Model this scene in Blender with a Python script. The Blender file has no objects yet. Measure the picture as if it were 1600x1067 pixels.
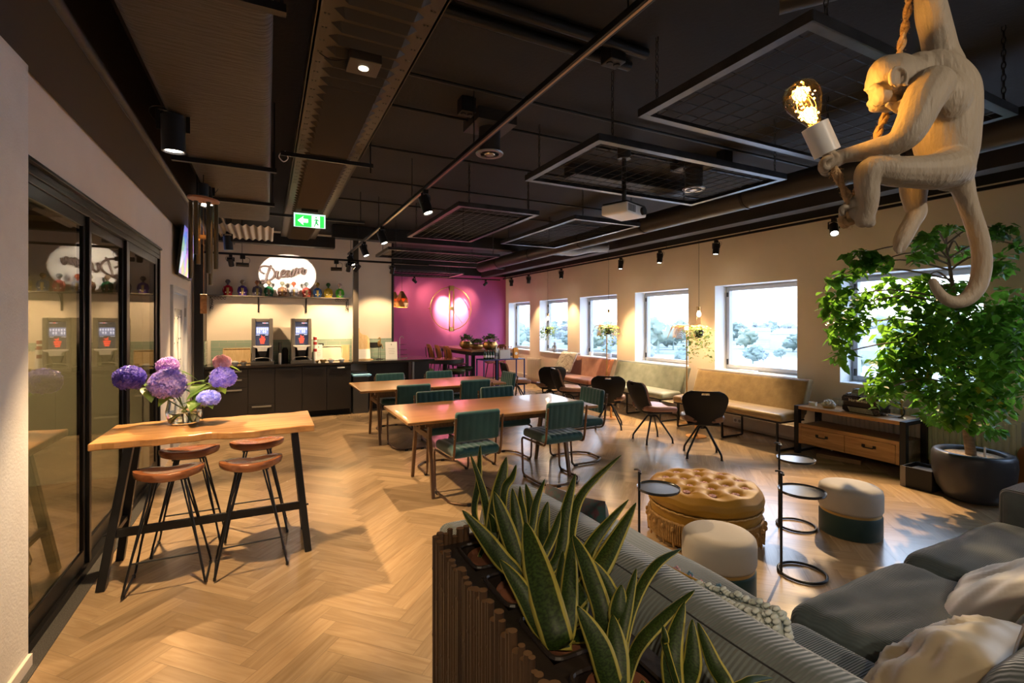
import bpy, math, random
from mathutils import Vector, Matrix, noise as mnoise
random.seed(7)
PI = math.pi
SC = bpy.context.scene
COL = SC.collection

# ---------------------------------------------------------------- camera model (1600x1067 photograph)
FPX = 757.0; EYE = 1.6
TH = math.atan(382/757.0); CS = math.cos(TH); SN = math.sin(TH)
def ray(u, v):
    r = (u-800)/FPX; up = (505-v)/FPX
    return Vector((SN+r*CS, CS-r*SN, up))
def atD(u, v, d): r = ray(u, v); return Vector((0, 0, EYE))+r*d
def atX(u, v, x): r = ray(u, v); return Vector((0, 0, EYE))+r*(x/r.x)
def atY(u, v, y): r = ray(u, v); return Vector((0, 0, EYE))+r*(y/r.y)
def atZ(u, v, z=0.0): r = ray(u, v); return Vector((0, 0, EYE))+r*((z-EYE)/r.z)

# ---------------------------------------------------------------- materials
def _nodes(name):
    m = bpy.data.materials.new(name); m.use_nodes = True
    nt = m.node_tree; bs = nt.nodes.get('Principled BSDF')
    return m, nt, bs
def _n(nt, t, **k):
    n = nt.nodes.new(t)
    for a, b in k.items(): setattr(n, a, b)
    return n
def mat(name, col, rough=0.5, metal=0.0, col2=None, nscale=6, stretch=(1, 1, 1), namt=1.0, bump=0.0, bscale=60, bstretch=(1, 1, 1),
        emis=None, estr=0.0, spec=0.5, sheen=0.0, coat=0.0, alpha=1.0, sub=0.0, trans=0.0, ior=1.45, rvar=0.0, detail=4):
    m, nt, bs = _nodes(name)
    bs.inputs['Base Color'].default_value = (*col, 1)
    bs.inputs['Roughness'].default_value = rough
    bs.inputs['Metallic'].default_value = metal
    bs.inputs['Specular IOR Level'].default_value = spec
    bs.inputs['Sheen Weight'].default_value = sheen
    bs.inputs['Coat Weight'].default_value = coat
    bs.inputs['Transmission Weight'].default_value = trans
    bs.inputs['IOR'].default_value = ior
    if sub: bs.inputs['Subsurface Weight'].default_value = sub; bs.inputs['Subsurface Scale'].default_value = 0.02
    if emis: bs.inputs['Emission Color'].default_value = (*emis, 1); bs.inputs['Emission Strength'].default_value = estr
    tc = None
    if col2 is not None or bump or rvar:
        tc = _n(nt, 'ShaderNodeTexCoord')
    if col2 is not None or rvar:
        mp = _n(nt, 'ShaderNodeMapping'); mp.inputs['Scale'].default_value = stretch
        nz = _n(nt, 'ShaderNodeTexNoise'); nz.inputs['Scale'].default_value = nscale; nz.inputs['Detail'].default_value = detail
        nt.links.new(tc.outputs['Object'], mp.inputs[0]); nt.links.new(mp.outputs[0], nz.inputs['Vector'])
        if col2 is not None:
            cr = _n(nt, 'ShaderNodeValToRGB')
            cr.color_ramp.elements[0].position = 0.5-0.22*namt; cr.color_ramp.elements[1].position = 0.5+0.22*namt
            cr.color_ramp.elements[0].color = (*col, 1); cr.color_ramp.elements[1].color = (*col2, 1)
            nt.links.new(nz.outputs['Fac'], cr.inputs[0]); nt.links.new(cr.outputs[0], bs.inputs['Base Color'])
        if rvar:
            mr = _n(nt, 'ShaderNodeMapRange'); mr.inputs['To Min'].default_value = rough-rvar; mr.inputs['To Max'].default_value = rough+rvar
            nt.links.new(nz.outputs['Fac'], mr.inputs['Value']); nt.links.new(mr.outputs[0], bs.inputs['Roughness'])
    if bump:
        mp2 = _n(nt, 'ShaderNodeMapping'); mp2.inputs['Scale'].default_value = bstretch
        nz2 = _n(nt, 'ShaderNodeTexNoise'); nz2.inputs['Scale'].default_value = bscale; nz2.inputs['Detail'].default_value = 5
        bp = _n(nt, 'ShaderNodeBump'); bp.inputs['Strength'].default_value = bump; bp.inputs['Distance'].default_value = 0.01
        nt.links.new(tc.outputs['Object'], mp2.inputs[0]); nt.links.new(mp2.outputs[0], nz2.inputs['Vector'])
        nt.links.new(nz2.outputs['Fac'], bp.inputs['Height']); nt.links.new(bp.outputs[0], bs.inputs['Normal'])
    return m

def mat_emit(name, col, strength):
    m, nt, bs = _nodes(name)
    bs.inputs['Base Color'].default_value = (*col, 1)
    bs.inputs['Emission Color'].default_value = (*col, 1); bs.inputs['Emission Strength'].default_value = strength
    return m

def mat_glass_thin(name, tint=(1, 1, 1), refl=0.1, rough=0.0):
    m = bpy.data.materials.new(name); m.use_nodes = True; nt = m.node_tree
    nt.nodes.remove(nt.nodes.get('Principled BSDF')); out = nt.nodes.get('Material Output')
    tr = _n(nt, 'ShaderNodeBsdfTransparent'); tr.inputs[0].default_value = (*tint, 1)
    gl = _n(nt, 'ShaderNodeBsdfGlossy'); gl.inputs['Roughness'].default_value = rough
    fr = _n(nt, 'ShaderNodeLayerWeight'); fr.inputs[0].default_value = .5
    pw = _n(nt, 'ShaderNodeMath', operation='POWER'); pw.inputs[1].default_value = 5
    nt.links.new(fr.outputs['Facing'], pw.inputs[0])
    ad = _n(nt, 'ShaderNodeMath', operation='MULTIPLY_ADD', use_clamp=True); ad.inputs[1].default_value = .45; ad.inputs[2].default_value = refl
    mx = _n(nt, 'ShaderNodeMixShader')
    nt.links.new(pw.outputs[0], ad.inputs[0]); nt.links.new(ad.outputs[0], mx.inputs[0])
    nt.links.new(tr.outputs[0], mx.inputs[1]); nt.links.new(gl.outputs[0], mx.inputs[2]); nt.links.new(mx.outputs[0], out.inputs[0])
    return m

def mat_leaf(name, c1, c2, trans=0.45, nscale=3, rough=0.4):
    m = bpy.data.materials.new(name); m.use_nodes = True; nt = m.node_tree
    bs = nt.nodes.get('Principled BSDF'); out = nt.nodes.get('Material Output')
    bs.inputs['Roughness'].default_value = rough
    tc = _n(nt, 'ShaderNodeTexCoord'); nz = _n(nt, 'ShaderNodeTexNoise'); nz.inputs['Scale'].default_value = nscale; nz.inputs['Detail'].default_value = 3
    cr = _n(nt, 'ShaderNodeValToRGB'); cr.color_ramp.elements[0].position = .35; cr.color_ramp.elements[1].position = .65
    cr.color_ramp.elements[0].color = (*c1, 1); cr.color_ramp.elements[1].color = (*c2, 1)
    tl = _n(nt, 'ShaderNodeBsdfTranslucent'); mx = _n(nt, 'ShaderNodeMixShader'); mx.inputs[0].default_value = trans
    nt.links.new(tc.outputs['Object'], nz.inputs['Vector']); nt.links.new(nz.outputs['Fac'], cr.inputs[0])
    nt.links.new(cr.outputs[0], bs.inputs['Base Color'])
    hs = _n(nt, 'ShaderNodeHueSaturation'); hs.inputs['Value'].default_value = 2.2; hs.inputs['Hue'].default_value = .485
    nt.links.new(cr.outputs[0], hs.inputs['Color']); nt.links.new(hs.outputs[0], tl.inputs[0])
    nt.links.new(bs.outputs[0], mx.inputs[1]); nt.links.new(tl.outputs[0], mx.inputs[2]); nt.links.new(mx.outputs[0], out.inputs[0])
    return m

def mat_ribs(name, c1, c2, axis, pitch, strength=0.6, rough=0.75, sheen=0.6, dist=0.004, sharp=False, wobble=0.0):
    """cloth with parallel ribs: axis = object axis the ribs repeat along"""
    m, nt, bs = _nodes(name)
    bs.inputs['Roughness'].default_value = rough; bs.inputs['Sheen Weight'].default_value = sheen; bs.inputs['Sheen Roughness'].default_value = .4
    bs.inputs['Specular IOR Level'].default_value = 0.25
    tc = _n(nt, 'ShaderNodeTexCoord'); sx = _n(nt, 'ShaderNodeSeparateXYZ')
    nt.links.new(tc.outputs['Object'], sx.inputs[0])
    src = sx.outputs[axis]
    if wobble:
        nzw = _n(nt, 'ShaderNodeTexNoise'); nzw.inputs['Scale'].default_value = 3.0; nzw.inputs['Detail'].default_value = 1
        nt.links.new(tc.outputs['Object'], nzw.inputs['Vector'])
        mw = _n(nt, 'ShaderNodeMath', operation='MULTIPLY_ADD'); mw.inputs[1].default_value = wobble
        nt.links.new(nzw.outputs['Fac'], mw.inputs[0]); nt.links.new(src, mw.inputs[2]); src = mw.outputs[0]
    mu = _n(nt, 'ShaderNodeMath', operation='MULTIPLY'); mu.inputs[1].default_value = 2*PI/pitch
    nt.links.new(src, mu.inputs[0])
    si = _n(nt, 'ShaderNodeMath', operation='SINE'); nt.links.new(mu.outputs[0], si.inputs[0])
    h = _n(nt, 'ShaderNodeMapRange'); h.inputs['From Min'].default_value = -1; nt.links.new(si.outputs[0], h.inputs['Value'])
    hh = h.outputs[0]
    if sharp:
        pw = _n(nt, 'ShaderNodeMath', operation='POWER'); pw.inputs[1].default_value = 0.35
        nt.links.new(hh, pw.inputs[0]); hh = pw.outputs[0]
    nz = _n(nt, 'ShaderNodeTexNoise'); nz.inputs['Scale'].default_value = 7; nz.inputs['Detail'].default_value = 4
    nt.links.new(tc.outputs['Object'], nz.inputs['Vector'])
    cr = _n(nt, 'ShaderNodeValToRGB'); cr.color_ramp.elements[0].position = .35; cr.color_ramp.elements[1].position = .7
    cr.color_ramp.elements[0].color = (*c1, 1); cr.color_ramp.elements[1].color = (*c2, 1)
    nt.links.new(nz.outputs['Fac'], cr.inputs[0])
    nt.links.new(cr.outputs[0], bs.inputs['Base Color'])
    bp = _n(nt, 'ShaderNodeBump'); bp.inputs['Strength'].default_value = strength; bp.inputs['Distance'].default_value = dist
    nt.links.new(hh, bp.inputs['Height']); nt.links.new(bp.outputs[0], bs.inputs['Normal'])
    return m

def mat_wood(name, c1, c2, axis=0, scale=1.0, rough=0.4, coat=0.0, bump=0.1, c3=None, spec=0.5):
    """wood with grain running along the given object axis"""
    m, nt, bs = _nodes(name)
    bs.inputs['Roughness'].default_value = rough; bs.inputs['Coat Weight'].default_value = coat
    bs.inputs['Specular IOR Level'].default_value = spec
    tc = _n(nt, 'ShaderNodeTexCoord'); mp = _n(nt, 'ShaderNodeMapping')
    s = [9.0*scale]*3; s[axis] = 0.7*scale
    mp.inputs['Scale'].default_value = s
    nz = _n(nt, 'ShaderNodeTexNoise'); nz.inputs['Scale'].default_value = 2.2; nz.inputs['Detail'].default_value = 6; nz.inputs['Distortion'].default_value = 1.2
    cr = _n(nt, 'ShaderNodeValToRGB'); cr.color_ramp.elements[0].position = .32; cr.color_ramp.elements[1].position = .68
    cr.color_ramp.elements[0].color = (*c1, 1); cr.color_ramp.elements[1].color = (*c2, 1)
    if c3:
        e = cr.color_ramp.elements.new(.5); e.color = (*c3, 1)
    nt.links.new(tc.outputs['Object'], mp.inputs[0]); nt.links.new(mp.outputs[0], nz.inputs['Vector'])
    nt.links.new(nz.outputs['Fac'], cr.inputs[0]); nt.links.new(cr.outputs[0], bs.inputs['Base Color'])
    bp = _n(nt, 'ShaderNodeBump'); bp.inputs['Strength'].default_value = bump; bp.inputs['Distance'].default_value = .004
    nt.links.new(nz.outputs['Fac'], bp.inputs['Height']); nt.links.new(bp.outputs[0], bs.inputs['Normal'])
    return m

# ---------------------------------------------------------------- mesh builder
class MB:
    def __init__(s): s.v = []; s.f = []; s.mi = []; s.cur = 0
    def add(s, vs, fs, T=None):
        o = len(s.v)
        for p in vs:
            p = Vector(p)
            s.v.append(tuple(T @ p) if T else tuple(p))
        for f in fs: s.f.append(tuple(i+o for i in f)); s.mi.append(s.cur)
        return s
    def box(s, x0, x1, y0, y1, z0, z1, T=None):
        vs = [(x0,y0,z0),(x1,y0,z0),(x1,y1,z0),(x0,y1,z0),(x0,y0,z1),(x1,y0,z1),(x1,y1,z1),(x0,y1,z1)]
        return s.add(vs, [(0,3,2,1),(4,5,6,7),(0,1,5,4),(1,2,6,5),(2,3,7,6),(3,0,4,7)], T)
    def cbox(s, c, d, T=None):
        return s.box(c[0]-d[0]/2, c[0]+d[0]/2, c[1]-d[1]/2, c[1]+d[1]/2, c[2]-d[2]/2, c[2]+d[2]/2, T)
    def bar(s, a, b, w, h=None, up=(0, 0, 1)):
        """box section beam from a to b"""
        h = h or w; a = Vector(a); b = Vector(b); d = (b-a); L = d.length; d.normalize(); upv = Vector(up)
        if abs(d.dot(upv)) > .98: upv = Vector((1, 0, 0))
        x = d.cross(upv).normalized(); y = x.cross(d).normalized()
        vs = []
        for t in (a, b):
            for sx, sy in ((-1,-1),(1,-1),(1,1),(-1,1)): vs.append(t+x*sx*w/2+y*sy*h/2)
        return s.add(vs, [(3,2,1,0),(4,5,6,7),(0,1,5,4),(1,2,6,5),(2,3,7,6),(3,0,4,7)])
    def tube(s, pts, r, n=8, closed=False, cap=True, flat=1.0):
        pts = [Vector(p) for p in pts]; k = len(pts)
        rr = r if isinstance(r, (list, tuple)) else [r]*k
        o = []; prev = None
        for i in range(k):
            if closed: t = pts[(i+1) % k]-pts[i-1]
            else: t = pts[min(i+1, k-1)]-pts[max(i-1, 0)]
            if t.length < 1e-9: t = Vector((0, 0, 1))
            t.normalize()
            if prev is None:
                a = Vector((0, 0, 1)) if abs(t.z) < .9 else Vector((1, 0, 0))
                x = t.cross(a).normalized()
            else:
                x = prev-t*prev.dot(t)
                x = x.normalized() if x.length > 1e-6 else t.orthogonal().normalized()
            prev = x; y = t.cross(x)
            o.append([pts[i]+(x*math.cos(2*PI*j/n)+y*math.sin(2*PI*j/n)*flat)*rr[i] for j in range(n)])
        vs = [p for ring in o for p in ring]; fs = []
        m = k if closed else k-1
        for i in range(m):
            for j in range(n):
                a = i*n+j; b = i*n+(j+1) % n; c = ((i+1) % k)*n+(j+1) % n; d = ((i+1) % k)*n+j
                fs.append((a, b, c, d))
        if cap and not closed:
            fs.append(tuple(range(n-1, -1, -1))); fs.append(tuple((k-1)*n+j for j in range(n)))
        return s.add(vs, fs)
    def cyl(s, a, b, r, n=16, r2=None): return s.tube([a, b], [r, r if r2 is None else r2], n)
    def lathe(s, prof, n=32, c=(0, 0, 0), T=None, ang=2*PI, fold=None):
        """prof: list of (r,z)"""
        vs = []; fs = []; k = len(prof)
        for j in range(n):
            a = ang*j/n
            for r, z in prof:
                q = r*(1+fold(a, z)) if fold else r
                vs.append((c[0]+q*math.cos(a), c[1]+q*math.sin(a), c[2]+z))
        for j in range(n):
            for i in range(k-1):
                a = j*k+i; b = ((j+1) % n)*k+i
                fs.append((a, b, b+1, a+1))
        if prof[0][0] > 1e-6: fs.append(tuple(j*k for j in range(n-1, -1, -1)))
        if prof[-1][0] > 1e-6: fs.append(tuple(j*k+k-1 for j in range(n)))
        return s.add(vs, fs, T)
    def sphere(s, c, r, sc=(1, 1, 1), n=16, m=10, T=None, jit=0, seed=0):
        vs = []; fs = []; c = Vector(c)
        for i in range(m+1):
            ph = PI*i/m
            for j in range(n):
                a = 2*PI*j/n
                p = Vector((math.sin(ph)*math.cos(a)*sc[0], math.sin(ph)*math.sin(a)*sc[1], math.cos(ph)*sc[2]))*r
                if jit: p *= 1+jit*mnoise.noise(p/r*2.2+Vector((seed, seed*.7, 0)))
                vs.append(c+p)
        for i in range(m):
            for j in range(n):
                a = i*n+j; b = i*n+(j+1) % n
                fs.append((a, a+n, b+n, b))
        return s.add(vs, fs, T)
    def prism(s, poly, z0, z1, T=None):
        n = len(poly); vs = [(x, y, z0) for x, y in poly]+[(x, y, z1) for x, y in poly]
        fs = [tuple(range(n-1, -1, -1)), tuple(range(n, 2*n))]+[(i, (i+1) % n, n+(i+1) % n, n+i) for i in range(n)]
        return s.add(vs, fs, T)
    def grid(s, fn, nu, nv, T=None, closeu=False):
        vs = [fn(i/nu, j/nv) for i in range(nu+(0 if closeu else 1)) for j in range(nv+1)]
        fs = []
        for i in range(nu):
            for j in range(nv):
                a = i*(nv+1)+j; b = ((i+1) % nu if closeu else i+1)*(nv+1)+j
                fs.append((a, b, b+1, a+1))
        return s.add(vs, fs, T)
    def rbox(s, c, d, r, seg=8, fn=None, T=None, rz=None):
        """rounded box; fn(p)->p may deform (p relative to centre, in metres)"""
        h = [x/2 for x in d]; r = min(r, *h)*0.999
        vs = {}; V = []; F = []
        n = [max(2, min(40, int(seg*x/max(min(d), .02)))) if seg > 0 else 2 for x in d]
        def co(ax, i):
            # denser near edges
            t = i/n[ax]; return -h[ax]+2*h[ax]*t
        # add extra lines at rounded edges
        def lines(ax):
            L = set(); k = 4
            for i in range(k+1):
                q = r*(1-math.cos(PI/2*i/k)); L.add(round(-h[ax]+q, 5)); L.add(round(h[ax]-q, 5))
            m = n[ax]
            for i in range(1, m):
                x = -h[ax]+r+(2*h[ax]-2*r)*i/m
                L.add(round(x, 5))
            return sorted(L)
        Ls = [lines(0), lines(1), lines(2)]
        def vid(p):
            k = (round(p[0], 5), round(p[1], 5), round(p[2], 5))
            if k in vs: return vs[k]
            q = Vector(k); inn = Vector([max(-h[a]+r, min(h[a]-r, q[a])) for a in range(3)])
            dd = q-inn
            if dd.length > 1e-9:
                dd = dd.normalized()*r
            q = inn+dd
            if fn: q = fn(q)
            vs[k] = len(V); V.append(Vector(c)+q); return vs[k]
        for ax in range(3):
            a1, a2 = (ax+1) % 3, (ax+2) % 3
            for sgn in (-1, 1):
                for i in range(len(Ls[a1])-1):
                    for j in range(len(Ls[a2])-1):
                        q = []
                        for ii, jj in ((i, j), (i+1, j), (i+1, j+1), (i, j+1)):
                            p = [0, 0, 0]; p[ax] = sgn*h[ax]; p[a1] = Ls[a1][ii]; p[a2] = Ls[a2][jj]; q.append(vid(p))
                        if sgn < 0: q.reverse()
                        if len(set(q)) == 4: F.append(tuple(q))
        return s.add(V, F, T)

def obj(name, mb, m, parent=None, smooth=None, bevel=0.0, sub=0, loc=None, rot=None, kind=None, label=None):
    me = bpy.data.meshes.new(name)
    me.from_pydata(mb.v, [], mb.f)
    ms = m if isinstance(m, (list, tuple)) else [m]
    for x in ms: me.materials.append(x)
    if len(ms) > 1:
        me.polygons.foreach_set('material_index', mb.mi)
    me.update()
    o = bpy.data.objects.new(name, me); COL.objects.link(o)
    if parent is not None: o.parent = parent
    if loc is not None: o.location = loc
    if rot is not None: o.rotation_euler = rot
    if smooth is not None:
        me.polygons.foreach_set('use_smooth', [True]*len(me.polygons))
        if smooth < 179: me.set_sharp_from_angle(angle=math.radians(smooth))
    if bevel:
        b = o.modifiers.new('bevel', 'BEVEL'); b.width = bevel; b.segments = 2; b.limit_method = 'ANGLE'; b.angle_limit = math.radians(40)
    if sub:
        b = o.modifiers.new('sub', 'SUBSURF'); b.levels = sub; b.render_levels = sub
    if kind: o['kind'] = kind
    if label: o['label'] = label
    return o

def thing(name, label, cat, loc=(0, 0, 0), rz=0.0, group=None):
    o = bpy.data.objects.new(name, None); COL.objects.link(o)
    o.empty_display_size = .1
    o.location = loc; o.rotation_euler = (0, 0, rz); o['label'] = label; o['category'] = cat
    if group: o['group'] = group
    return o
def tag(o, label, cat, group=None, kind=None):
    o['label'] = label; o['category'] = cat
    if group: o['group'] = group
    if kind: o['kind'] = kind
    return o
def struct(name, mb, m, parent=None, **k):
    o = obj(name, mb, m, parent, **k)
    if parent is None: o['kind'] = 'structure'
    return o
KIDS = {}
def children(o): return [c for c in bpy.data.objects if c.parent == o]
def dup(root, loc, rz=None, label=None, group=None, mats=None, scale=None):
    r = root.copy(); COL.objects.link(r); r.location = loc
    if rz is not None: r.rotation_euler = (r.rotation_euler[0], r.rotation_euler[1], rz)
    if label: r['label'] = label
    if group: r['group'] = group
    if scale: r.scale = scale
    def rec(src, dst):
        for ch in children(src):
            c = ch.copy(); COL.objects.link(c); c.parent = dst
            if mats and c.type == 'MESH' and ch.name.split('.')[0] in mats:
                c.data = c.data.copy(); c.data.materials.clear(); c.data.materials.append(mats[ch.name.split('.')[0]])
            rec(ch, c)
    rec(root, r)
    return r
def bez(pts, n=8, closed=False):
    """Catmull-Rom smoothing of a polyline"""
    P = [Vector(p) for p in pts]; out = []; k = len(P)
    rng = k if closed else k-1
    for i in range(rng):
        if closed: p0, p1, p2, p3 = P[i-1], P[i], P[(i+1) % k], P[(i+2) % k]
        else: p0, p1, p2, p3 = P[max(i-1, 0)], P[i], P[i+1], P[min(i+2, k-1)]
        for j in range(n):
            t = j/n
            out.append(0.5*((2*p1)+(-p0+p2)*t+(2*p0-5*p1+4*p2-p3)*t*t+(-p0+3*p1-3*p2+p3)*t**3))
    if not closed: out.append(P[-1])
    return out
def filletpath(pts, r, n=5, closed=False):
    P = [Vector(p) for p in pts]; out = []; k = len(P)
    for i in range(k):
        if not closed and i in (0, k-1): out.append(P[i]); continue
        a = P[i-1]; b = P[i]; c = P[(i+1) % k]
        u = (a-b); w = (c-b); rr = min(r, u.length*.49, w.length*.49)
        p = b+u.normalized()*rr; q = b+w.normalized()*rr
        for j in range(n+1):
            t = j/n; out.append(p*(1-t)**2+b*2*t*(1-t)+q*t*t)
    return out
def text_mb(txt, size, depth, align='CENTER'):
    cu = bpy.data.curves.new('txt', 'FONT'); cu.body = txt; cu.size = size; cu.extrude = depth/2; cu.align_x = align; cu.align_y = 'CENTER'; cu.resolution_u = 3
    o = bpy.data.objects.new('txt', cu); COL.objects.link(o)
    dg = bpy.context.evaluated_depsgraph_get(); me = bpy.data.meshes.new_from_object(o.evaluated_get(dg))
    mb = MB(); mb.add([v.co.copy() for v in me.vertices], [tuple(p.vertices) for p in me.polygons])
    bpy.data.objects.remove(o); bpy.data.curves.remove(cu); bpy.data.meshes.remove(me)
    return mb
def xf(mb, T):
    mb.v = [tuple(T @ Vector(p)) for p in mb.v]; return mb
def lamp(kind, name, loc, power, color, aim=None, size=None, angle=None, blend=0.3, radius=0.03, parent=None):
    l = bpy.data.lights.new(name, kind); l.energy = power; l.color = color
    if kind == 'SPOT': l.spot_size = math.radians(angle or 60); l.spot_blend = blend; l.shadow_soft_size = radius
    if kind == 'POINT': l.shadow_soft_size = radius
    if kind == 'AREA': l.shape = 'RECTANGLE'; l.size, l.size_y = size
    o = bpy.data.objects.new(name, l); COL.objects.link(o); o.location = loc
    if aim is not None: o.rotation_euler = (Vector(aim)-Vector(loc)).to_track_quat('-Z', 'Y').to_euler()
    return o
WARM = (1.0, 0.68, 0.36)
m_floor_grout = mat('floor groove', (.16,.10,.05), .6)
m_plaster = mat('warm white plaster', (.74,.655,.56), .85, col2=(.78,.695,.60), nscale=3, bump=.15, bscale=120)
m_plaster_rough = mat('rough white plaster', (.72,.68,.63), .9, col2=(.77,.74,.69), nscale=8, bump=.2, bscale=90)
m_reveal = mat('white painted reveal', (.80,.82,.84), .7)
m_magenta = mat('magenta wall paint', (.44,.085,.27), .75, col2=(.47,.095,.29), nscale=2, bump=.08, bscale=100)
m_black = mat('matt black paint', (.012,.011,.011), .55)
m_ceil = mat('black painted concrete', (.011,.010,.009), .8, col2=(.016,.013,.011), nscale=1.5, bump=.2, bscale=40)
m_blacksteel = mat('black steel', (.018,.018,.02), .38, metal=.3)
m_blackframe = mat('black aluminium', (.016,.015,.014), .35, metal=.4)
m_duct = mat('dark grey coated duct', (.040,.031,.023), .55, col2=(.055,.043,.031), nscale=3, bump=.9, bscale=9, bstretch=(1,6,1))
m_tray = mat('dark brown perforated metal', (.060,.046,.032), .5, metal=.2)
m_pipe = mat('dark grey wrapped pipe', (.030,.027,.025), .45, col2=(.04,.036,.033), nscale=4, bump=.3, bscale=12)
m_steelgrid = mat('worn grey steel', (.085,.085,.09), .35, metal=.6, col2=(.04,.04,.043), nscale=9)
m_wire = mat('dark wire', (.028,.028,.03), .4, metal=.6)
m_white = mat('white plastic', (.8,.8,.78), .4)
m_offwhite = mat('cream ceramic', (.78,.72,.62), .3)
m_frame_al = mat('grey window frame', (.42,.44,.47), .4, metal=.1)
m_glass = mat_glass_thin('window glass', (.96,.98,1), .02)
m_partglass = mat_glass_thin('smoky partition glass', (.66,.62,.50), .16)
m_clear = mat('clear glass', (.95,.98,.97), 0.02, trans=1.0, ior=1.3)
m_clearthin = mat_glass_thin('thin clear glass', (.93,.97,.95), .08)
m_water = mat('water', (.93,.97,.93), 0.0, trans=1.0, ior=1.33)
m_oakdark = mat_wood('brown table oak', (.24,.115,.038), (.33,.175,.065), 0, .8, .28, .2, bump=.008)
m_oakleg = mat_wood('brown oak leg', (.10,.052,.024), (.16,.085,.04), 2, 1.5, .4)
m_slab = mat_wood('live edge slab wood', (.36,.16,.055), (.62,.34,.14), 0, .8, .30, .25, c3=(.50,.25,.09), bump=.03)
m_stoolwood = mat_wood('red brown stool wood', (.22,.075,.03), (.38,.15,.06), 0, 1.0, .25, .4)
m_mango = mat_wood('mango wood', (.35,.17,.055), (.58,.33,.13), 1, 1.2, .5, c3=(.46,.24,.085))
m_mangoside = mat_wood('dull mango wood', (.20,.11,.05), (.30,.18,.09), 1, 1.2, .6)
m_board = mat_wood('pale cutting board', (.62,.42,.20), (.74,.55,.30), 2, 2, .5)
m_veneer = mat_wood('bent plywood', (.24,.085,.02), (.36,.14,.035), 2, 1.5, .35, .2)
m_teal = mat_ribs('teal velvet channelled', (.010,.075,.085), (.018,.12,.13), 0, .062, 1.0, .55, 1.0, .02, sharp=True)
m_tealseat = mat_ribs('teal velvet seat', (.010,.075,.085), (.018,.12,.13), 0, .062, 1.0, .55, 1.0, .02, sharp=True)
m_bronze = mat('bronze tube', (.16,.10,.065), .3, metal=.8)
m_darktube = mat('dark steel tube', (.03,.03,.032), .35, metal=.6)
m_cord_roll = mat_ribs('wide corduroy', (.095,.112,.108), (.132,.152,.148), 1, .0135, .5, .85, .5, .004)
m_cord_y = mat_ribs('fine corduroy along x', (.078,.104,.112), (.112,.142,.15), 1, .0085, .55, .85, .5, .003, wobble=.012)
m_cord_x = mat_ribs('fine corduroy along y', (.078,.104,.112), (.112,.142,.15), 0, .0105, .6, .85, .5, .003, wobble=.02)
m_cord_z = mat_ribs('wide corduroy upright', (.095,.112,.108), (.132,.152,.148), 0, .0165, .5, .85, .5, .004)
m_leather_black = mat('black leather', (.013,.012,.012), .5, bump=.12, bscale=300, spec=.3)
m_leather_brown = mat('brown leather', (.30,.135,.085), .35, col2=(.36,.17,.11), nscale=5, bump=.1, bscale=250)
m_leather_tan = mat('dull brown leather', (.20,.10,.06), .38, col2=(.26,.14,.09), nscale=5, bump=.1, bscale=250)
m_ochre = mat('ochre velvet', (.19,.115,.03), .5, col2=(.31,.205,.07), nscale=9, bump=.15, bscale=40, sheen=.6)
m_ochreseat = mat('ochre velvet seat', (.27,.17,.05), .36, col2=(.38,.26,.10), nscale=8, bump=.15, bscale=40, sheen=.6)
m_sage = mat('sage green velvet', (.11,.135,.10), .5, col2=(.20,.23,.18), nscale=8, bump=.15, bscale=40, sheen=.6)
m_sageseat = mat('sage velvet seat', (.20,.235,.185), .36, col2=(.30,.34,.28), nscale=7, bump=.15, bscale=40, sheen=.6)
m_rust = mat('rust velvet', (.28,.075,.03), .5, col2=(.40,.14,.06), nscale=8, bump=.15, bscale=40, sheen=.6)
m_fur = mat('grey shaggy fur', (.42,.36,.30), .95, col2=(.66,.60,.52), nscale=30, bump=1.0, bscale=60)
m_mustard = mat('mustard velvet', (.27,.135,.008), .55, col2=(.34,.18,.014), nscale=4, sheen=.03, bump=.1, bscale=60)
m_gold = mat('gold trim', (.34,.19,.05), .55, col2=(.55,.36,.12), nscale=60, bump=.5, bscale=150)
m_fringe = mat('gold fringe', (.22,.115,.03), .7, col2=(.42,.25,.09), nscale=50)
m_purplebtn = mat('mauve rosette', (.32,.12,.13), .7, col2=(.60,.40,.44), nscale=90)
m_greyvelvet = mat('pale grey velvet', (.40,.365,.32), .7, col2=(.46,.42,.375), nscale=4, sheen=.1)
m_darkteal = mat('dark teal velvet', (.004,.030,.030), .6, sheen=.2)
m_goldband = mat('brass coloured band', (.40,.27,.10), .4, metal=.4)
m_pot = mat('anthracite planter', (.035,.035,.04), .38, bump=.05, bscale=60)
m_gravel = mat('clay granules', (.26,.17,.10), .95, col2=(.50,.38,.25), nscale=60, bump=1.0, bscale=70)
m_soil = mat('dark soil', (.02,.014,.01), .95, col2=(.045,.03,.02), nscale=50, bump=.45, bscale=75)
m_bark = mat('grey brown bark', (.16,.11,.07), .8, col2=(.26,.19,.13), nscale=20, stretch=(1,1,3), bump=.5, bscale=40)
m_treeleaf = mat_leaf('tree leaf green', (.030,.110,.010), (.10,.26,.025), .5, 3)
m_yellowleaf = mat_leaf('yellow leaf', (.45,.30,.03), (.50,.42,.05), .5, 3)
m_ivy = mat_leaf('ivy leaf', (.06,.16,.04), (.25,.34,.10), .4, 20)
m_ivypale = mat_leaf('pale ivy leaf', (.45,.50,.30), (.62,.62,.42), .4, 20)
m_monkey = mat('white resin', (.36,.30,.225), .55, bump=.45, bscale=75, bstretch=(1.3,1.3,.3), sub=.0)
m_rope = mat('hemp rope', (.42,.25,.11), .9, col2=(.62,.42,.22), nscale=40, bump=.8, bscale=120)
m_bamboo = mat('dark bamboo cane', (.030,.016,.009), .4, col2=(.085,.045,.022), nscale=9, stretch=(1,1,.25), bump=.15, bscale=40)
m_bambooend = mat('cut cane end', (.15,.08,.035), .7)
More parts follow.
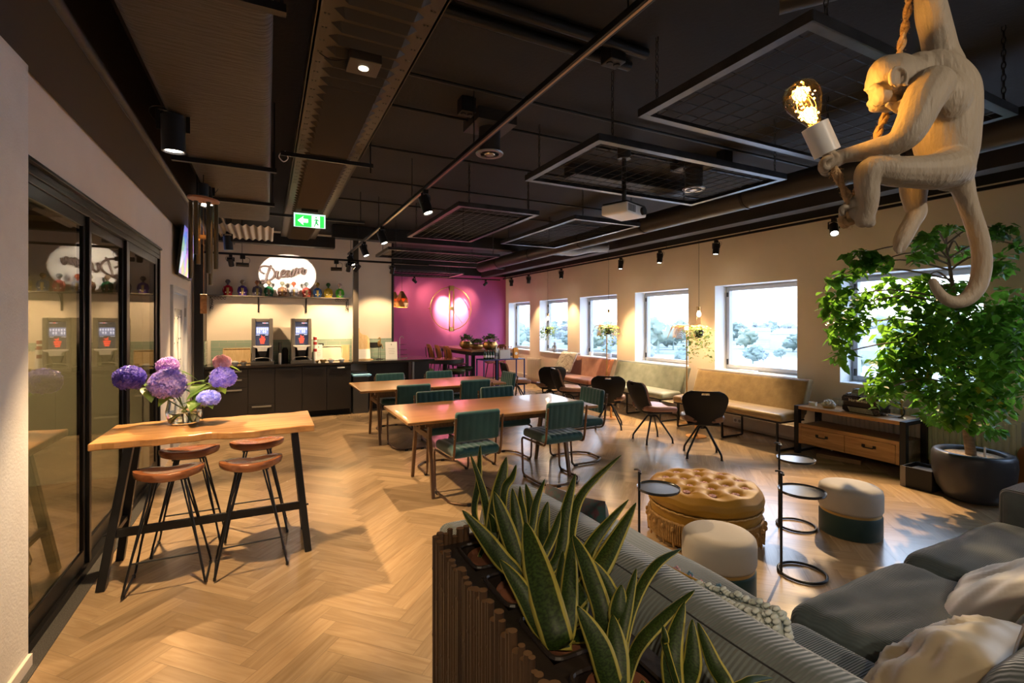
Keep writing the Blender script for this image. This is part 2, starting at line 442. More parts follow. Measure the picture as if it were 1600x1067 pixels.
m_brownplastic = mat('dark brown liner', (.022,.015,.012), .4, bump=.3, bscale=14)
m_carpet = mat('dark entrance mat', (.05,.045,.04), .95, col2=(.13,.12,.11), nscale=180, bump=.8, bscale=200)
m_cab = mat('black cabinet front', (.016,.013,.012), .42)
m_cabgap = mat('cabinet shadow gap', (.004,.004,.004), .8)
m_worktop = mat('dark worktop', (.025,.02,.018), .18, coat=.3)
m_steel = mat('brushed steel', (.35,.33,.31), .3, metal=.85)
m_grey = mat('warm grey metal', (.22,.20,.18), .4, metal=.3)
m_screen_w = mat_emit('screen white', (.75,.8,1), 1.0)
m_screen_d = mat_emit('screen dark', (.03,.035,.06), .5)
m_screen_r = mat_emit('screen red', (1,.06,.03), .9)
m_paper = mat('white paper', (.85,.84,.80), .7)
m_spotwhite = mat_emit('lamp lens', (1.0,.88,.72), 14)
m_bulbfil = mat_emit('glowing filament', (1.0,.50,.12), 26)
m_bulbfil2 = mat_emit('warm filament', (1.0,.55,.2), 18)
m_bulbglow = mat_emit('frosted glowing bulb', (1.0,.78,.55), 3.5)
m_amber = mat_glass_thin('amber bulb glass', (1,.84,.52), .12)
m_copper = mat('copper faceted shade', (.90,.50,.20), .35, metal=.85)
m_brass = mat('aged brass', (.50,.32,.12), .3, metal=.85)
m_blue = mat('blue painted steel', (.03,.05,.22), .4)
m_greenleather = mat('olive green leather', (.07,.09,.03), .35)
m_tilegrout = mat('grout', (.45,.45,.40), .9)
m_bin = mat('dark grey bin', (.05,.048,.046), .4)
m_bluebag = mat('light blue bag', (.25,.55,.85), .4)
# ================================================================ FLOOR (herringbone)
def mat_planks():
    m, nt, bs = _nodes('oak herringbone planks')
    uv = _n(nt, 'ShaderNodeUVMap'); at_ = _n(nt, 'ShaderNodeAttribute'); at_.attribute_name = 'tone'
    mp = _n(nt, 'ShaderNodeMapping'); mp.inputs['Scale'].default_value = (1.3, 13, 1)
    nz = _n(nt, 'ShaderNodeTexNoise'); nz.inputs['Scale'].default_value = 1.6; nz.inputs['Detail'].default_value = 6; nz.inputs['Distortion'].default_value = 1.5
    nt.links.new(uv.outputs[0], mp.inputs[0]); nt.links.new(mp.outputs[0], nz.inputs['Vector'])
    cr = _n(nt, 'ShaderNodeValToRGB')
    cr.color_ramp.elements[0].position = .3; cr.color_ramp.elements[1].position = .68
    cr.color_ramp.elements[0].color = (.345, .225, .12, 1); cr.color_ramp.elements[1].color = (.455, .315, .18, 1)
    nt.links.new(nz.outputs['Fac'], cr.inputs[0])
    hs = _n(nt, 'ShaderNodeHueSaturation')
    mr = _n(nt, 'ShaderNodeMapRange'); mr.inputs['To Min'].default_value = .74; mr.inputs['To Max'].default_value = 1.2
    nt.links.new(at_.outputs['Fac'], mr.inputs['Value']); nt.links.new(mr.outputs[0], hs.inputs['Value'])
    nt.links.new(cr.outputs[0], hs.inputs['Color']); nt.links.new(hs.outputs[0], bs.inputs['Base Color'])
    bs.inputs['Roughness'].default_value = .34; bs.inputs['Specular IOR Level'].default_value = 1.0; bs.inputs['Coat Weight'].default_value = .25; bs.inputs['Coat Roughness'].default_value = .16
    r2 = _n(nt, 'ShaderNodeMapRange'); r2.inputs['To Min'].default_value = .23; r2.inputs['To Max'].default_value = .29
    nt.links.new(nz.outputs['Fac'], r2.inputs['Value']); nt.links.new(r2.outputs[0], bs.inputs['Roughness'])
    bp = _n(nt, 'ShaderNodeBump'); bp.inputs['Strength'].default_value = .03; bp.inputs['Distance'].default_value = .002
    nt.links.new(nz.outputs['Fac'], bp.inputs['Height']); nt.links.new(bp.outputs[0], bs.inputs['Normal'])
    return m
m_planks = mat_planks()
FX0, FX1, FY0, FY1 = -4.0, 6.66, -4.2, 13.25
def build_floor():
    w = .105; n = 5; s = .7071; vs = []; fs = []; uvs = []; tone = []
    g = .0007
    def w2(p, q): return (p*s-q*s+.70, p*s+q*s)     # grid -> world, zigzag columns run along +Y
    K = 110
    def plank(p0, q0, p1, q1, horiz):
        cx, cy = w2((p0+p1)/2*w, (q0+q1)/2*w)
        if not (FX0+.3 < cx < FX1-.25 and FY0+.3 < cy < FY1-.25): return
        o = len(vs); L = n*w
        for a, b in ((p0, q0), (p1, q0), (p1, q1), (p0, q1)):
            aa = a*w+(g if a == p0 else -g); bb = b*w+(g if b == q0 else -g)
            x, y = w2(aa, bb); vs.append((x, y, 0.0))
        fs.append((o, o+1, o+2, o+3))
        r = random.random()*50
        if horiz: uvs.extend([(r, r), (r+L, r), (r+L, r+w), (r, r+w)])
        else: uvs.extend([(r, r), (r, r+w), (r+L, r+w), (r+L, r)])
        tone.append(min(1, max(0, random.gauss(.5, .27))))
    for q in range(-K*2, K*2):
        for k in range(-30, 30):
            p = q+2*n*k
            plank(p, q, p+n, q+1, True)
    for p in range(-K*2, K*2):
        for k in range(-30, 30):
            q = p-2*n+1+2*n*k
            plank(p, q, p+1, q+n, False)
    me = bpy.data.meshes.new('floor'); me.from_pydata(vs, [], fs)
    ul = me.uv_layers.new(name='UVMap')
    ul.data.foreach_set('uv', [c for u in uvs for c in u])
    a = me.attributes.new('tone', 'FLOAT', 'FACE'); a.data.foreach_set('value', tone)
    me.materials.append(m_planks); me.update()
    o = bpy.data.objects.new('floor', me); COL.objects.link(o); o['kind'] = 'structure'
    b = MB(); b.box(FX0, FX1, FY0, FY1, -.12, -.002)
    obj('floor_screed', b, m_floor_grout, o)
    return o
build_floor()
b = MB(); b.box(-1.03, -.955, 1.2, 6.35, 0, .006)
tag(obj('entrance_mat', b, m_carpet), 'dark speckled mat strip along the foot of the glass partition', 'mat')

# ================================================================ CEILING
CZ = 3.22
b = MB(); b.box(FX0, FX1+.1, FY0, FY1, CZ, CZ+.1)
struct('ceiling', b, m_ceil)

# ================================================================ RIGHT WALL with six windows
WX = 6.4; WT = .27; ZS, ZH = .86, 2.2
WIN = [(-3.52, -2.16), (-1.61, -.25), (.30, 1.66), (2.20, 3.57), (4.11, 5.47), (6.01, 7.36), (7.90, 9.23), (9.73, 11.07), (11.60, 12.90)]
WTOP = 2.98
b = MB(); ys = [FY0]
for a, c in WIN: ys += [a, c]
ys.append(FY1)
for i in range(0, len(ys), 2): b.box(WX, WX+WT, ys[i], ys[i+1], 0, WTOP)
for a, c in WIN: b.box(WX, WX+WT, a, c, 0, ZS-.02); b.box(WX, WX+WT, a, c, ZH, WTOP)
wr = struct('wall_right', b, m_plaster)
b = MB(); b.box(WX+.002, WX+WT, FY0, FY1, WTOP, CZ)
struct('trim_1', b, m_black)
for i, (y0, y1) in enumerate(WIN):
    t = thing('window_%d' % (len(WIN)-i), 'window', 'window'); del t['category']; del t['label']; t['kind'] = 'structure'
    t.location = (WX, (y0+y1)/2, ZS)
    hw = (y1-y0)/2; hh = ZH-ZS
    rv = MB(); th = .006
    rv.box(0.0, WT+.02, -hw, -hw+th, -.02, hh); rv.box(0.0, WT+.02, hw-th, hw, -.02, hh); rv.box(0, WT+.02, -hw, hw, hh-th, hh)
    obj('reveal', rv, m_reveal, t)
    sl = MB(); sl.box(-.02, WT+.02, -hw+th, hw-th, -.02, .005)
    obj('sill', sl, m_white, t)
    fr = MB(); f = .075; X0, X1 = WT-.01, WT+.06
    fr.box(X0, X1, -hw, -hw+f, 0, hh); fr.box(X0, X1, hw-f, hw, 0, hh)
    fr.box(X0, X1, -hw+f, hw-f, 0, f); fr.box(X0, X1, -hw+f, hw-f, hh-f, hh)
    # inner sash, slightly proud
    g2 = .05
    fr.box(X0-.02, X1-.02, -hw+.03, -hw+.03+g2, .03, hh-.03); fr.box(X0-.02, X1-.02, hw-.03-g2, hw-.03, .03, hh-.03)
    fr.box(X0-.02, X1-.02, -hw+.08, hw-.08, .03, .03+g2); fr.box(X0-.02, X1-.02, -hw+.08, hw-.08, hh-.03-g2, hh-.03)
    obj('window_frame', fr, m_frame_al, t, bevel=.004)
    hd = MB(); hd.cbox((X0-.03, hw-.055, .12), (.02, .02, .09)); hd.cbox((X0-.03, hw-.055, hh-.14), (.02, .02, .07))
    obj('hinge', hd, m_blackframe, t)
    gp = MB(); gp.box(X1-.03, X1-.022, -hw+.06, hw-.06, .06, hh-.06)
    obj('pane', gp, m_glass, t)
    # daylight guide in the opening
    L = bpy.data.lights.new('portal', 'AREA'); L.shape = 'RECTANGLE'; L.size = y1-y0; L.size_y = hh; L.cycles.is_portal = True
    lo = bpy.data.objects.new('daylight_portal', L); COL.objects.link(lo)
    lo.location = (WX+WT+.09, (y0+y1)/2, (ZS+ZH)/2); lo.rotation_euler = (0, PI/2, 0)
    lo.rotation_euler = Vector((-1, 0, 0)).to_track_quat('-Z', 'Y').to_euler()
b = MB(); b.box(WX-.05, WX, 3.2, 13.1, .04, .20); b.box(WX-.03, WX, FY0, 3.2, 0, .08)
struct('baseboard_right', b, mat('cream wall trunking', (.62,.57,.50), .6), bevel=.004)

b = MB(); b.box(FX0, FX1, FY0-.1, FY0, 0, CZ)
struct('wall_front', b, m_plaster)
# ================================================================ BACK (magenta) WALL
MY = 13.1
b = MB(); b.box(1.7, FX1, MY, MY+.15, 0, WTOP)
struct('wall_back', b, m_magenta)
b = MB(); b.box(1.7, FX1, MY+.002, MY+.15, WTOP, CZ)
struct('trim_2', b, m_black)

# ================================================================ KITCHEN WALL
KY = 9.46
b = MB(); b.box(-.955, 1.42, KY, KY+.1, 0, CZ); b.box(1.42, 2.15, KY, KY+.25, 0, CZ)
b.box(2.05, 2.15, KY+.25, MY, 0, CZ)
struct('wall_kitchen', b, m_plaster)
b = MB(); b.box(2.15, 2.19, KY-.02, KY+.27, 0, CZ)
struct('trim_3', b, m_black)
b = MB(); b.box(-1.75, -.957, 8.86, 8.96, 0, CZ)
struct('wall_side', b, m_plaster)
b = MB(); b.box(-.955, -.90, 8.86, KY, 0, CZ)
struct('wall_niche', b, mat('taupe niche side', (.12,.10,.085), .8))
def mat_tile():
    m, nt, bs = _nodes('pale green wall tiles')
    tc = _n(nt, 'ShaderNodeTexCoord'); mp = _n(nt, 'ShaderNodeMapping')
    mp.inputs['Rotation'].default_value = (PI/2, 0, 0)
    br = _n(nt, 'ShaderNodeTexBrick'); br.inputs['Scale'].default_value = 1.0
    br.inputs['Brick Width'].default_value = .24; br.inputs['Row Height'].default_value = .075; br.inputs['Mortar Size'].default_value = .004
    br.inputs['Color1'].default_value = (.28,.38,.30,1); br.inputs['Color2'].default_value = (.34,.44,.36,1); br.inputs['Mortar'].default_value = (.45,.46,.40,1)
    nt.links.new(tc.outputs['Object'], mp.inputs[0]); nt.links.new(mp.outputs[0], br.inputs[0]); nt.links.new(br.outputs[0], bs.inputs['Base Color'])
    bs.inputs['Roughness'].default_value = .15
    bp = _n(nt, 'ShaderNodeBump'); bp.inputs['Strength'].default_value = .4; bp.inputs['Distance'].default_value = -.003
    nt.links.new(br.outputs['Fac'], bp.inputs['Height']); nt.links.new(bp.outputs[0], bs.inputs['Normal'])
    return m
m_tile = mat_tile()
b = MB(); b.box(-.84, 1.41, KY-.012, KY, .93, 1.31); b.box(1.43, 2.15, KY-.012, KY, .93, 1.31); b.box(-.90, -.888, 9.1, KY-.013, .93, 1.31)
tag(obj('tiled_splashback', b, m_tile), 'pale green glazed tile splashback behind the coffee machines', 'splashback')
# black steel posts framing the niche
b = MB(); b.box(-.06, .06, -.05, .05, 0, CZ)
p0 = obj('steel_post', b, m_blacksteel, bevel=.004, loc=(-.955+.02, 8.78, 0)); tag(p0, 'black steel post left of the kitchen niche', 'post', 'kitchen posts')
b = MB(); b.box(-.045, .045, -.04, .04, .925, CZ)
p1 = obj('steel_post', b, mat('bronze grey steel', (.10,.085,.07), .35, metal=.5), bevel=.004, loc=(1.40, 8.95, 0)); tag(p1, 'bronze grey steel post rising from the worktop at the right of the niche', 'post', 'kitchen posts')

# ================================================================ LEFT WALL + glass partition
LX = -1.03
b = MB()
b.box(LX-.16, LX, 3.03, 6.58, 2.40, 2.93)
b.box(LX-.16, LX, 6.38, 6.95, 0, 2.40); b.box(LX-.16, LX, 6.58, 6.95, 2.40, 2.88)
b.box(LX-.16, LX, 8.12, 8.86, 0, CZ); b.box(LX-.16, LX, 6.95, 8.12, 2.06, CZ)
struct('wall_left', b, m_plaster)
b = MB(); b.box(LX-.35, LX+.035, FY0, 3.03, 0, 2.93)
struct('wall_column', b, m_plaster_rough)
b = MB(); b.box(LX+.035, LX+.05, FY0, 3.03, 0, .06)
struct('baseboard_left', b, m_plaster)
# partition: frame with three sliding panels
gp = thing('door_1', 'x', 'x'); del gp['label']; del gp['category']; gp['kind'] = 'structure'; gp.location = (LX-.03, 4.70, 0)
b = MB(); Y0, Y1 = 3.03-4.70, 6.38-4.70
b.box(-.06, .02, Y0, Y1, 2.29, 2.40); b.box(-.05, .03, Y0, Y1, 2.33, 2.35); b.box(-.06, .035, Y0, Y1, 0, .05); b.box(-.02, .045, Y0, Y1, 2.385, 2.405)
b.box(-.06, .03, Y1-.05, Y1, .05, 2.29)
obj('door_frame', b, m_blackframe, gp, bevel=.003)
for k, (a, c, dx) in enumerate([(3.05, 4.09, 0.0), (4.03, 5.12, -.022), (5.06, 6.32, 0.0)]):
    a -= 4.70; c -= 4.70; b = MB(); w = .095
    b.box(dx-.012, dx+.012, a, a+w, .05, 2.29); b.box(dx-.012, dx+.012, c-w, c, .05, 2.29)
    b.box(dx-.012, dx+.012, a+w, c-w, .05, .15); b.box(dx-.012, dx+.012, a+w, c-w, 2.22, 2.29)
    b.box(dx-.012, dx+.03, c-w*.55, c-w*.1, .05, 2.29) if k < 2 else None
    s_ = obj('sliding_panel', b, m_blackframe, gp, bevel=.003)
    b = MB(); b.box(dx-.004, dx+.004, a+w, c-w, .15, 2.22)
    obj('pane', b, m_partglass, s_)
# room behind the partition
b = MB(); b.box(-4.0, LX-.16, 6.36, 6.46, 0, 2.9); b.box(-4.0, -3.9, FY0, 6.36, 0, 2.9)
struct('wall_office', b, mat('beige office wall', (.62,.56,.42), .8))
b = MB(); b.box(-3.9, LX-.17, FY0, 6.36, 2.66, 2.70)
struct('trim_4', b, m_black)
# ---- door beside the niche
d = thing('door_2', 'x', 'x'); del d['label']; del d['category']; d['kind'] = 'structure'; d.location = (LX, 7.535, 0)
m_doorw = mat('grey white door paint', (.55,.56,.58), .4)
b = MB(); b.box(-.05, .03, -.58, -.50, 0, 2.06); b.box(-.05, .03, .50, .585, 0, 2.06); b.box(-.05, .03, -.50, .50, 1.98, 2.06)
obj('door_frame', b, m_doorw, d, bevel=.004)
b = MB(); b.box(-.04, 0, -.49, -.33, 0, 1.97); b.box(-.04, 0, .33, .49, 0, 1.97); b.box(-.04, 0, -.33, .33, 0, .35); b.box(-.04, 0, -.33, .33, 1.78, 1.97)
dl = obj('door_leaf', b, m_doorw, d, bevel=.004)
b = MB(); b.box(-.03, -.02, -.33, .33, .35, 1.78); obj('pane', b, mat('pale door glass', (.6,.62,.62), .15), dl)
b = MB(); b.cbox((.012, .505, 1.75), (.02, .02, .12)); b.cbox((.012, .505, .3), (.02, .02, .12)); obj('hinge', b, m_steel, d)
for k, (y, z, w, h, c) in enumerate([(-.12, 1.35, .30, .66, (.62,.45,.38)), (.16, 1.40, .17, .60, (.62,.66,.72)), (-.12, .70, .28, .5, (.75,.70,.55))]):
    q = thing('door_poster', ['pink and white poster taped to the door glass', 'narrow pale blue poster taped beside the hinge of the door', 'cream poster taped low on the door glass'][k], 'poster', (LX-.012, 7.535+y, z))
    b = MB(); b.box(0, .003, -w/2, w/2, -h/2, h/2); obj('sheet', b, mat('poster %d' % k, c, .6, col2=(.85,.85,.83), nscale=2.5, namt=.5), q)
    b = MB()
    for yy in (-w/2+.02, w/2-.02):
        for zz in (-h/2+.02, 0, h/2-.02): b.cbox((.006, yy, zz), (.004, .022, .022))
    obj('tape', b, m_black, q)
# ================================================================ CEILING SERVICES
# perforated ribbed ceiling panel
t = thing('ribbed_cable_tray', 'long dark brown perforated tray with pressed ribs under the ceiling, carrying the exit sign', 'cable tray', (.42, 0, 2.90))
b = MB(); b.box(-.235, .235, .6, 8.35, 0, .012); b.box(-.24, -.225, .6, 8.35, 0, .09); b.box(.225, .24, .6, 8.35, 0, .09)
obj('tray_sheet', b, m_tray, t)
b = MB(); y = .75
while y < 8.3:
    # tapered lozenge rib pressed downwards
    b.add([(-.175, y-.0, .0), (-.14, y-.028, .0), (.14, y-.028, .0), (.175, y, .0), (.14, y+.028, 0), (-.14, y+.028, 0), (-.13, y, -.034), (.13, y, -.034)],
          [(0,1,6), (1,2,7,6), (2,3,7), (3,4,7), (4,5,6,7), (5,0,6)][::1])
    y += .105
for i in range(len(b.f)): b.f[i] = tuple(reversed(b.f[i])) if False else b.f[i]
obj('ribs', b, m_tray, t)
b = MB(); y = .80
while y < 5:
    for x in (-.205, -.19, .19, .205, 0): b.cbox((x, y, -.001), (.008, .008, .003))
    y += .105
obj('perforations', b, m_black, t)
# insulated duct
t = thing('insulated_air_duct', 'wide black wrapped air duct left of the ribbed tray', 'air duct', (-.24, 0, 2.74))
b = MB(); b.rbox((0, 3.2, .21), (.52, 5.9, .42), .05, 4)
obj('wrapping', b, m_duct, t, smooth=40)
b = MB()
for y in (1.9, 3.95, 5.1):
    b = MB(); b.box(-.34, .30, y, y+.035, -.035, -.005); b.cyl((-.32, y+.017, -.03), (-.32, y+.017, .48), .006, 6); b.cyl((.285, y+.017, -.03), (.285, y+.017, .48), .006, 6)
    obj('hanger_rail', b, m_blacksteel, t)
t = thing('corrugated_duct', 'short pale brown corrugated duct between insulated duct and kitchen', 'air duct', (-.25, 7.2, 2.78))
b = MB()
def corr(u, v):
    return (-.32+.64*u, -.55+1.1*v, .012*math.sin(u*2*PI*8))
b.grid(corr, 96, 2)
o = obj('corrugated_sheet', b, mat('pale brown sheet metal', (.22,.16,.10), .4, metal=.4), t, smooth=60)
# beams
def beam(name, x0, x1, y0, y1, z0, z1, label, m=m_black, cat='beam'):
    c = ((x0+x1)/2, (y0+y1)/2, z0); b = MB(); b.box(x0-c[0], x1-c[0], y0-c[1], y1-c[1], 0, z1-z0)
    return tag(obj(name, b, m, loc=c, bevel=.004), label, cat)
beam('ceiling_beam', -1.02, -.70, -4.15, 8.7, 2.80, 3.21, 'black boxed beam running above the white wall over the glass partition', mat('dark brown beam', (.028,.023,.019), .6))
b = MB(); b.cyl((0, -1.2, 0), (0, 8.6, 0), .022, 10)
tag(obj('beam_pipe', b, m_pipe, loc=(-.69, 0, 2.78), smooth=50), 'thin dark pipe along the lower edge of the black beam above the partition', 'pipe')
beam('ceiling_beam', .95, 5.5, 8.35, 8.55, 3.005, 3.215, 'black beam crossing the room beyond the pink lit grid')
beam('ceiling_beam', -.9, .95, 8.05, 8.2, 2.78, 2.95, 'black beam crossing in front of the word sign')
beam('ceiling_beam', 5.55, 5.75, -4.15, 13.0, 2.93, 3.21, 'black boxed duct running the length of the room near the window wall', m_pipe)
beam('ceiling_beam', 2.75, 4.4, 4.05, 4.25, 3.10, 3.21, 'flat black beam on the ceiling above the projector', m_black)
beam('ceiling_beam', 2.3, 5.5, 11.3, 11.45, 3.005, 3.215, 'black beam crossing above the pink wall end', m_black)
# big round pipe
t = thing('round_air_duct', 'long dark round wrapped duct running beside the hanging grids', 'air duct', (4.35, 0, 2.88))
b = MB(); b.cyl((0, -4.1, 0), (0, 10.2, 0), .115, 24); obj('pipe_body', b, m_pipe, t, smooth=50)
b = MB()
for y in (.6, 1.9, 3.3, 4.8, 6.2, 7.8, 9.2): b = MB(); b.cyl((0, y, 0), (0, y+.03, 0), .122, 24); obj('pipe_band', b, m_blacksteel, t, smooth=50)
b = MB(); b.tube(bez([(0, 7.0, -.02), (.4, 7.05, -.02), (.7, 7.0, .05), (1.05, 6.95, .08)], 6), .09, 16)
obj('flexible_branch', b, mat('crumpled foil hose', (.16,.15,.14), .35, metal=.6, bump=1.0, bscale=40), t, smooth=60)
t = thing('spiral_pipe', 'round black pipe at the top edge of the picture near the rope', 'pipe', (2.55, .78, 3.05))
b = MB(); b.cyl((-.5, .62, 0), (.3, -.5, 0), .06, 20); obj('pipe_body', b, m_pipe, t, smooth=50)
# conduits with junction boxes (crossing in X)
for k, (y, z) in enumerate([(3.05, 3.19), (3.55, 3.19), (4.45, 3.19), (5.5, 3.19), (6.5, 3.19), (2.35, 3.19), (2.2, 3.19)]):
    b = MB(); x1 = 5.5 if k < 5 else 2.0
    b.cyl((.75, 0, 0), (x1, 0, 0), .012 if k < 5 else .03, 8)
    names = ['thin black conduit just beyond the nearest hanging grid', 'thin black conduit across the ceiling above the second grid', 'thin black conduit behind the round ceiling vent', 'thin black conduit over the far end of the dining tables', 'thin black conduit just before the crossing beam', 'thick black cable duct ending at the near junction boxes', 'thick black cable duct nearest the camera, right of the ribbed tray']
    tag(obj('conduit', b, m_blacksteel, loc=(0, y, z), smooth=50), names[k], 'conduit', 'ceiling conduits')
for k, (u, v, lab) in enumerate([(958, 92, 'black twin socket box at the end of the thick cable ducts'), (729, 172, 'black junction box on the conduit left of the round vent'), (1132, 250, 'black junction box on the ceiling above the second grid')]):
    p = atZ(u, v, 3.14); t = thing('junction_box', lab, 'junction box', (p.x, p.y, CZ), 0, 'ceiling junction boxes')
    b = MB(); b.box(-.055, .055, -.05, .05, -.11, 0); obj('box_body', b, m_blacksteel, t, bevel=.006)
    b = MB()
    for x in (-.025, .025): b.cyl((x, 0, -.118), (x, 0, -.109), .02, 12)
    obj('socket', b, m_black, t)
# round vents
for k, (u, v, lab) in enumerate([(765, 241, 'round silver edged ceiling vent between two tracks'), (1084, 296, 'round silver edged ceiling vent seen through the second grid')]):
    p = atZ(u, v, 2.93); t = thing('round_vent', lab, 'air vent', (p.x, p.y, 2.93), 0, 'round ceiling vents')
    b = MB(); b.lathe([(.085, 0.0), (.085, .24)], 24); b.box(-.16, .16, -.16, .16, .2, .29); obj('vent_neck', b, m_pipe, t, smooth=50)
    b = MB(); b.lathe([(.075, -.002), (.105, -.004), (.11, .006), (.085, .012), (.075, -.002)], 32); obj('vent_ring', b, m_steel, t, smooth=60)
    b = MB(); b.lathe([(.0, -.012), (.035, -.01), (.045, .0), (.04, .006), (0, .008)], 20)
    for a in range(6): b.bar((.03*math.cos(a*PI/3), .03*math.sin(a*PI/3), .0), (.08*math.cos(a*PI/3), .08*math.sin(a*PI/3), .0), .006)
    obj('vent_core', b, m_steel, t, smooth=40)
# hanging wire grids
def chain_mb(x, y, z0, z1):
    b = MB(); z = z0; i = 0
    while z < z1:
        pts = []
        for j in range(8):
            a = 2*PI*j/8; lx = .009*math.cos(a); lz = .022*math.sin(a)
            pts.append((x+(lx if i % 2 else 0), y+(0 if i % 2 else lx), z+.02+lz))
        b.tube(pts, .0028, 4, closed=True); z += .034; i += 1
    return b
def grid_panel(x0, x1, y0, y1, z, label, nx, ny, fw=.045):
    t = thing('hanging_wire_grid', label, 'ceiling grid', ((x0+x1)/2, (y0+y1)/2, z), 0, 'hanging wire grids')
    a = (x1-x0)/2; c = (y1-y0)/2; b = MB()
    for s_ in (-1, 1):
        b.box(-a, a, s_*c-(fw if s_ > 0 else 0), s_*c+(fw if s_ < 0 else 0), 0, .006); b.box(-a, a, s_*c-.003, s_*c+.003, 0, .045)
        b.box(s_*a-(fw if s_ > 0 else 0), s_*a+(fw if s_ < 0 else 0), -c, c, .0005, .0065); b.box(s_*a-.003, s_*a+.003, -c, c, 0, .045)
    obj('grid_frame', b, m_steelgrid, t)
    b = MB()
    for i in range(1, nx):
        x = -a+2*a*i/nx; b.cyl((x, -c, .02), (x, c, .02), .0025, 4)
    for i in range(1, ny):
        y = -c+2*c*i/ny; b.cyl((-a, y, .024), (a, y, .024), .0025, 4)
    obj('wire_mesh', b, m_wire, t)
    for sx in (-1, 1):
        for sy in (-1, 1): obj('chain', chain_mb(sx*(a-.12), sy*(c-.02), .03, CZ-z), m_blacksteel, t)
    return t
GZ = 2.75
grid_panel(1.85, 3.70, 1.13, 2.10, GZ, 'largest and nearest hanging wire grid, behind the monkey lamp', 16, 9)
grid_panel(1.86, 3.71, 2.47, 3.45, GZ, 'second hanging wire grid in front of the projector', 18, 10)
grid_panel(1.67, 2.58, 4.47, 6.42, GZ, 'pink lit hanging wire grid left of the projector', 10, 20)
grid_panel(3.02, 3.95, 4.45, 6.35, GZ, 'small looking hanging wire grid below the projector', 10, 20)
grid_panel(1.68, 3.60, 7.6, 8.6, GZ, 'hanging wire grid beyond the crossing beam', 20, 10)
grid_panel(2.2, 4.1, 10.6, 11.6, GZ, 'farthest hanging wire grid near the pink wall', 20, 10)

# ---------------------------------------------------------------- tracks and spotlights
def track(a, b_, label):
    a = Vector(a); b_ = Vector(b_); d = (b_-a); L = d.length; ang = math.atan2(d.y, d.x)
    t = thing('lighting_track', label, 'lighting track', a, ang, 'lighting tracks')
    b = MB(); b.box(0, L, -.018, .018, 0, .032); obj('track_rail', b, m_blackframe, t, bevel=.002)
    b = MB(); b.box(.02, L-.02, -.006, .006, -.0015, .0); obj('copper_strip', b, mat('brass strip', (.45,.30,.15), .3, metal=.9), t)
    b = MB(); x = .5
    while x < L: b.cyl((x, 0, .03), (x, 0, CZ-a.z), .004, 6); x += 1.6
    obj('suspension_rod', b, m_blacksteel, t)
    return t
TZ = 2.80
track((1.27, -3.8, TZ), (1.27, 8.9, TZ), 'long lighting track over the left of the dining tables')
track((-.46, -3.8, TZ), (-.46, 8.5, TZ), 'lighting track beside the insulated duct above the bar table')
track((-.85, 8.5, 2.64), (2.6, 8.5, 2.64), 'short lighting track across the kitchen niche')
track((2.3, 12.55, 2.82), (5.95, 12.55, 2.82), 'lighting track along the magenta wall')
track((6.08, -3.9, 2.86), (6.08, 12.6, 2.86), 'lighting track along the window wall')
def spot(x, y, z, aim, label, group, power=0, color=WARM, angle=60, blend=.5, size=1.0, on=True):
    """track spotlight hanging from (x,y,z)"""
    t = thing('track_spotlight', label, 'spotlight', (x, y, z), 0, group)
    piv = Vector((0, 0, -.10*size)); d = (Vector(aim)-(Vector((x, y, z))+piv)).normalized()
    hz = Vector((d.x, d.y, 0))
    hz = hz.normalized() if hz.length > .05 else Vector((0, 1, 0))
    side = Vector((-hz.y, hz.x, 0))
    b = MB(); b.cbox((0, 0, -.018), (.045, .045, .036)); b.bar(side*.045*size+Vector((0, 0, -.04)), -side*.045*size+Vector((0, 0, -.04)), .02, .008)
    for s_ in (-1, 1): b.bar(side*s_*.045*size+Vector((0, 0, -.04)), side*s_*.045*size+piv, .006, .02)
    obj('bracket', b, m_blackframe, t, bevel=.002)
    r = .038*size; b = MB(); L1 = .06*size; L2 = .075*size
    T = Matrix.Translation(piv) @ d.to_track_quat('Z', 'Y').to_matrix().to_4x4()
    b.lathe([(r*.6, -L1), (r, -L1+.008), (r, L2), (r*.86, L2), (r*.8, L2-.012), (.0, L2-.013)], 24, T=T)
    obj('housing', b, m_blacksteel, t, smooth=50)
    if on:
        b = MB(); b.lathe([(r*.78, L2-.010), (r*.4, L2-.007), (0, L2-.006)], 20, T=T); obj('lens', b, m_spotwhite, t, smooth=60)
    b = MB(); b.tube(bez([(.0, 0, -.02), tuple(side*.06*size+Vector((0, 0, -.03))), tuple(side*.07*size+Vector((0, 0, -.07))), tuple(side*.03*size+piv)], 5), .0025, 5)
    obj('cable', b, m_blacksteel, t)
    if power:
        loc = Vector((x, y, z))+piv+d*(L2+.012)
        lamp('SPOT', 'spot_beam', loc, power, color, Vector(loc)+d, angle=angle, blend=blend, radius=.03)
    return t
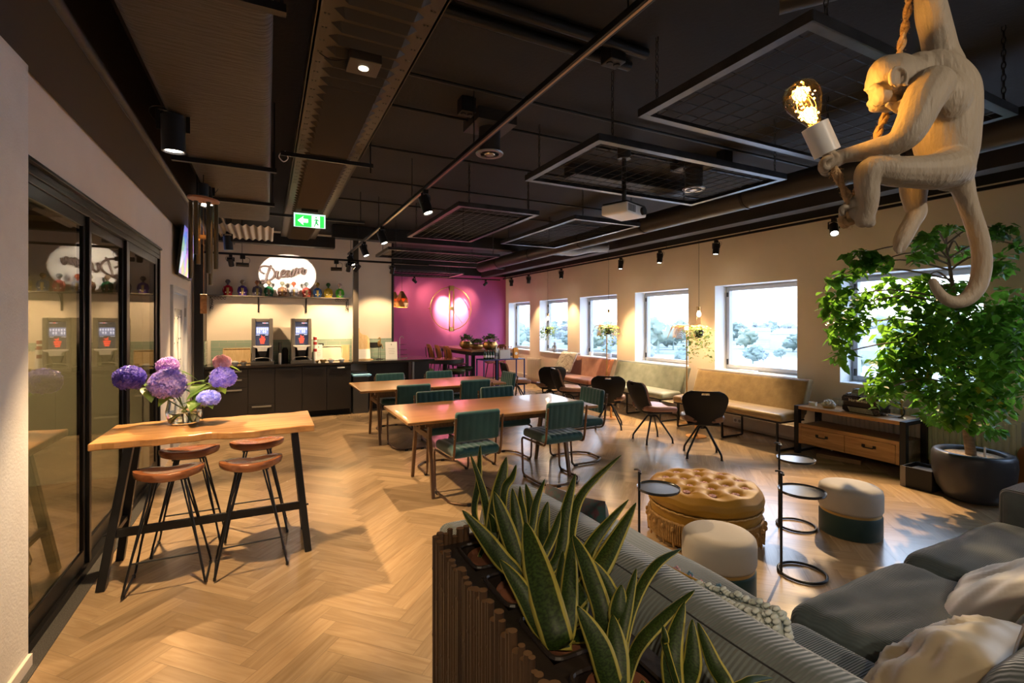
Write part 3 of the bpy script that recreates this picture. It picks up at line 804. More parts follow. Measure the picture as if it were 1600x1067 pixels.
# ================================================================ KITCHEN
CYF = 8.87; CT = .92   # cabinet front, worktop height
units = [(-.90, -.28, 'drawers'), (-.28, .11, 'door_drawer'), (.11, .52, 'door'), (.52, .91, 'door'), (.91, 1.31, 'dish')]
clab = ['black three drawer cabinet at the left end of the kitchen', 'black cabinet with a tall door over one low drawer, under the left coffee machine',
        'plain black door cabinet between the coffee machines', 'plain black door cabinet under the right coffee machine', 'black cabinet front with a small white label on its handle']
for k, (x0, x1, kind) in enumerate(units):
    t = thing('kitchen_cabinet', clab[k], 'cabinet', ((x0+x1)/2, CYF, 0), 0, 'kitchen base cabinets')
    w = (x1-x0)/2; b = MB(); b.box(-w+.001, w-.001, .022, .56, .10, .878); b.box(-w+.001, w-.001, .12, .50, 0, .10)
    obj('carcass', b, m_cabgap, t)
    def front(nm, z0, z1, hz=None):
        b = MB(); b.box(-w+.003, w-.003, 0, .02, z0, z1); f = obj(nm, b, m_cab, t, bevel=.002)
        b = MB(); b.box(-w*.72, w*.72, -.022, .0, z1-.03, z1-.022); b.box(-w*.72, w*.72, -.024, -.018, z1-.045, z1-.022)
        obj('handle', b, m_grey if nm == 'drawer' else m_blacksteel, f)
        return f
    if kind == 'drawers':
        front('drawer', .73, .865); front('drawer', .57, .725); front('drawer', .11, .565)
    elif kind == 'door_drawer': front('door', .285, .865); front('drawer', .11, .28)
    else:
        f = front('door', .11, .865)
        if kind == 'dish':
            b = MB(); b.box(-.03, .09, -.027, -.0245, .822, .842); obj('white_label', b, m_white, f)
# worktop (main + raised peninsula to the right)
b = MB(); b.box(-.895, 1.33, -.02, .59, .88, .92)
tag(obj('worktop', b, m_worktop, loc=(0, CYF, 0), bevel=.003), 'long dark polished worktop over the black kitchen cabinets', 'worktop')
pn = thing('worktop_extension', 'dark worktop extension right of the bronze post, ending beyond the white wall', 'worktop', (0, CYF-.01, 0))
b = MB(); b.box(1.34, 2.20, .0, .585, .885, .925); b.box(2.20, 2.83, .0, 1.0, .885, .925)
obj('worktop', b, m_worktop, pn, bevel=.003)
b = MB(); b.box(1.66, 2.44, .42, .46, 0, .885); b.box(2.47, 2.80, .25, .9, .0, .885)
obj('panel', b, m_cab, pn)
b = MB(); b.box(2.432, 2.468, .12, .16, 0, .885)
obj('leg', b, m_steel, pn, bevel=.003, label='silver leg')
# waste bin
t = thing('waste_bin', 'tall dark grey waste bin with light blue bag, under the worktop extension', 'bin', (1.48, 9.02, 0))
b = MB(); b.box(-.13, .13, -.12, .16, .0, .66); obj('bin_body', b, m_bin, t, bevel=.006)
b = MB(); b.box(-.125, .125, -.115, .155, .72, .735); b.box(-.125, -.11, .14, .155, .66, .72); b.box(.11, .125, .14, .155, .66, .72); obj('lid_frame', b, m_steel, t)
b = MB(); b.rbox((0, 0, .675), (.28, .30, .05), .02, 4, fn=lambda p: p*(1+.04*mnoise.noise(p*30))); b.sphere((.13, -.12, .675), .035, (1.6,1,.8), 10, 8, jit=.3); obj('bin_bag', b, m_bluebag, t, smooth=60)

# shelf with brackets
t = thing('wall_shelf', 'long thin grey shelf carrying a row of coloured figure bottles', 'shelf', (.26, KY, 2.065))
b = MB(); b.box(-1.13, 1.10, -.20, 0, -.018, 0); obj('shelf_board', b, mat('grey brown shelf', (.13,.115,.10), .5), t, bevel=.002)
for x in (-.40, .36):
    b = MB(); b.box(x-.012, x+.012, -.16, 0, -.03, -.018); b.box(x-.012, x+.012, -.016, 0, -.28, -.018); b.tube(bez([(x, -.15, -.03), (x, -.10, -.05), (x, -.05, -.12), (x, -.01, -.22)], 5), .006, 6)
    obj('bracket', b, m_blacksteel, t)
for x, s_ in ((-1.11, 1), (1.08, -1)):
    b = MB()
    b.tube(bez([(x, -.05, -.02), (x+s_*.03, -.05, -.10), (x, -.05, -.24)], 5), .005, 6)
    for j in range(5):
        cx = x+s_*(.03+.045*j); cz = -.045-.0*j
        b.tube([(cx+.018*math.cos(a*.7), -.05, cz+.018*math.sin(a*.7)) for a in range(9)], .004, 5)
        if j < 4: b.tube([(x+s_*.03+.016*math.cos(a*.7), -.05, -.09-.04*j+.016*math.sin(a*.7)) for a in range(9)], .004, 5)
    b.tube([(x, -.05, -.02), (x+s_*.24, -.05, -.02)], .005, 6); b.tube([(x, -.05, -.02), (x, -.05, -.26)], .005, 6)
    obj('scroll_bracket', b, m_blacksteel, t, smooth=60)
# figure bottles
def bottle(px, jc, sc_, hc, label, k):
    p = atY(px, 462, KY-.10)
    t = thing('figure_bottle', label, 'bottle', (p.x, KY-.10, 2.065), 0, 'figure bottles on the shelf')
    mj = mat('jacket glass %d' % k, jc, .12, coat=.5); ms = mat('shirt %d' % k, sc_, .3); mh = mat('head %d' % k, hc, .2, metal=.3, coat=.4)
    b = MB()
    def ped(a, z):
        return 0
    prof = [(.058, 0), (.066, .008), (.060, .06), (.056, .11), (.050, .148), (.028, .168), (.016, .175)]
    vs = MB(); vs.lathe(prof, 20); vs.v = [(x, y*.62, z) for x, y, z in vs.v]; b.v += vs.v; b.f += vs.f; b.mi += [0]*len(vs.f)
    for s_ in (-1, 1): b.tube(bez([(s_*.046, 0, .150), (s_*.060, -.006, .11), (s_*.062, -.02, .06), (s_*.035, -.045, .045)], 4), [.0135]*4*3+[.011], 8)
    obj('jacket', b, mj, t, smooth=60)
    b = MB(); b.add([(-.014, -.037, .005), (.014, -.037, .005), (.020, -.0325, .13), (-.020, -.0325, .13), (-.012, -.043, .02), (.012, -.043, .02), (.010, -.041, .12), (-.010, -.041, .12)], [(0,1,5,4),(4,5,6,7),(1,2,6,5),(0,4,7,3),(2,3,7,6)]); obj('shirt_front', b, ms, t)
    b = MB(); b.sphere((0, 0, .226), .031, (1, .95, 1.15), 14, 10); b.sphere((0, -.028, .214), .013, (1,1,.8), 8, 6); b.sphere((-.032, 0, .228), .012, (.6,1,1), 8, 6); b.sphere((.032, 0, .228), .012, (.6,1,1), 8, 6)
    b.lathe([(.037, .240), (.034, .250), (.022, .266), (0, .270)], 16); b.cyl((0, 0, .165), (0, 0, .205), .015, 10)
    obj('head_stopper', b, mh, t, smooth=60)
    for s_ in (-1, 1):
        b = MB(); b.sphere((s_*.03, -.042, .05), .010, (1, .5, 1.2), 8, 6); obj('cuff', b, m_paper, t, smooth=60)
bl = [(356, (.35,.01,.02), (.5,.35,.1), (.12,.09,.12), 'red jacketed figure bottle at the left end of the shelf'),
      (379, (.06,.03,.22), (.45,.33,.12), (.25,.2,.15), 'purple jacketed figure bottle, second from the left'),
      (402, (.10,.09,.14), (.28,.22,.06), (.35,.14,.06), 'grey jacketed figure bottle below the capital letter of the sign'),
      (420, (.02,.13,.05), (.2,.13,.07), (.35,.22,.12), 'dark green jacketed figure bottle on the shelf'),
      (441, (.22,.10,.05), (.4,.2,.05), (.35,.30,.18), 'brown jacketed figure bottle in the middle of the shelf'),
      (459, (.32,.30,.32), (.5,.32,.1), (.5,.12,.05), 'silver jacketed figure bottle with orange head'),
      (479, (.45,.07,.05), (.4,.25,.12), (.28,.28,.25), 'coral red jacketed figure bottle with grey head'),
      (496, (.03,.10,.30), (.5,.38,.1), (.40,.26,.04), 'blue jacketed figure bottle with golden head'),
      (513, (.60,.42,.04), (.6,.45,.06), (.06,.16,.05), 'yellow figure bottle with green head'),
      (531, (.10,.50,.03), (.6,.6,.3), (.65,.50,.45), 'bright green figure bottle at the right end of the shelf')]
for k, (px, a, b_, c_, lab) in enumerate(bl): bottle(px, a, b_, c_, lab, k)

# word sign
t = thing('word_sign', 'cut metal word Dream in flowing script on the floodlit wall', 'sign', (.3, KY-.03, 2.46))
def sgn(x, y): 
    p = atY(380+x/10, 400+y/10, KY-.03); return (p.x-.3, 0, p.z-2.46)
strokes = [[(330,280),(275,245),(255,195),(295,160),(360,158),(425,178),(470,215),(492,270),(472,330),(425,372),(350,405),(290,425),(260,412),(268,388),(310,382),(350,400)],
           [(440,145),(408,190),(385,260),(365,330),(350,395)],
           [(505,262),(532,238),(520,290),(522,335),(550,352),(580,325),(600,295)],
           [(598,290),(640,258),(648,226),(618,228),(590,275),(600,322),(650,322),(680,295)],
           [(735,240),(698,232),(668,275),(682,322),(716,308),(742,245),(738,300),(758,322),(780,262),(790,205)],
           [(790,205),(792,240),(786,290)],[(788,262),(820,205),(842,200),(832,250),(822,315)],[(826,290),(858,218),(884,203),(880,240),(876,285)],[(878,275),(905,212),(930,190),(940,210),(934,258),(955,285),(978,250),(985,205)]]
b = MB()
for s_ in strokes:
    b.tube(bez([sgn(*p) for p in s_], 6), .0165, 8)
for i, v in enumerate(b.v): b.v[i] = (v[0], v[1]*.8, v[2])
obj('lettering', b, mat('rose bronze letters', (.10,.055,.04), .45, metal=.2), t, smooth=60)
b = MB()
for x in (-.35, 0, .2): b.cyl((x, 0, .0), (x, .03, .0), .004, 6)
obj('standoff', b, m_bronze, t)

# coffee machines
def coffee(x, label):
    t = thing('coffee_machine', label, 'coffee machine', (x, 8.90, CT))
    b = MB(); b.box(-.155, -.10, .0, .42, .06, .76); b.box(.10, .155, .0, .42, .06, .76); b.box(-.10, .10, .06, .42, .28, .70); b.box(-.10, .10, .20, .42, .05, .28); b.box(-.10, .10, .02, .42, .70, .755)
    obj('housing', b, m_grey, t, bevel=.008)
    b = MB(); b.box(-.17, .17, -.03, .44, 0, .055); obj('drip_base', b, mat('dark grey plastic', (.07,.065,.06), .35), t, bevel=.006)
    b = MB(); b.box(-.098, .098, .03, .06, .705, .745); obj('bean_window', b, mat('coffee beans', (.16,.07,.025), .35, col2=(.35,.18,.08), nscale=70, bump=.8, bscale=80), t)
    b = MB(); b.box(-.099, .099, .035, .06, .32, .70); sc = obj('display', b, m_screen_d, t)
    b = MB(); b.box(-.09, .09, .033, .035, .50, .62); obj('menu_field', b, mat_emit('menu blue grey', (.16,.2,.38), .9), sc)
    b = MB()
    for r_ in range(2):
        for c_ in range(6):
            if (r_, c_) in ((1, 2), (1, 5)): continue
            b.box(-.083+c_*.03, -.066+c_*.03, .031, .033, .575-r_*.045, .602-r_*.045)
            b.box(-.080+c_*.03, -.069+c_*.03, .031, .033, .565-r_*.045, .570-r_*.045)
    b.box(-.095, -.04, .031, .034, .485, .49); b.box(.04, .085, .031, .034, .485, .49); b.box(-.0, .085, .031, .034, .68, .686)
    obj('menu_icons', b, m_screen_w, sc)
    b = MB()
    b.box(-.035, .035, .031, .034, .375, .40); b.box(-.042, .042, .031, .034, .405, .43); b.box(-.028, .028, .031, .034, .345, .37)
    b.add([(-.02, .032, .44), (.015, .032, .435), (.04, .032, .463), (.008, .032, .458), (-.018, .032, .485), (-.012, .032, .455)], [(0,1,2,3,4,5)])
    b.box(.02, .045, .031, .034, .678, .690)
    obj('cup_emblem', b, m_screen_r, sc)
    b = MB(); b.prism([(-.135, .31), (.135, .31), (.125, .29), (.075, .275), (.065, .225), (-.065, .225), (-.075, .275), (-.125, .29)], -.045, .05, T=Matrix.Rotation(PI/2, 4, 'X'))
    obj('spout_cover', b, m_white, t, bevel=.005)
    b = MB(); b.prism([(-.07, .225), (.07, .225), (.04, .13), (-.04, .13)], -.06, .0, T=Matrix.Rotation(PI/2, 4, 'X')); b.box(-.098, .098, .19, .20, .06, .27); b.box(-.10, .10, -.0, .19, .055, .065)
    obj('outlet_recess', b, m_black, t, bevel=.006)
    b = MB(); b.tube(bez([(-.13, -.01, .06), (-.12, -.02, .10), (0, -.03, .118), (.11, -.02, .10), (.14, -.01, .04)], 6), .006, 6); obj('tray_rim', b, m_steel, t, smooth=60)
coffee(-.075, 'left grey coffee machine with menu display and red cup emblem')
coffee(.515, 'right grey coffee machine with menu display and red cup emblem')
# worktop clutter
def tray_upright(x, y, w, h, label, m, gap=True):
    t = thing('serving_tray', label, 'tray', (x, y, CT))
    b = MB(); T = Matrix.Rotation(-.16, 4, 'X'); b.rbox((0, .0, h/2+.003), (w, .012, h), .006, 3, T=T); obj('tray_board', b, m, t, smooth=50)
    b = MB()
    for z0, z1 in ((.003, .018), (h-.012, h+.003)): b.box(-w/2, w/2, -.02, -.004, z0, z1, T=T)
    for s_ in (-1, 1): b.box(s_*w/2-.006, s_*w/2+.006, -.02, -.004, .003, h, T=T)
    obj('tray_rim', b, m, t, bevel=.003)
    return t
tray_upright(-.46, 9.36, .40, .26, 'pale wooden tray leaning upright on the tiles left of the coffee machines', m_board)
tr = tray_upright(1.03, 9.34, .38, .27, 'white tray with wooden edge leaning upright right of the coffee machines', mat('bright tray', (.80,.72,.58), .5))
b = MB(); b.box(-.07, .07, -.004, .004, 0, .28)
tag(obj('wooden_block', b, m_board, loc=(1.28, 9.36, CT)), 'narrow wooden board behind the bronze post', 'board')
def bowl(x, y, r, label, m, m2=None):
    t = thing('small_bowl', label, 'bowl', (x, y, CT), 0, 'bowls on the kitchen worktop')
    b = MB(); b.lathe([(r*.55, 0), (r*.6, .006), (r, r*.85), (r*.93, r*.85), (r*.5, .012), (0, .012)], 24); obj('bowl_body', b, m, t, smooth=50)
    b = MB(); 
    for i in range(14):
        a = random.random()*6.28; q = random.random()*r*.6; b.cbox((q*math.cos(a), q*math.sin(a), r*.75+random.random()*.02), (.022, .012, .02), )
    obj('sugar_sachets', b, m2 or m_paper, t)
bowl(-.60, 9.06, .055, 'white bowl of sachets at the far left of the worktop', m_white, mat('dark red sachets', (.35,.08,.05), .5, col2=(.8,.75,.7), nscale=40))
bowl(-.47, 9.05, .055, 'white bowl of sachets in front of the wooden tray', m_white)
bowl(-.35, 9.06, .055, 'white bowl of sachets beside the left coffee machine', m_white, mat('brown sachets', (.35,.18,.07), .5))
bowl(.99, 8.98, .055, 'grey bowl of sachets in front of the white tray', m_white, mat('mixed sachets', (.35,.15,.08), .5, col2=(.8,.8,.75), nscale=40))
bowl(1.17, 9.0, .055, 'grey bowl of sachets beside the bronze post', m_white)
bowl(.86, 8.97, .06, 'small brass coloured bowl among the white ones', mat('brass bowl', (.55,.38,.14), .3, metal=.6))
bowl(.76, 9.02, .045, 'small glass bowl right of the right coffee machine', m_brass)
def cyl_thing(name, label, cat, loc, parts, group=None):
    t = thing(name, label, cat, loc, 0, group)
    for nm, prof, m in parts:
        b = MB(); b.lathe(prof, 20); obj(nm, b, m, t, smooth=40)
    return t
cyl_thing('flask', 'slim steel flask with black top between the coffee machines', 'flask', (.185, 8.98, CT), [('flask_body', [(.028,0),(.028,.17),(.022,.18)], m_steel), ('flask_cap', [(.022,.18),(.02,.22),(.026,.24),(.02,.36),(.0,.36)], m_black)])
cyl_thing('milk_frother', 'black kettle shaped frother in the dark between the machines', 'kitchen appliance', (.27, 9.25, CT), [('frother_body', [(.05,0),(.05,.22),(.03,.26),(0,.26)], m_black)])
t = thing('cup_stack', 'stack of red and white paper cups beside the right coffee machine', 'cups', (.735, 9.02, CT))
b = MB(); b.cyl((0,0,0), (0,0,.45), .028, 16); obj('cups', b, m_paper, t, smooth=50)
b = MB()
for z in (.19, .31, .39): b.cyl((0,0,z), (0,0,z+.05), .0295, 16)
obj('red_bands', b, mat('red band', (.35,.03,.03), .5), t, smooth=50)
def paper(x, y, w, h, label, dark=False):
    t = thing('standing_note', label, 'notice', (x, y, CT))
    b = MB(); T = Matrix.Rotation(-.12, 4, 'X'); b.box(-w/2, w/2, 0, .004, 0, h, T=T); obj('note_sheet', b, m_paper, t)
    b = MB(); b.cbox((0, -.003, h*.85), (.014, .003, .03), T=T)
    for i in range(4): b.cbox((0, -.0025, h*(.62-.1*i)), (w*(.55-.1*(i % 2)), .002, .004), T=T)
    obj('note_text', b, mat('grey print', (.35,.33,.3), .7), t)
paper(.82, 9.32, .13, .30, 'blank white notice leaning on the tiles left of the white tray')
paper(2.09, 9.18, .22, .33, 'white printed notice standing by the end of the white wall')
t = thing('wooden_stand', 'wooden board and note on a wooden stand right of the bronze post', 'stand', (1.58, 9.22, CT))
T = Matrix.Rotation(-.2, 4, 'X')
b = MB()
o = [(-.12, .02), (.13, .02), (.12, .40), (.085, .46), (.0, .48), (-.045, .52), (-.05, .60), (-.10, .60), (-.105, .54), (-.13, .46)]
b.prism([(x, z) for x, z in o], -.01, .01, T=T @ Matrix.Rotation(PI/2, 4, 'X')); obj('cutting_board', b, m_board, t, bevel=.004)
b = MB(); b.box(-.13, .15, -.06, -.03, .0, .02); b.box(-.13, .17, -.06, .08, .0, .012); obj('ledge', b, m_board, t, bevel=.003)
b = MB(); b.box(-.10, .12, -.035, -.03, .02, .20, T=T); obj('note_card', b, m_paper, t)
t = thing('bird_figurine', 'brass bird figurine standing on thin legs on the worktop', 'figurine', (1.87, 9.22, CT))
b = MB(); b.sphere((.0, 0, .30), .035, (1.0, .8, 1.7), 14, 10, T=None); b.tube(bez([(.01, 0, .33), (.02, 0, .38), (.0, 0, .41), (-.03, 0, .38)], 5), [.014]*5+[.012]*5+[.008]*6, 8); b.tube(bez([(.03, 0, .30), (.055, 0, .25), (.06, 0, .20)], 4), .01, 6)
obj('bird_body', b, m_brass, t, smooth=60)
b = MB(); b.cyl((-.02, 0, .01), (-.015, 0, .27), .004, 6); b.cyl((.02, 0, .01), (.01, 0, .27), .004, 6); b.box(-.06, .06, -.04, .04, 0, .012); obj('bird_stand', b, m_blacksteel, t)
t = thing('tiered_stand', 'small glass tiered stand at the end of the worktop extension', 'stand', (2.33, 9.3, CT+.005))
b = MB()
for z, r_ in ((.06, .10), (.16, .085), (.26, .07)): b.lathe([(0, z), (r_, z), (r_+.004, z+.012), (r_-.002, z+.004), (0, z+.004)], 24)
obj('tiers', b, m_clearthin, t, smooth=50)
b = MB(); b.cyl((-.06, 0, 0), (-.06, 0, .38), .005, 8); b.tube(bez([(-.06, 0, .38), (-.02, 0, .43), (.02, 0, .38)], 5), .005, 6); b.cyl((-.1, -.05, 0), (.1, .05, .004), .006, 8); obj('rod', b, m_steel, t)
for k, (x, z, lab) in enumerate([(.13+.14, 1.06, 'black wall socket behind the frother'), (.87, 1.19, 'black wall socket above the white tray'), (1.83, 1.19, 'black double wall socket behind the bird figurine')]):
    t = thing('wall_socket', lab, 'socket', (x, KY-.012, z), 0, 'kitchen wall sockets'); b = MB(); w = .12 if k == 2 else .045
    b.box(-w, w, -.012, 0, -.045, .045); obj('socket_plate', b, m_black, t, bevel=.003)
# TV on the left wall
t = thing('wall_television', 'flat television with a blue city picture mounted above the door', 'television', (-.93, 7.62, 2.55))
T = Matrix.Rotation(.10, 4, 'Y')
b = MB(); b.box(-.03, .0, -.56, .52, -.36, .38, T=T); obj('tv_body', b, m_black, t, bevel=.004)
def mat_tv():
    m, nt, bs = _nodes('television picture'); tc = _n(nt, 'ShaderNodeTexCoord'); vo = _n(nt, 'ShaderNodeTexVoronoi'); vo.inputs['Scale'].default_value = 7
    sx = _n(nt, 'ShaderNodeSeparateXYZ'); cr = _n(nt, 'ShaderNodeValToRGB'); mr = _n(nt, 'ShaderNodeMapRange'); mr.inputs['From Min'].default_value = -.36; mr.inputs['From Max'].default_value = .38
    cr.color_ramp.elements[0].color = (.75,.72,.75,1); cr.color_ramp.elements[1].color = (.05,.07,.45,1)
    e = cr.color_ramp.elements.new(.45); e.color = (.42,.40,.62,1)
    mx = _n(nt, 'ShaderNodeMixRGB', blend_type='MULTIPLY'); mx.inputs[0].default_value = .7
    nt.links.new(tc.outputs['Object'], sx.inputs[0]); nt.links.new(sx.outputs[2], mr.inputs['Value']); nt.links.new(mr.outputs[0], cr.inputs[0])
    nt.links.new(tc.outputs['Object'], vo.inputs['Vector']); nt.links.new(cr.outputs[0], mx.inputs[1]); nt.links.new(vo.outputs['Color'], mx.inputs[2])
    nt.links.new(mx.outputs[0], bs.inputs['Emission Color']); bs.inputs['Emission Strength'].default_value = .8; bs.inputs['Base Color'].default_value = (.01,.01,.02,1); bs.inputs['Roughness'].default_value = .1
    return m
b = MB(); b.box(.0005, .002, -.535, .495, -.335, .36, T=T); obj('screen', b, mat_tv(), t)
b = MB(); b.box(-.09, -.03, -.2, .2, -.12, .12); obj('wall_bracket', b, m_black, t)
# ================================================================ DINING
def dining_table(x0, x1, y0, y1, z, label):
    t = thing('dining_table', label, 'table', ((x0+x1)/2, (y0+y1)/2, 0), 0, 'long dining tables')
    a = (x1-x0)/2; c = (y1-y0)/2
    b = MB(); b.rbox((0, 0, z-.014), (2*a, 2*c, .028), .008, 3); obj('tabletop', b, m_oakdark, t, smooth=50)
    b = MB()
    for s_ in (-1, 1): b.box(-a+.22, a-.22, s_*(c-.22)-.012, s_*(c-.22)+.012, z-.10, z-.028)
    b.box(-a+.24, a-.24, -.03, .03, z-.17, z-.13)
    obj('apron', b, m_oakleg, t, bevel=.002)
    for sx in (-1, 1):
        x = sx*(a-.27)
        b = MB(); b.bar((x, -(c-.26), z-.20), (x, (c-.26), z-.20), .032, .055); b.bar((x, -(c-.40), z-.04), (x, c-.40, z-.04), .03, .03)
        obj('leg_rail', b, m_oakleg, t, bevel=.003)
        for sy in (-1, 1):
            # tapering splayed leg: wide at the knee
            yb = sy*(c-.14); ym = sy*(c-.26); yt = sy*(c-.30)
            b = MB()
            for (za, ya, wa), (zb, yb_, wb) in (((0, yb, .032), (z-.20, ym, .062)), ((z-.20, ym, .062), (z-.028, sy*(c-.24), .045))):
                vs = []
                for zz, yy, w in ((za, ya, wa), (zb, yb_, wb)):
                    vs += [(x-.016, yy-w/2, zz), (x+.016, yy-w/2, zz), (x+.016, yy+w/2, zz), (x-.016, yy+w/2, zz)]
                b.add(vs, [(3,2,1,0),(4,5,6,7),(0,1,5,4),(1,2,6,5),(2,3,7,6),(3,0,4,7)])
            obj('leg', b, m_oakleg, t, bevel=.004)
    return t
dining_table(1.08, 3.10, 4.13, 5.12, .74, 'long brown wooden dining table, the nearer one, with teal chairs')
dining_table(1.05, 3.10, 6.32, 7.32, .74, 'long brown wooden dining table, the farther one before the kitchen')

def teal_chair():
    """origin at floor below the seat centre, facing +Y"""
    t = thing('teal_dining_chair', 'x', 'chair')
    W = .23; m = m_bronze
    def chan(p):
        q = p.copy(); f = abs(math.sin(p.x*PI/.062))**.5; 
        if abs(p.y) > 0: pass
        return q
    # seat
    b = MB()
    def seatf(p):
        q = p.copy()
        if p.z > 0: q.z += .007*(abs(math.sin((p.x+.031)*PI/.066))**.6-.6)+.008*math.cos(p.y*PI/.48)*1
        return q
    N = 64
    b.rbox((0, .02, .455), (.46, .47, .085), .038, 9, fn=seatf)
    obj('seat', b, m_tealvel, t, smooth=60)
    b = MB()
    def backf(p):
        q = p.copy()
        q.y += (.0055*(abs(math.sin((p.x+.031)*PI/.066))**.6-.6))*(1 if p.y > 0 else -.5)
        q.y -= .12*(p.x*p.x)*-1*0
        q.y += .10*p.x*p.x
        return q
    Tb = Matrix.Translation((0, -.205, .69)) @ Matrix.Rotation(-.13*-1, 4, 'X')
    b.rbox((0, 0, 0), (.44, .055, .27), .026, 9, fn=backf, T=Tb)
    obj('backrest', b, m_tealvel, t, smooth=60)
    b = MB()
    # one continuous tube: back upright -> seat rail -> front leg -> floor runner -> rear cross
    for s_ in (-1, 1):
        pts = [(s_*W, -.255, .78), (s_*W, -.215, .46), (s_*W, -.19, .405), (s_*(W), .235, .405), (s_*W, .255, .38), (s_*W, .235, .04), (s_*W, .20, .015), (s_*W, -.12, .015), (s_*(W-.10), -.24, .015), (0, -.24, .015)]
        b.tube(filletpath(pts, .045, 5), .0115, 8, cap=True)
    obj('tube_frame', b, m, t, smooth=60)
    b = MB()
    for s_ in (-1, 1):
        b.cbox((s_*W, .185, .012), (.03, .04, .024)); b.cbox((s_*.10, -.24, .012), (.04, .03, .024))
    obj('foot_cap', b, m_black, t, bevel=.003)
    b = MB()
    for s_ in (-1, 1):
        for z in (.60, .66, .74): b.cyl((s_*(W+.008), -.235-.02*(z-.6), z), (s_*(W+.014), -.235-.02*(z-.6), z), .006, 8)
    obj('screws', b, m_steel, t, smooth=50)
    return t
m_tealvel = mat('teal velvet', (.006,.048,.055), .5, col2=(.012,.085,.088), nscale=5, sheen=.45, bump=.1, bscale=80, spec=.3)
m_tealvel_dark = m_tealvel
ch = teal_chair()
tc_list = [(1.66, 4.20, 0.06, 'teal channelled chair at the near left of the nearer table, its back to us'),
  (2.63, 4.26, 0.03, 'teal channelled chair at the near right of the nearer table, its back to us'),
  (1.72, 5.16, PI, 'teal chair across the nearer table on the left, only its backrest over the tabletop'),
  (2.52, 5.19, PI, 'teal chair across the nearer table on the right, only its backrest over the tabletop'),
  (3.27, 4.76, PI/2, 'teal chair at the right end of the nearer table'),
  (1.66, 6.27, 0.0, 'teal chair on the near side of the farther table, left one'),
  (2.56, 6.40, 0.0, 'teal chair on the near side of the farther table, right one'),
  (1.70, 7.36, PI, 'teal chair beyond the farther table, left one near the waste bin'),
  (2.50, 7.38, PI, 'teal chair beyond the farther table, right one'),
  (3.22, 6.92, PI/2, 'teal chair at the right end of the farther table')]
for i, (x, y, rz, lab) in enumerate(tc_list):
    o = ch if i == 0 else dup(ch, (x, y, 0), rz)
    o.location = (x, y, 0); o.rotation_euler = (0, 0, rz); o['label'] = lab; o['group'] = 'teal dining chairs'

# swivel shell chairs
def shell_chair(mseat):
    """facing +Y, origin on the floor"""
    t = thing('shell_chair', 'x', 'chair')
    def outline(v):   # half width of back at height v 0..1
        pts = [(0, .165), (.1, .19), (.3, .212), (.5, .236), (.65, .252), (.76, .256), (.85, .245), (.92, .222), (.97, .19), (1.0, .155)]
        for (a, wa), (c, wc) in zip(pts, pts[1:]):
            if v <= c: f = (v-a)/(c-a); f = f*f*(3-2*f) if False else f; return wa+(wc-wa)*f
        return pts[-1][1]
    def backpt(u, v, off):
        s_ = u*2-1; w = outline(v); x = s_*w
        z = .41+.405*v
        y = -.17-.12*v+.03*math.sin(v*PI)*-1+.09*(abs(s_)**2.2)*(.4+.6*(1-v)) - off
        # handle dip
        if v > .93 and abs(s_) < .6: z -= 0
        return Vector((x, y, z))
    def both(off0, off1, nu=20, nv=18, skip=None):
        b = MB(); n1 = nv+1
        V = [backpt(i/nu, j/nv, off0) for i in range(nu+1) for j in range(nv+1)]+[backpt(i/nu, j/nv, off1) for i in range(nu+1) for j in range(nv+1)]
        F = []; o = (nu+1)*n1
        for i in range(nu):
            for j in range(nv):
                if skip and skip(i, j):
                    for (p, q) in ((i*n1+j, (i+1)*n1+j), ((i+1)*n1+j, (i+1)*n1+j+1), ((i+1)*n1+j+1, i*n1+j+1), (i*n1+j+1, i*n1+j)):
                        F.append((p, q, q+o, p+o))
                    continue
                a = i*n1+j; c = (i+1)*n1+j
                F.append((a, c, c+1, a+1)); F.append((a+o, a+1+o, c+1+o, c+o))
        for i in range(nu):
            for j in (0, nv): a = i*n1+j; c = (i+1)*n1+j; F.append((a, c, c+o, a+o))
        for j in range(nv):
            for i in (0, nu): a = i*n1+j; F.append((a, a+1, a+1+o, a+o))
        b.add(V, F); return b
    hole = lambda i, j: 8 <= i <= 11 and j == 16
    b = both(.004, .020, skip=hole); obj('back_shell', b, m_leather_black, t, smooth=60)
    b = both(-.028, .003, skip=hole); b.v = [(x*.955, y, z if z < .8 else z-.004) for x, y, z in b.v]; obj('back_pad', b, mseat, t, smooth=60)
    b = MB()
    def sf(p):
        q = p.copy(); r_ = (p.x/.25)**2
        q.z += .03*r_ if p.z > -1 else 0
        q.z -= .02*max(0, p.y/.22)**2
        q.x *= 1-.18*max(0, p.y/.22)**2-.12*max(0, -p.y/.22)**2
        q.z += .02*max(0, -p.y/.22)**2
        return q
    b.rbox((0, .035, .44), (.50, .47, .075), .036, 7, fn=sf); obj('seat', b, mseat, t, smooth=60)
    b = MB(); b.rbox((0, .02, .405), (.36, .36, .03), .014, 4); b.cyl((0, 0, .33), (0, 0, .40), .035, 16); b.bar((0, -.14, .415), (0, -.20, .47), .24, .02); obj('seat_base', b, m_black, t, smooth=50)
    for k in range(4):
        a = PI/4+k*PI/2
        c, s_ = math.cos(a), math.sin(a); b = MB()
        b.tube(filletpath([(0.02*c, .02*s_, .345), (.06*c, .06*s_, .345), (.265*c, .265*s_, .06), (.27*c, .27*s_, .006)], .02, 4), [.014]*6+[.011]*10 if False else .0125, 8)
        b.cyl((.27*c, .27*s_, 0), (.27*c, .27*s_, .008), .017, 12)
        obj('leg', b, m_darktube, t, smooth=60)
    return t
sA = shell_chair(m_leather_tan); sB = shell_chair(m_leather_brown)
mgr = mat('grey leather', (.25,.24,.22), .35, bump=.1, bscale=250)
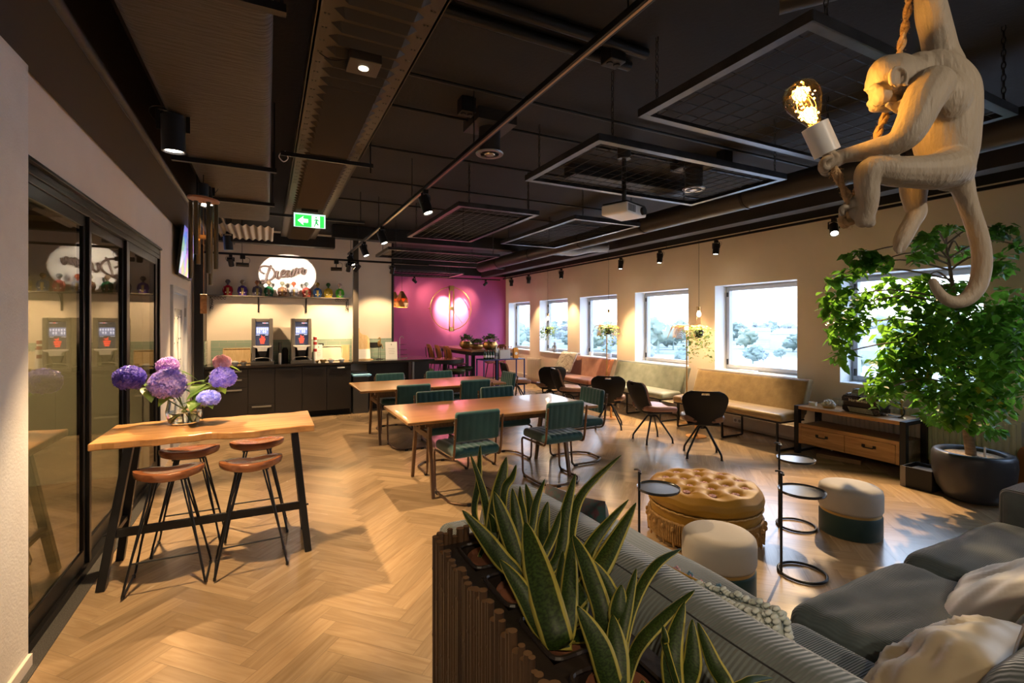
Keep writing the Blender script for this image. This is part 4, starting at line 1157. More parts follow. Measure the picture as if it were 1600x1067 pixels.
sw = [(sA, 4.70, 4.20, -.72, 'black backed shell chair on splayed legs, nearest to the ochre bench', None),
      (sB, 4.68, 5.03, -1.80, 'shell chair seen from the side with smooth brown leather seat, facing the sage bench', None),
      (sA, 4.70, 6.00, -.70, 'black backed shell chair behind the right end of the nearer table', None),
      (sA, 4.72, 7.15, -1.85, 'shell chair seen from the side with grey seat, before the rust bench', None),
      (sA, 4.70, 7.75, -.35, 'black backed shell chair beyond the dining tables, its back square to us', None),
      (sB, 4.45, 8.65, -1.80, 'shell chair seen from the side beside the blue rack', None)]
first = {id(sA): True, id(sB): True}
for s0, x, y, rz, lab, mm in sw:
    if first[id(s0)]: o = s0; first[id(s0)] = False
    else: o = dup(s0, (x, y, 0), rz)
    o.location = (x, y, 0); o.rotation_euler = (0, 0, rz); o['label'] = lab; o['group'] = 'leather shell chairs'

# benches
def bench(y0, y1, label, mb_, ms_):
    t = thing('upholstered_bench', label, 'bench', (6.0, (y0+y1)/2, 0), 0, 'velvet benches along the windows')
    h = (y1-y0)/2
    b = MB()
    def bf(p): q = p.copy(); q.x += .08*(p.z/.22)*1.0; return q
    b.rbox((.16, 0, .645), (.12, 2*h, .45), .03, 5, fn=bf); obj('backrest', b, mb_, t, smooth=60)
    # angled end wing line (piping)
    b = MB(); b.tube(bez([(.05, -h+.16, .47), (.14, -h+.17, .66), (.185, -h+.17, .86)], 5), .005, 6); b.tube([(.185, -h, .872), (.185, h, .872)], .005, 6); obj('piping', b, ms_, t, smooth=60)
    b = MB()
    def sf(p):
        q = p.copy()
        if p.z > 0: q.z += .012*math.cos(p.x*PI/.5)
        return q
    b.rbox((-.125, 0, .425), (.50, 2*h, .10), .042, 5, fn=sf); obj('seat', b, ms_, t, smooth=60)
    fr = MB(); fr.box(-.36, .12, -h+.02, h-.02, .360, .376); obj('frame_rail', fr, m_blacksteel, t)
    for y in (-h+.08, 0.0, h-.08):
        b = MB(); b.bar((-.33, y, .012), (-.33, y, .365), .022); b.bar((.08, y, .012), (.08, y, .365), .022); b.bar((-.33, y, .012), (.08, y, .012), .022)
        obj('leg', b, m_blacksteel, t, bevel=.002)
    return t
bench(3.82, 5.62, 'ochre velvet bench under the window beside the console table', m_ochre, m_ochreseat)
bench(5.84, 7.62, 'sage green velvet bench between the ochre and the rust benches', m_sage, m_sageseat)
bench(7.84, 9.75, 'rust coloured velvet bench with a shaggy throw', m_rust, m_rust)
b = MB()
def thr(u, v):
    s_ = u; 
    path = [(6.20, .90), (6.10, .885), (6.02, .72), (5.92, .52), (5.80, .50), (5.68, .49)]
    i = min(int(s_*5), 4); f = s_*5-i; x = path[i][0]+(path[i+1][0]-path[i][0])*f; z = path[i][1]+(path[i+1][1]-path[i][1])*f
    y = 8.85+.62*v
    nzz = mnoise.noise(Vector((x*14, y*14, z*14)))*.02+mnoise.noise(Vector((x*40, y*40, z*40)))*.018
    return (x-.03+nzz-.04*math.sin(v*PI), y+mnoise.noise(Vector((x*9, v*3, 1)))*.03, z+.02+nzz)
b.grid(thr, 40, 30)
o = obj('shaggy_throw', b, m_fur, smooth=70); so = o.modifiers.new('thick', 'SOLIDIFY'); so.thickness = .03
tag(o, 'pale grey shaggy fur throw draped over the rust bench', 'throw')
# small round table and gold palm lamp behind shell chairs
def small_table(x, y, label):
    t = thing('small_side_table', label, 'table', (x, y, 0), 0, 'small tables by the benches')
    b = MB(); b.lathe([(0, .50), (.20, .50), (.205, .512), (.20, .525), (0, .525)], 32); obj('tabletop', b, mat_wood('light tabletop '+str(x), (.5,.33,.2), (.62,.45,.3), 0, 1, .4), t, smooth=50)
    b = MB(); b.cyl((0, 0, .01), (0, 0, .5), .018, 12); b.lathe([(0, 0), (.14, 0), (.14, .008), (.03, .012), (0, .012)], 24); obj('pedestal', b, m_copper, t, smooth=50)
small_table(5.18, 6.55, 'small round pale topped table between shell chair and sage bench')
small_table(5.42, 4.95, 'small round table with copper foot behind the nearest shell chairs')
def palm_lamp(x, y, h, label):
    t = thing('palm_floor_lamp', label, 'lamp', (x, y, 0), 0, 'golden palm floor lamps')
    b = MB(); b.cyl((0, 0, .01), (0, 0, h), .011, 10); b.lathe([(0, 0), (.14, 0), (.14, .012), (.02, .018), (0, .018)], 28); obj('stem', b, m_brass, t, smooth=50)
    for k in range(6):
        a = k*PI/3+.4; c, s_ = math.cos(a), math.sin(a)
        pts = bez([(0, 0, h), (.10*c, .10*s_, h+.10), (.22*c, .22*s_, h+.08), (.30*c, .30*s_, h-.10)], 7); b = MB(); b.tube(pts, .0035, 5)
        n = len(pts)
        side = Vector((-s_, c, 0))
        for i in range(3, n-1):
            tdir = (pts[i+1]-pts[i]).normalized(); L = .11*math.sin(PI*(i+1)/(n+2))+.02
            for q in (-1, 1):
                tip = pts[i]+side*q*L*.8+tdir*L*.55+Vector((0, 0, -.35*L)); mid = pts[i]+side*q*L*.4+tdir*L*.3
                b.add([pts[i]-tdir*.007, mid-tdir*.008+Vector((0,0,.004)), tip, mid+tdir*.008, pts[i]+tdir*.007], [(0, 1, 2, 3, 4)])
        obj('frond', b, m_brass, t)
    b = MB(); b.sphere((0, 0, h+.06), .035, (1, 1, 1.1), 14, 10); obj('bulb', b, m_bulbglow, t, smooth=60)
    lamp('POINT', 'palm_glow', (x, y, h+.02), 9, (1, .6, .25), radius=.04)
palm_lamp(6.05, 5.72, 1.46, 'golden palm floor lamp standing between the ochre and sage benches')
palm_lamp(5.95, 7.66, 1.46, 'golden palm floor lamp standing in front of the rust bench end')
# pendants with hanging plants (planter ring holding a bulb above)
def ivy(b, x0, y0, z0, n, spread, drop, sz=.03, seed=1):
    rnd = random.Random(seed)
    for i in range(n):
        a = rnd.random()*2*PI; r_ = spread*math.sqrt(rnd.random()); d = rnd.random()**1.4*drop*(.4+r_/spread)
        p = Vector((x0+r_*math.cos(a), y0+r_*math.sin(a), z0-d+.06*(1-r_/spread)))
        leaf_at(b, p, sz*(.7+.6*rnd.random()), rnd)
def leaf_at(b, p, s_, rnd, droop=.5, shape=0, dirv=None):
    a = rnd.random()*2*PI; el = -droop+rnd.random()*.9-.3
    d = Vector((math.cos(a)*math.cos(el), math.sin(a)*math.cos(el), math.sin(el))) if dirv is None else dirv
    up = Vector((rnd.random()-.5, rnd.random()-.5, 1)); x = d.cross(up).normalized(); nrm = x.cross(d)
    c = .12*s_
    b.add([p, p+d*s_*.30+x*s_*.36+nrm*c, p+d*s_*.62+x*s_*.30+nrm*c*.6, p+d*s_*1.08, p+d*s_*.62-x*s_*.30+nrm*c*.6, p+d*s_*.30-x*s_*.36+nrm*c, p+d*s_*.55],
          [(0, 1, 2, 6), (6, 2, 3), (6, 3, 4), (0, 6, 4, 5)])
def pendant(x, y, zb, label, fl, sd, drop=.28, n=170, r=.20):
    t = thing('pendant_planter', label, 'hanging planter', (x, y, zb), 0, 'pendant bulbs with hanging planters')
    b = MB(); b.cyl((0, 0, .08), (0, 0, CZ-zb), .003, 5); obj('cord', b, m_black, t)
    b = MB(); b.cyl((0, 0, .045), (0, 0, .10), .02, 14); obj('socket', b, m_brass, t, smooth=50)
    b = MB(); b.lathe([(.014, .05), (.02, .03), (.032, .0), (.032, -.02), (.02, -.042), (0, -.048)], 18); obj('bulb', b, m_bulbglow if zb else m_bulbglow, t, smooth=60)
    b = MB()
    for s_ in (-1, 1): b.cyl((s_*.05, 0, .10), (s_*.05, 0, -.24), .0025, 5)
    b.cyl((-.05, 0, .10), (.05, 0, .10), .003, 5); obj('hanger_wire', b, m_brass, t)
    b = MB(); b.lathe([(.05, -.36), (.07, -.26), (.07, -.24), (.062, -.24), (.045, -.34), (0, -.34)], 20); obj('pot', b, m_pot, t, smooth=50)
    b = MB(); ivy(b, 0, 0, -.22, n, r, drop, .050, sd); obj('foliage', b, m_ivy, t)
    if fl: b = MB(); ivy(b, 0, 0, -.20, n//2, r*.8, drop*.8, .034, sd+5); obj('pale_blossom', b, m_ivypale, t)
    lamp('POINT', 'bulb_glow', (x, y, zb-.07), 2.5, (1, .7, .4), radius=.03)
p = atZ(1092, 490, 1.72)
def pp(u, X): q = atX(u, 490, X); return q
q = atX(1092, 490, 5.75); pendant(q.x, q.y, q.z-.0, 'pendant bulb over a planter of pale blossom and ivy, before the ochre bench window', True, 3, .38, 260, .20)
q = atX(951, 492, 5.65); pendant(q.x, q.y, q.z, 'pendant over an ivy planter before the rust bench window', True, 8, .30)
q = atX(856, 497, 5.8); pendant(q.x, q.y, q.z, 'pendant bulb over an ivy planter before the second farthest window', False, 12, .22)
# ================================================================ BAR TABLE
t = thing('bar_table', 'high bar table with a thick live edge wooden slab on black steel A legs', 'table', (-.33, 3.92, 0))
b = MB()
def edge(s_): return .012*math.sin(7*s_+1)+.02*math.sin(3.1*s_)+.008*math.sin(19*s_)
top = []; N = 40
x0, x1 = -.60, .62
poly = [(x0+(x1-x0)*i/N, -.325+edge(i/N*2.2)+(.035*math.exp(-((i/N-.52)/.07)**2))) for i in range(N+1)]+[(x1-(x1-x0)*i/N, .29+edge(3+i/N*2)) for i in range(N+1)]
b.prism(poly, .855, .90); obj('slab_top', b, m_slab, t, bevel=.007)
for sx, xb, xt in ((-1, -.56, -.44), (1, .585, .50)):
    for sy in (-1, 1):
        b = MB(); b.bar((xb, sy*.215-.01, 0), (xt, sy*.20*.55-.01, .855), .055, .045, up=(1, 0, 0)); obj('leg', b, m_blacksteel, t, bevel=.003)
    b = MB(); b.bar((xt, -.2, .848), (xt, .2, .848), .05, .01); b.bar((xb+(xt-xb)*.32, -.19, .30), (xb+(xt-xb)*.32, .17, .30), .03); obj('cross_rail', b, m_blacksteel, t)
b = MB(); b.bar((-.53, -.17, .31), (.56, -.17, .31), .028, .05); obj('foot_rail', b, m_blacksteel, t, bevel=.002)
for x in (-.53, .56): b = MB(); b.cyl((x-.03, -.19, .315), (x+.03, -.19, .315), .006, 8); obj('bolt', b, m_blacksteel, t)
def stool():
    t = thing('bar_stool', 'x', 'stool')
    b = MB()
    def bean(a):
        # kidney outline, long axis X, notch towards +Y
        x = .185*math.cos(a); y = .115*math.sin(a)
        y += -.028*math.exp(-(x/.07)**2)*(1 if math.sin(a) > 0 else .35)
        return x, y
    n = 56; rings = [(.0, 0), (.35, 0), (.7, 0), (.92, 0), (1.0, -.006), (1.015, -.02), (.98, -.042), (.8, -.048), (0, -.048)]
    vs = []; 
    def ztop(x, y, r_): return .685+.028*(x/.185)**2*1.0-.010*(1-min(1, (y/.11)**2))+.008
    V = []; F = []
    for k, (s_, dz) in enumerate(rings):
        for j in range(n):
            x, y = bean(2*PI*j/n); x *= s_; y *= s_
            z = (ztop(x, y, s_) if k < 5 else .685+.024*(x/.185)**2)+dz
            V.append((x, y, z))
    for k in range(len(rings)-1):
        for j in range(n):
            a = k*n+j; c = k*n+(j+1) % n; F.append((a, a+n, c+n, c))
    b.add(V, F); obj('seat', b, m_stoolwood, t, smooth=60)
    b = MB(); b.cbox((0, 0, .634), (.20, .12, .006)); obj('seat_plate', b, m_blacksteel, t)
    for sx in (-1, 1):
        b = MB()
        # hairpin pair: front leg, floor runner, back leg
        b.tube(filletpath([(sx*.085, -.045, .635), (sx*.205, -.165, .012), (sx*.205, .165, .012), (sx*.085, .045, .635)], .018, 4), .0065, 8)
        b.tube(filletpath([(sx*.065, -.045, .635), (sx*.198, -.150, .07)], .01, 2), .005, 6)
        b.tube(filletpath([(sx*.065, .045, .635), (sx*.198, .150, .07)], .01, 2), .005, 6)
        obj('hairpin_leg', b, m_blacksteel, t, smooth=60)
        b = MB()
        for sy in (-1, 1): b.cyl((sx*.205, sy*.13, 0), (sx*.205, sy*.13, .018), .009, 8)
        obj('glide', b, m_black, t, smooth=50)
    b = MB(); b.cyl((-.175, -.128, .19), (.175, -.128, .19), .0055, 8); obj('foot_bar', b, m_blacksteel, t, smooth=60)
    return t
st = stool()
for i, (x, y, rz, lab) in enumerate([(-.545, 3.66, .0, 'bar stool at the near left of the bar table'), (-.50, 4.17, PI, 'bar stool at the far left, behind the table'),
                                     (-.095, 3.66, .05, 'bar stool at the near right of the bar table'), (-.07, 4.22, PI, 'bar stool at the far right, behind the table')]):
    o = st if i == 0 else dup(st, (x, y, 0), rz)
    o.location = (x, y, 0); o.rotation_euler = (0, 0, rz); o['label'] = lab+', with a red brown saddle seat'; o['group'] = 'bar stools with wooden saddle seats'
# vase with hydrangeas
vp = atZ(286, 664, .90); vx, vy = vp.x, vp.y+.06
t = thing('glass_vase', 'short wide clear glass vase with water on the bar table', 'vase', (vx, vy, .90))
b = MB(); b.lathe([(0, .001), (.075, .001), (.090, .010), (.105, .05), (.110, .09), (.100, .14), (.096, .168), (.0925, .168), (.0965, .14), (.1065, .09), (.1015, .05), (.087, .014), (0, .012)], 40); obj('vase_glass', b, m_clear, t, smooth=60)
b = MB(); b.lathe([(0, .0125), (.086, .0145), (.1010, .05), (.1055, .085), (.0, .085)], 36); obj('water', b, m_water, t, smooth=50)
fl = [(202, 591, .088, 'deep', 'deep violet hydrangea head at the far left of the bouquet', -.10), (262, 572, .068, 'pink', 'lilac hydrangea head at the top of the bouquet', .08),
      (262, 600, .108, 'lilac', 'large lilac blue hydrangea head, second from left', -.05), (348, 590, .078, 'blue', 'round blue violet hydrangea head at the right', .0),
      (347, 566, .056, 'palepink', 'small pale pink hydrangea head behind the right blue one', .08), (326, 622, .070, 'sky', 'flattened blue hydrangea head drooping low at the right', -.08)]
hyd = {'deep': ((.12,.08,.45), (.26,.18,.65)), 'pink': ((.50,.28,.62), (.72,.50,.80)), 'lilac': ((.32,.26,.68), (.62,.46,.80)), 'blue': ((.26,.22,.75), (.50,.42,.88)), 'palepink': ((.80,.52,.55), (.88,.66,.68)), 'sky': ((.28,.30,.78), (.52,.54,.90))}
dvase = (vx*SN+vy*CS)
for k, (u, v, r_, c, lab, dd) in enumerate(fl):
    p = atD(u, v, dvase+dd)
    t = thing('hydrangea', lab, 'flower', (vx, vy, .905), 0, 'hydrangeas in the vase'); q = p-Vector((vx, vy, .905))
    mm = mat_leaf('hydrangea '+c, *hyd[c], .3, 30)
    b = MB(); rnd = random.Random(k)
    n = 260; fz = .72 if c in ('sky',) else .92
    ctr = q
    for i in range(n):
        z = 1-2*(i+.5)/n; a = i*2.39996; rr = math.sqrt(1-z*z); r_e = 1
        if z < -.82: continue
        nrm = Vector((rr*math.cos(a), rr*math.sin(a), z)); pos = ctr+Vector((nrm.x, nrm.y, nrm.z*fz))*r_*(.84+.18*rnd.random())
        nrm = (nrm+Vector((rnd.uniform(-.45,.45), rnd.uniform(-.45,.45), rnd.uniform(-.3,.45)))).normalized(); x = nrm.orthogonal().normalized(); y = nrm.cross(x); a0 = rnd.random()*PI; s_ = r_*.24
        for j in range(4):
            aa = a0+j*PI/2; d1 = x*math.cos(aa)+y*math.sin(aa); d2 = x*math.cos(aa+PI/2)+y*math.sin(aa+PI/2)
            b.add([pos, pos+d1*s_*.6+d2*s_*.42+nrm*s_*.22, pos+d1*s_*1.05+nrm*s_*.12, pos+d1*s_*.6-d2*s_*.42+nrm*s_*.22], [(0, 1, 2, 3)])
    obj('blossom', b, mm, t)
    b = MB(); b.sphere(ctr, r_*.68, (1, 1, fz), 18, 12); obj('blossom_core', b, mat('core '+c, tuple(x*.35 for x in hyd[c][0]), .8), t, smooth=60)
    b = MB(); base = Vector((-q.x*.35, -q.y*.35, .018)); b.tube(bez([base, (q.x*.12, q.y*.12, .12), (q.x*.55, q.y*.55, max(.17, q.z*.7)), tuple(ctr)], 8), .0042, 7); obj('stem', b, mat('green stem', (.20,.26,.08), .5), t, smooth=60)
    b = MB()
    for i in range(5):
        f = .40+.5*rnd.random(); p0_ = Vector((q.x*f, q.y*f, .12+(q.z-.12)*f)); a = rnd.random()*6.28; L = .12+.06*rnd.random()
        d = Vector((math.cos(a), math.sin(a), -.15+.4*rnd.random())).normalized(); up = Vector((0, 0, 1)); sd = d.cross(up).normalized()
        vs = []; K = 8
        for m_ in range(K+1):
            tt = m_/K; w = .42*L*math.sin(PI*min(1, tt**.75))**.9*.8; c0 = p0_+d*L*tt+Vector((0, 0, -.5*L*tt*tt))
            vs += [c0-sd*w+Vector((0, 0, .12*w)), c0, c0+sd*w+Vector((0, 0, .12*w))]
        fs = []
        for m_ in range(K): o_ = m_*3; fs += [(o_, o_+1, o_+4, o_+3), (o_+1, o_+2, o_+5, o_+4)]
        b.add(vs, fs)
    obj('leaves', b, m_hleaf if k else (globals().__setitem__('m_hleaf', mat_leaf('hydrangea leaf', (.05,.12,.02), (.15,.26,.05), .35, 8)) or m_hleaf), t, smooth=60)
# wind chime
p = atD(318, 312, 3.72)
t = thing('wind_chime', 'dark metal wind chime with wooden disc hanging from the left track', 'wind chime', (p.x, p.y, 0))
zt = p.z
b = MB(); b.cyl((0, 0, zt+.02), (0, 0, 2.80), .004, 6); b.cyl((0, 0, zt+.03), (0, 0, zt+.12), .035, 12); obj('hanger', b, m_black, t)
b = MB(); T = Matrix.Translation((0, 0, zt)) @ Matrix.Rotation(.10, 4, 'Y'); b.lathe([(0, -.008), (.105, -.008), (.108, 0), (.105, .008), (0, .008)], 36, T=T); obj('wooden_disc', b, mat_wood('chime wood', (.30,.12,.05), (.42,.19,.08), 0, 3, .4), t, smooth=50)
for k, (a, L) in enumerate([(0, .50), (1.05, .62), (2.1, .46), (3.14, .58), (4.2, .40), (5.2, .54)]):
    b = MB(); x, y = .083*math.cos(a), .083*math.sin(a); b.cyl((x, y, zt-.03), (x, y, zt-.03-L), .0155, 14); obj('tube', b, m_darkbrass if k else (globals().__setitem__('m_darkbrass', mat('dark brass tube', (.16,.12,.07), .28, metal=.85)) or m_darkbrass), t, smooth=50)
b = MB(); b.cyl((0, 0, zt), (0, 0, zt-.74), .002, 4); b.lathe([(0, zt-.30), (.034, zt-.30), (.036, zt-.29), (.034, zt-.275), (0, zt-.275)], 20); obj('striker', b, m_mango, t, smooth=40)
b = MB(); b.rbox((0, 0, zt-.80), (.045, .008, .15), .004, 3); obj('sail', b, m_mango, t)
# ================================================================ MAGENTA END
# ring wall lamp
p = atY(705, 482, MY-.18)
t = thing('ring_wall_sculpture', 'round brass ring with vertical bar on the magenta wall', 'wall decoration', (p.x, MY-.02, p.z))
R_ = .60
b = MB(); b.tube([(R_*math.cos(a*2*PI/72), -.16, R_*math.sin(a*2*PI/72)) for a in range(72)], .012, 8, closed=True); obj('ring', b, m_brass, t, smooth=60)
b = MB(); b.box(-.075, -.045, -.20, -.17, -.64, .64); b.box(.045, .075, -.20, -.17, -.64, .64); b.box(-.075, .075, -.20, -.17, .50, .64); b.box(-.075, .075, -.20, -.17, -.64, -.52); b.box(-.05, .05, -.20, -.17, -.02, .05); obj('vertical_bar', b, m_brass, t, bevel=.003)
b = MB(); b.lathe([(0, -.03), (.05, -.03), (.05, .03), (0, .03)], 20, T=Matrix.Translation((0, -.20, 0)) @ Matrix.Rotation(PI/2, 4, 'X')); b.bar((0, -.21, 0), (.32, -.2, -.42), .008); obj('clock_hub', b, m_brass, t)
b = MB()
for a in (0, PI): b.cyl((R_*math.cos(a), -.16, 0), (R_*math.cos(a), .02, 0), .01, 8)
obj('wall_mount', b, m_brass, t)
# high table with planters and chairs
t = thing('high_table', 'long reddish wooden high table against the magenta wall', 'table', (4.48, 11.2, 0))
b = MB(); b.rbox((0, 0, .975), (.85, 2.3, .05), .008, 3); obj('tabletop', b, mat_wood('red oak top', (.30,.12,.06), (.42,.18,.10), 1, 1, .3), t, smooth=50)
b = MB(); b.box(-.38, .38, -1.1, 1.1, .87, .95); obj('apron', b, m_black, t)
for x in (-.3, .3):
    for y in (-.95, .95):
        b = MB(); b.box(x-.035, x+.035, y-.035, y+.035, 0, .95); obj('leg', b, m_black, t)
b = MB(); b.bar((-.3, -.95, .2), (-.3, .95, .2), .03); b.bar((.3, -.95, .2), (.3, .95, .2), .03); obj('foot_rail', b, m_black, t)
def ply_chair():
    t = thing('plywood_bar_chair', 'x', 'chair')
    b = MB()
    def sf(u, v):
        x = -.2+.4*u; yy = -.19+.38*v; return (x*(1-.1*v), yy, .66+.03*(2*u-1)**2-.02*v*v)
    b.grid(sf, 14, 12); o = obj('seat', b, m_veneer, t, smooth=60); s_ = o.modifiers.new('t', 'SOLIDIFY'); s_.thickness = .014
    b = MB()
    def bf(u, v):
        s = 2*u-1; w = .21-.03*abs(v-.55)*2-(.07*max(0, v-.8)/.2); x = s*w; return (x, -.20-.09*v+.05*s*s, .74+.34*v)
    b.grid(bf, 14, 12); o = obj('backrest', b, m_veneer, t, smooth=60); s_ = o.modifiers.new('t', 'SOLIDIFY'); s_.thickness = .012
    b = MB()
    for sx in (-1, 1): b.tube(bez([(sx*.11, -.28, 1.0), (sx*.13, -.23, .70), (sx*.12, -.05, .63), (sx*.12, .12, .63)], 5), .010, 6)
    obj('back_support', b, m_black, t, smooth=60)
    for sx in (-1, 1):
        for sy in (-1, 1):
            b = MB(); b.cyl((sx*.12, sy*.11, .64), (sx*.20, sy*.20, 0), .011, 8); obj('leg', b, m_black, t, smooth=60)
    b = MB(); q = .172
    for a, c in (((-q, -q), (q, -q)), ((q, -q), (q, q)), ((q, q), (-q, q)), ((-q, q), (-q, -q))): b.cyl((*a, .25), (*c, .25), .008, 6)
    obj('foot_rail', b, m_black, t)
    return t
pc = ply_chair()
for i, (x, y, rz, lab) in enumerate([(3.90, 10.65, -PI/2+.1, 'bent plywood bar chair nearest at the left side of the high table'), (3.88, 11.25, -PI/2, 'bent plywood bar chair, middle of the three left of the high table'), (3.86, 11.85, -PI/2, 'bent plywood bar chair, farthest of the three left of the high table'),
                                     (4.95, 10.75, PI/2+.2, 'bent plywood bar chair on the window side of the high table')]):
    o = pc if i == 0 else dup(pc, (x, y, 0), rz)
    o.location = (x, y, 0); o.rotation_euler = (0, 0, rz); o['label'] = lab; o['group'] = 'plywood bar chairs'
def succ(u, v, r_, label, seed, wide=1.0, d=11.6):
    p = atD(u, v, d)
    t = thing('planted_bowl', label, 'potted plant', (p.x, p.y, 1.0), 0, 'planted brass bowls on the high table')
    b = MB(); b.lathe([(r_*.6, 0), (r_*.95, r_*.35), (r_, r_*.75), (r_*.8, r_*1.15), (r_*.72, r_*1.15), (0, r_*1.0)], 28, fold=lambda a, z: .05*math.sin(10*a)); 
    b.v = [(x*wide, y, z) for x, y, z in b.v]; obj('bowl', b, m_brass, t, smooth=60)
    b = MB(); rnd = random.Random(seed)
    for i in range(130):
        a = rnd.random()*6.28; el = rnd.random()*1.5; rr = r_*(.6+.65*rnd.random())
        q = Vector((math.cos(a)*math.cos(el)*rr*wide, math.sin(a)*math.cos(el)*rr, r_*1.1+math.sin(el)*rr*.8))
        leaf_at(b, q, .06, rnd, droop=-.4)
    obj('foliage', b, m_succ if seed > 1 else (globals().__setitem__('m_succ', mat_leaf('succulent', (.05,.10,.05), (.16,.20,.07), .2, 12)) or m_succ), t)
succ(728, 541, .15, 'left round brass bowl of green plants on the high table', 1)
succ(766, 541, .16, 'right round brass bowl of green plants on the high table', 2, 1.05, 11.0)
succ(745, 540, .10, 'low long planter of succulents between the two round bowls', 3, 1.8, 11.4)
# round table & green stools
p = Vector((3.55, 10.35, 0))
t = thing('round_bar_table', 'round table with thick dark rim and reddish top beyond the worktop end', 'table', (p.x, p.y, 0))
b = MB(); b.lathe([(0, .72), (.42, .72), (.42, .805), (0, .805)], 48); obj('rim', b, m_black, t, smooth=40)
b = MB(); b.lathe([(0, .806), (.415, .806), (.415, .812), (0, .812)], 48); obj('tabletop', b, mat_wood('red brown top', (.26,.10,.06), (.36,.15,.09), 0, 1, .25), t, smooth=40)
b = MB(); b.cyl((0, 0, 0), (0, 0, .72), .05, 16); b.lathe([(0, 0), (.25, 0), (.25, .02), (.05, .04), (0, .04)], 28); obj('pedestal', b, m_black, t, smooth=50)
def gstool(x, y, label):
    t = thing('round_stool', label, 'stool', (x, y, 0), 0, 'olive green round stools')
    b = MB(); b.lathe([(0, .56), (.16, .56), (.185, .575), (.19, .595), (.175, .615), (.1, .622), (0, .624)], 32); obj('seat', b, m_greenleather, t, smooth=60)
    b = MB(); b.lathe([(0, .52), (.17, .52), (.175, .56), (0, .56)], 32); obj('seat_ring', b, m_black, t, smooth=50)
    for k in range(4):
        a = PI/4+k*PI/2; b = MB(); b.cyl((.13*math.cos(a), .13*math.sin(a), .52), (.17*math.cos(a), .17*math.sin(a), 0), .014, 8); obj('leg', b, m_black, t, smooth=50)
    b = MB(); b.tube([(.155*math.cos(a*PI/12), .155*math.sin(a*PI/12), .2) for a in range(24)], .008, 6, closed=True); obj('foot_ring', b, m_black, t, smooth=60)
gstool(3.02, 10.15, 'olive green round stool left of the round table'); gstool(3.62, 9.80, 'olive green round stool in front of the round table'); gstool(4.02, 10.35, 'grey green round stool right of the round table')
# blue rack with bottles
rx, ry = 4.72, 9.92
t = thing('blue_rack', 'blue steel serving rack carrying bottles and cartons', 'rack', (rx, ry, 0))
b = MB()
W, D, Hh = .50, .20, .80
for x in (-W, W):
    for y in (-D, D): b.box(x-.012, x+.012, y-.012, y+.012, 0, Hh)
b.box(-W, W, -D-.012, -D+.012, Hh-.02, Hh); b.box(-W, W, D-.012, D+.012, Hh-.02, Hh); b.box(-W-.012, -W+.012, -D, D, Hh-.02, Hh); b.box(W-.012, W+.012, -D, D, Hh-.02, Hh)
b.box(-W, W, -D-.01, -D+.01, .2, .22); b.box(-.2, -.18, -D-.01, -D+.01, .0, Hh)
obj('rack_frame', b, m_blue, t)
b = MB(); b.box(-W, W, -D, D, Hh-.012, Hh-.004); obj('shelf', b, m_blue, t)
m_bottlegreen = mat('green bottle glass', (.01,.05,.015), .1, coat=.5); m_whiteb = mat('white bottle', (.7,.7,.68), .25)
def btl(x, y, h, r_, m, cap, label, nm='glass_bottle', grp='bottles on the blue rack'):
    t = thing(nm, label, 'bottle', (rx+x, ry+y, .80), 0, grp)
    b = MB(); b.lathe([(0, 0), (r_, 0), (r_, h*.6), (r_*.35, h*.78), (r_*.35, h*.95), (0, h*.95)], 16); obj('bottle_body', b, m, t, smooth=50)
    b = MB(); b.cyl((0, 0, h*.93), (0, 0, h), r_*.42, 12); obj('cap', b, cap, t, smooth=50)
    b = MB(); b.cyl((0, 0, h*.2), (0, 0, h*.45), r_*1.02, 16); obj('bottle_label', b, m_paper if m is m_bottlegreen else mat('dark label %s' % label[-4:], (.25,.28,.35), .6), t, smooth=50)
rcap = mat('red cap', (.5,.03,.03), .4); kcap = m_black; bcap = mat('blue cap', (.03,.05,.3), .4)
for k in range(4): btl(-.42+.06*k, -.11, .20, .024, m_bottlegreen, [rcap, m_white, rcap, kcap][k], ['green bottle at the left end of the front row on the blue rack', 'second green bottle of the front row on the blue rack', 'third green bottle of the front row on the blue rack', 'fourth green bottle, beside the tall white bottle'][k])
for k in range(3): btl(-.40+.07*k, .0, .20, .024, m_bottlegreen, [kcap, rcap, m_white][k], ['green bottle in the back row, left, on the blue rack', 'green bottle in the back row, middle, on the blue rack', 'green bottle in the back row, right, on the blue rack'][k])
btl(-.15, -.08, .32, .034, m_whiteb, m_white, 'tall white bottle left of the crate on the blue rack')
for k in range(6): btl(-.05+.065*k, .02, .27, .028, m_clearthin if k % 2 else m_whiteb, [rcap, kcap, rcap, kcap, bcap, rcap][k], ['bottle with red cap, first behind the clear crate', 'bottle with black cap, second behind the clear crate', 'bottle with red cap, third behind the clear crate', 'bottle with black cap, fourth behind the clear crate', 'bottle with blue cap behind the clear crate', 'bottle with red cap beside the orange carton'][k])
b = MB(); b.box(-.13, .13, -.06, .0, 0, .20)
tag(obj('clear_crate', b, mat('translucent box', (.62,.64,.66), .3), loc=(rx+.04, ry-.09, .80), bevel=.008), 'translucent white bottle box on the blue rack', 'box')
t = thing('juice_carton', 'orange and white carton at the right end of the blue rack', 'carton', (rx+.36, ry-.03, .80))
b = MB(); b.box(-.055, .055, -.04, .04, 0, .20); b.add([(-.055, -.04, .20), (.055, -.04, .20), (.055, .04, .20), (-.055, .04, .20), (-.055, 0, .24), (.055, 0, .24)], [(0,1,5,4), (2,3,4,5), (1,2,5), (3,0,4)]); obj('carton_body', b, mat('orange carton', (.75,.32,.03), .4), t)
b = MB(); b.lathe([(0, 0), (.035, 0), (.035, .002), (0, .002)], 20, T=Matrix.Translation((0, -.041, .11)) @ Matrix.Rotation(PI/2, 4, 'X')); obj('round_emblem', b, m_paper, t)
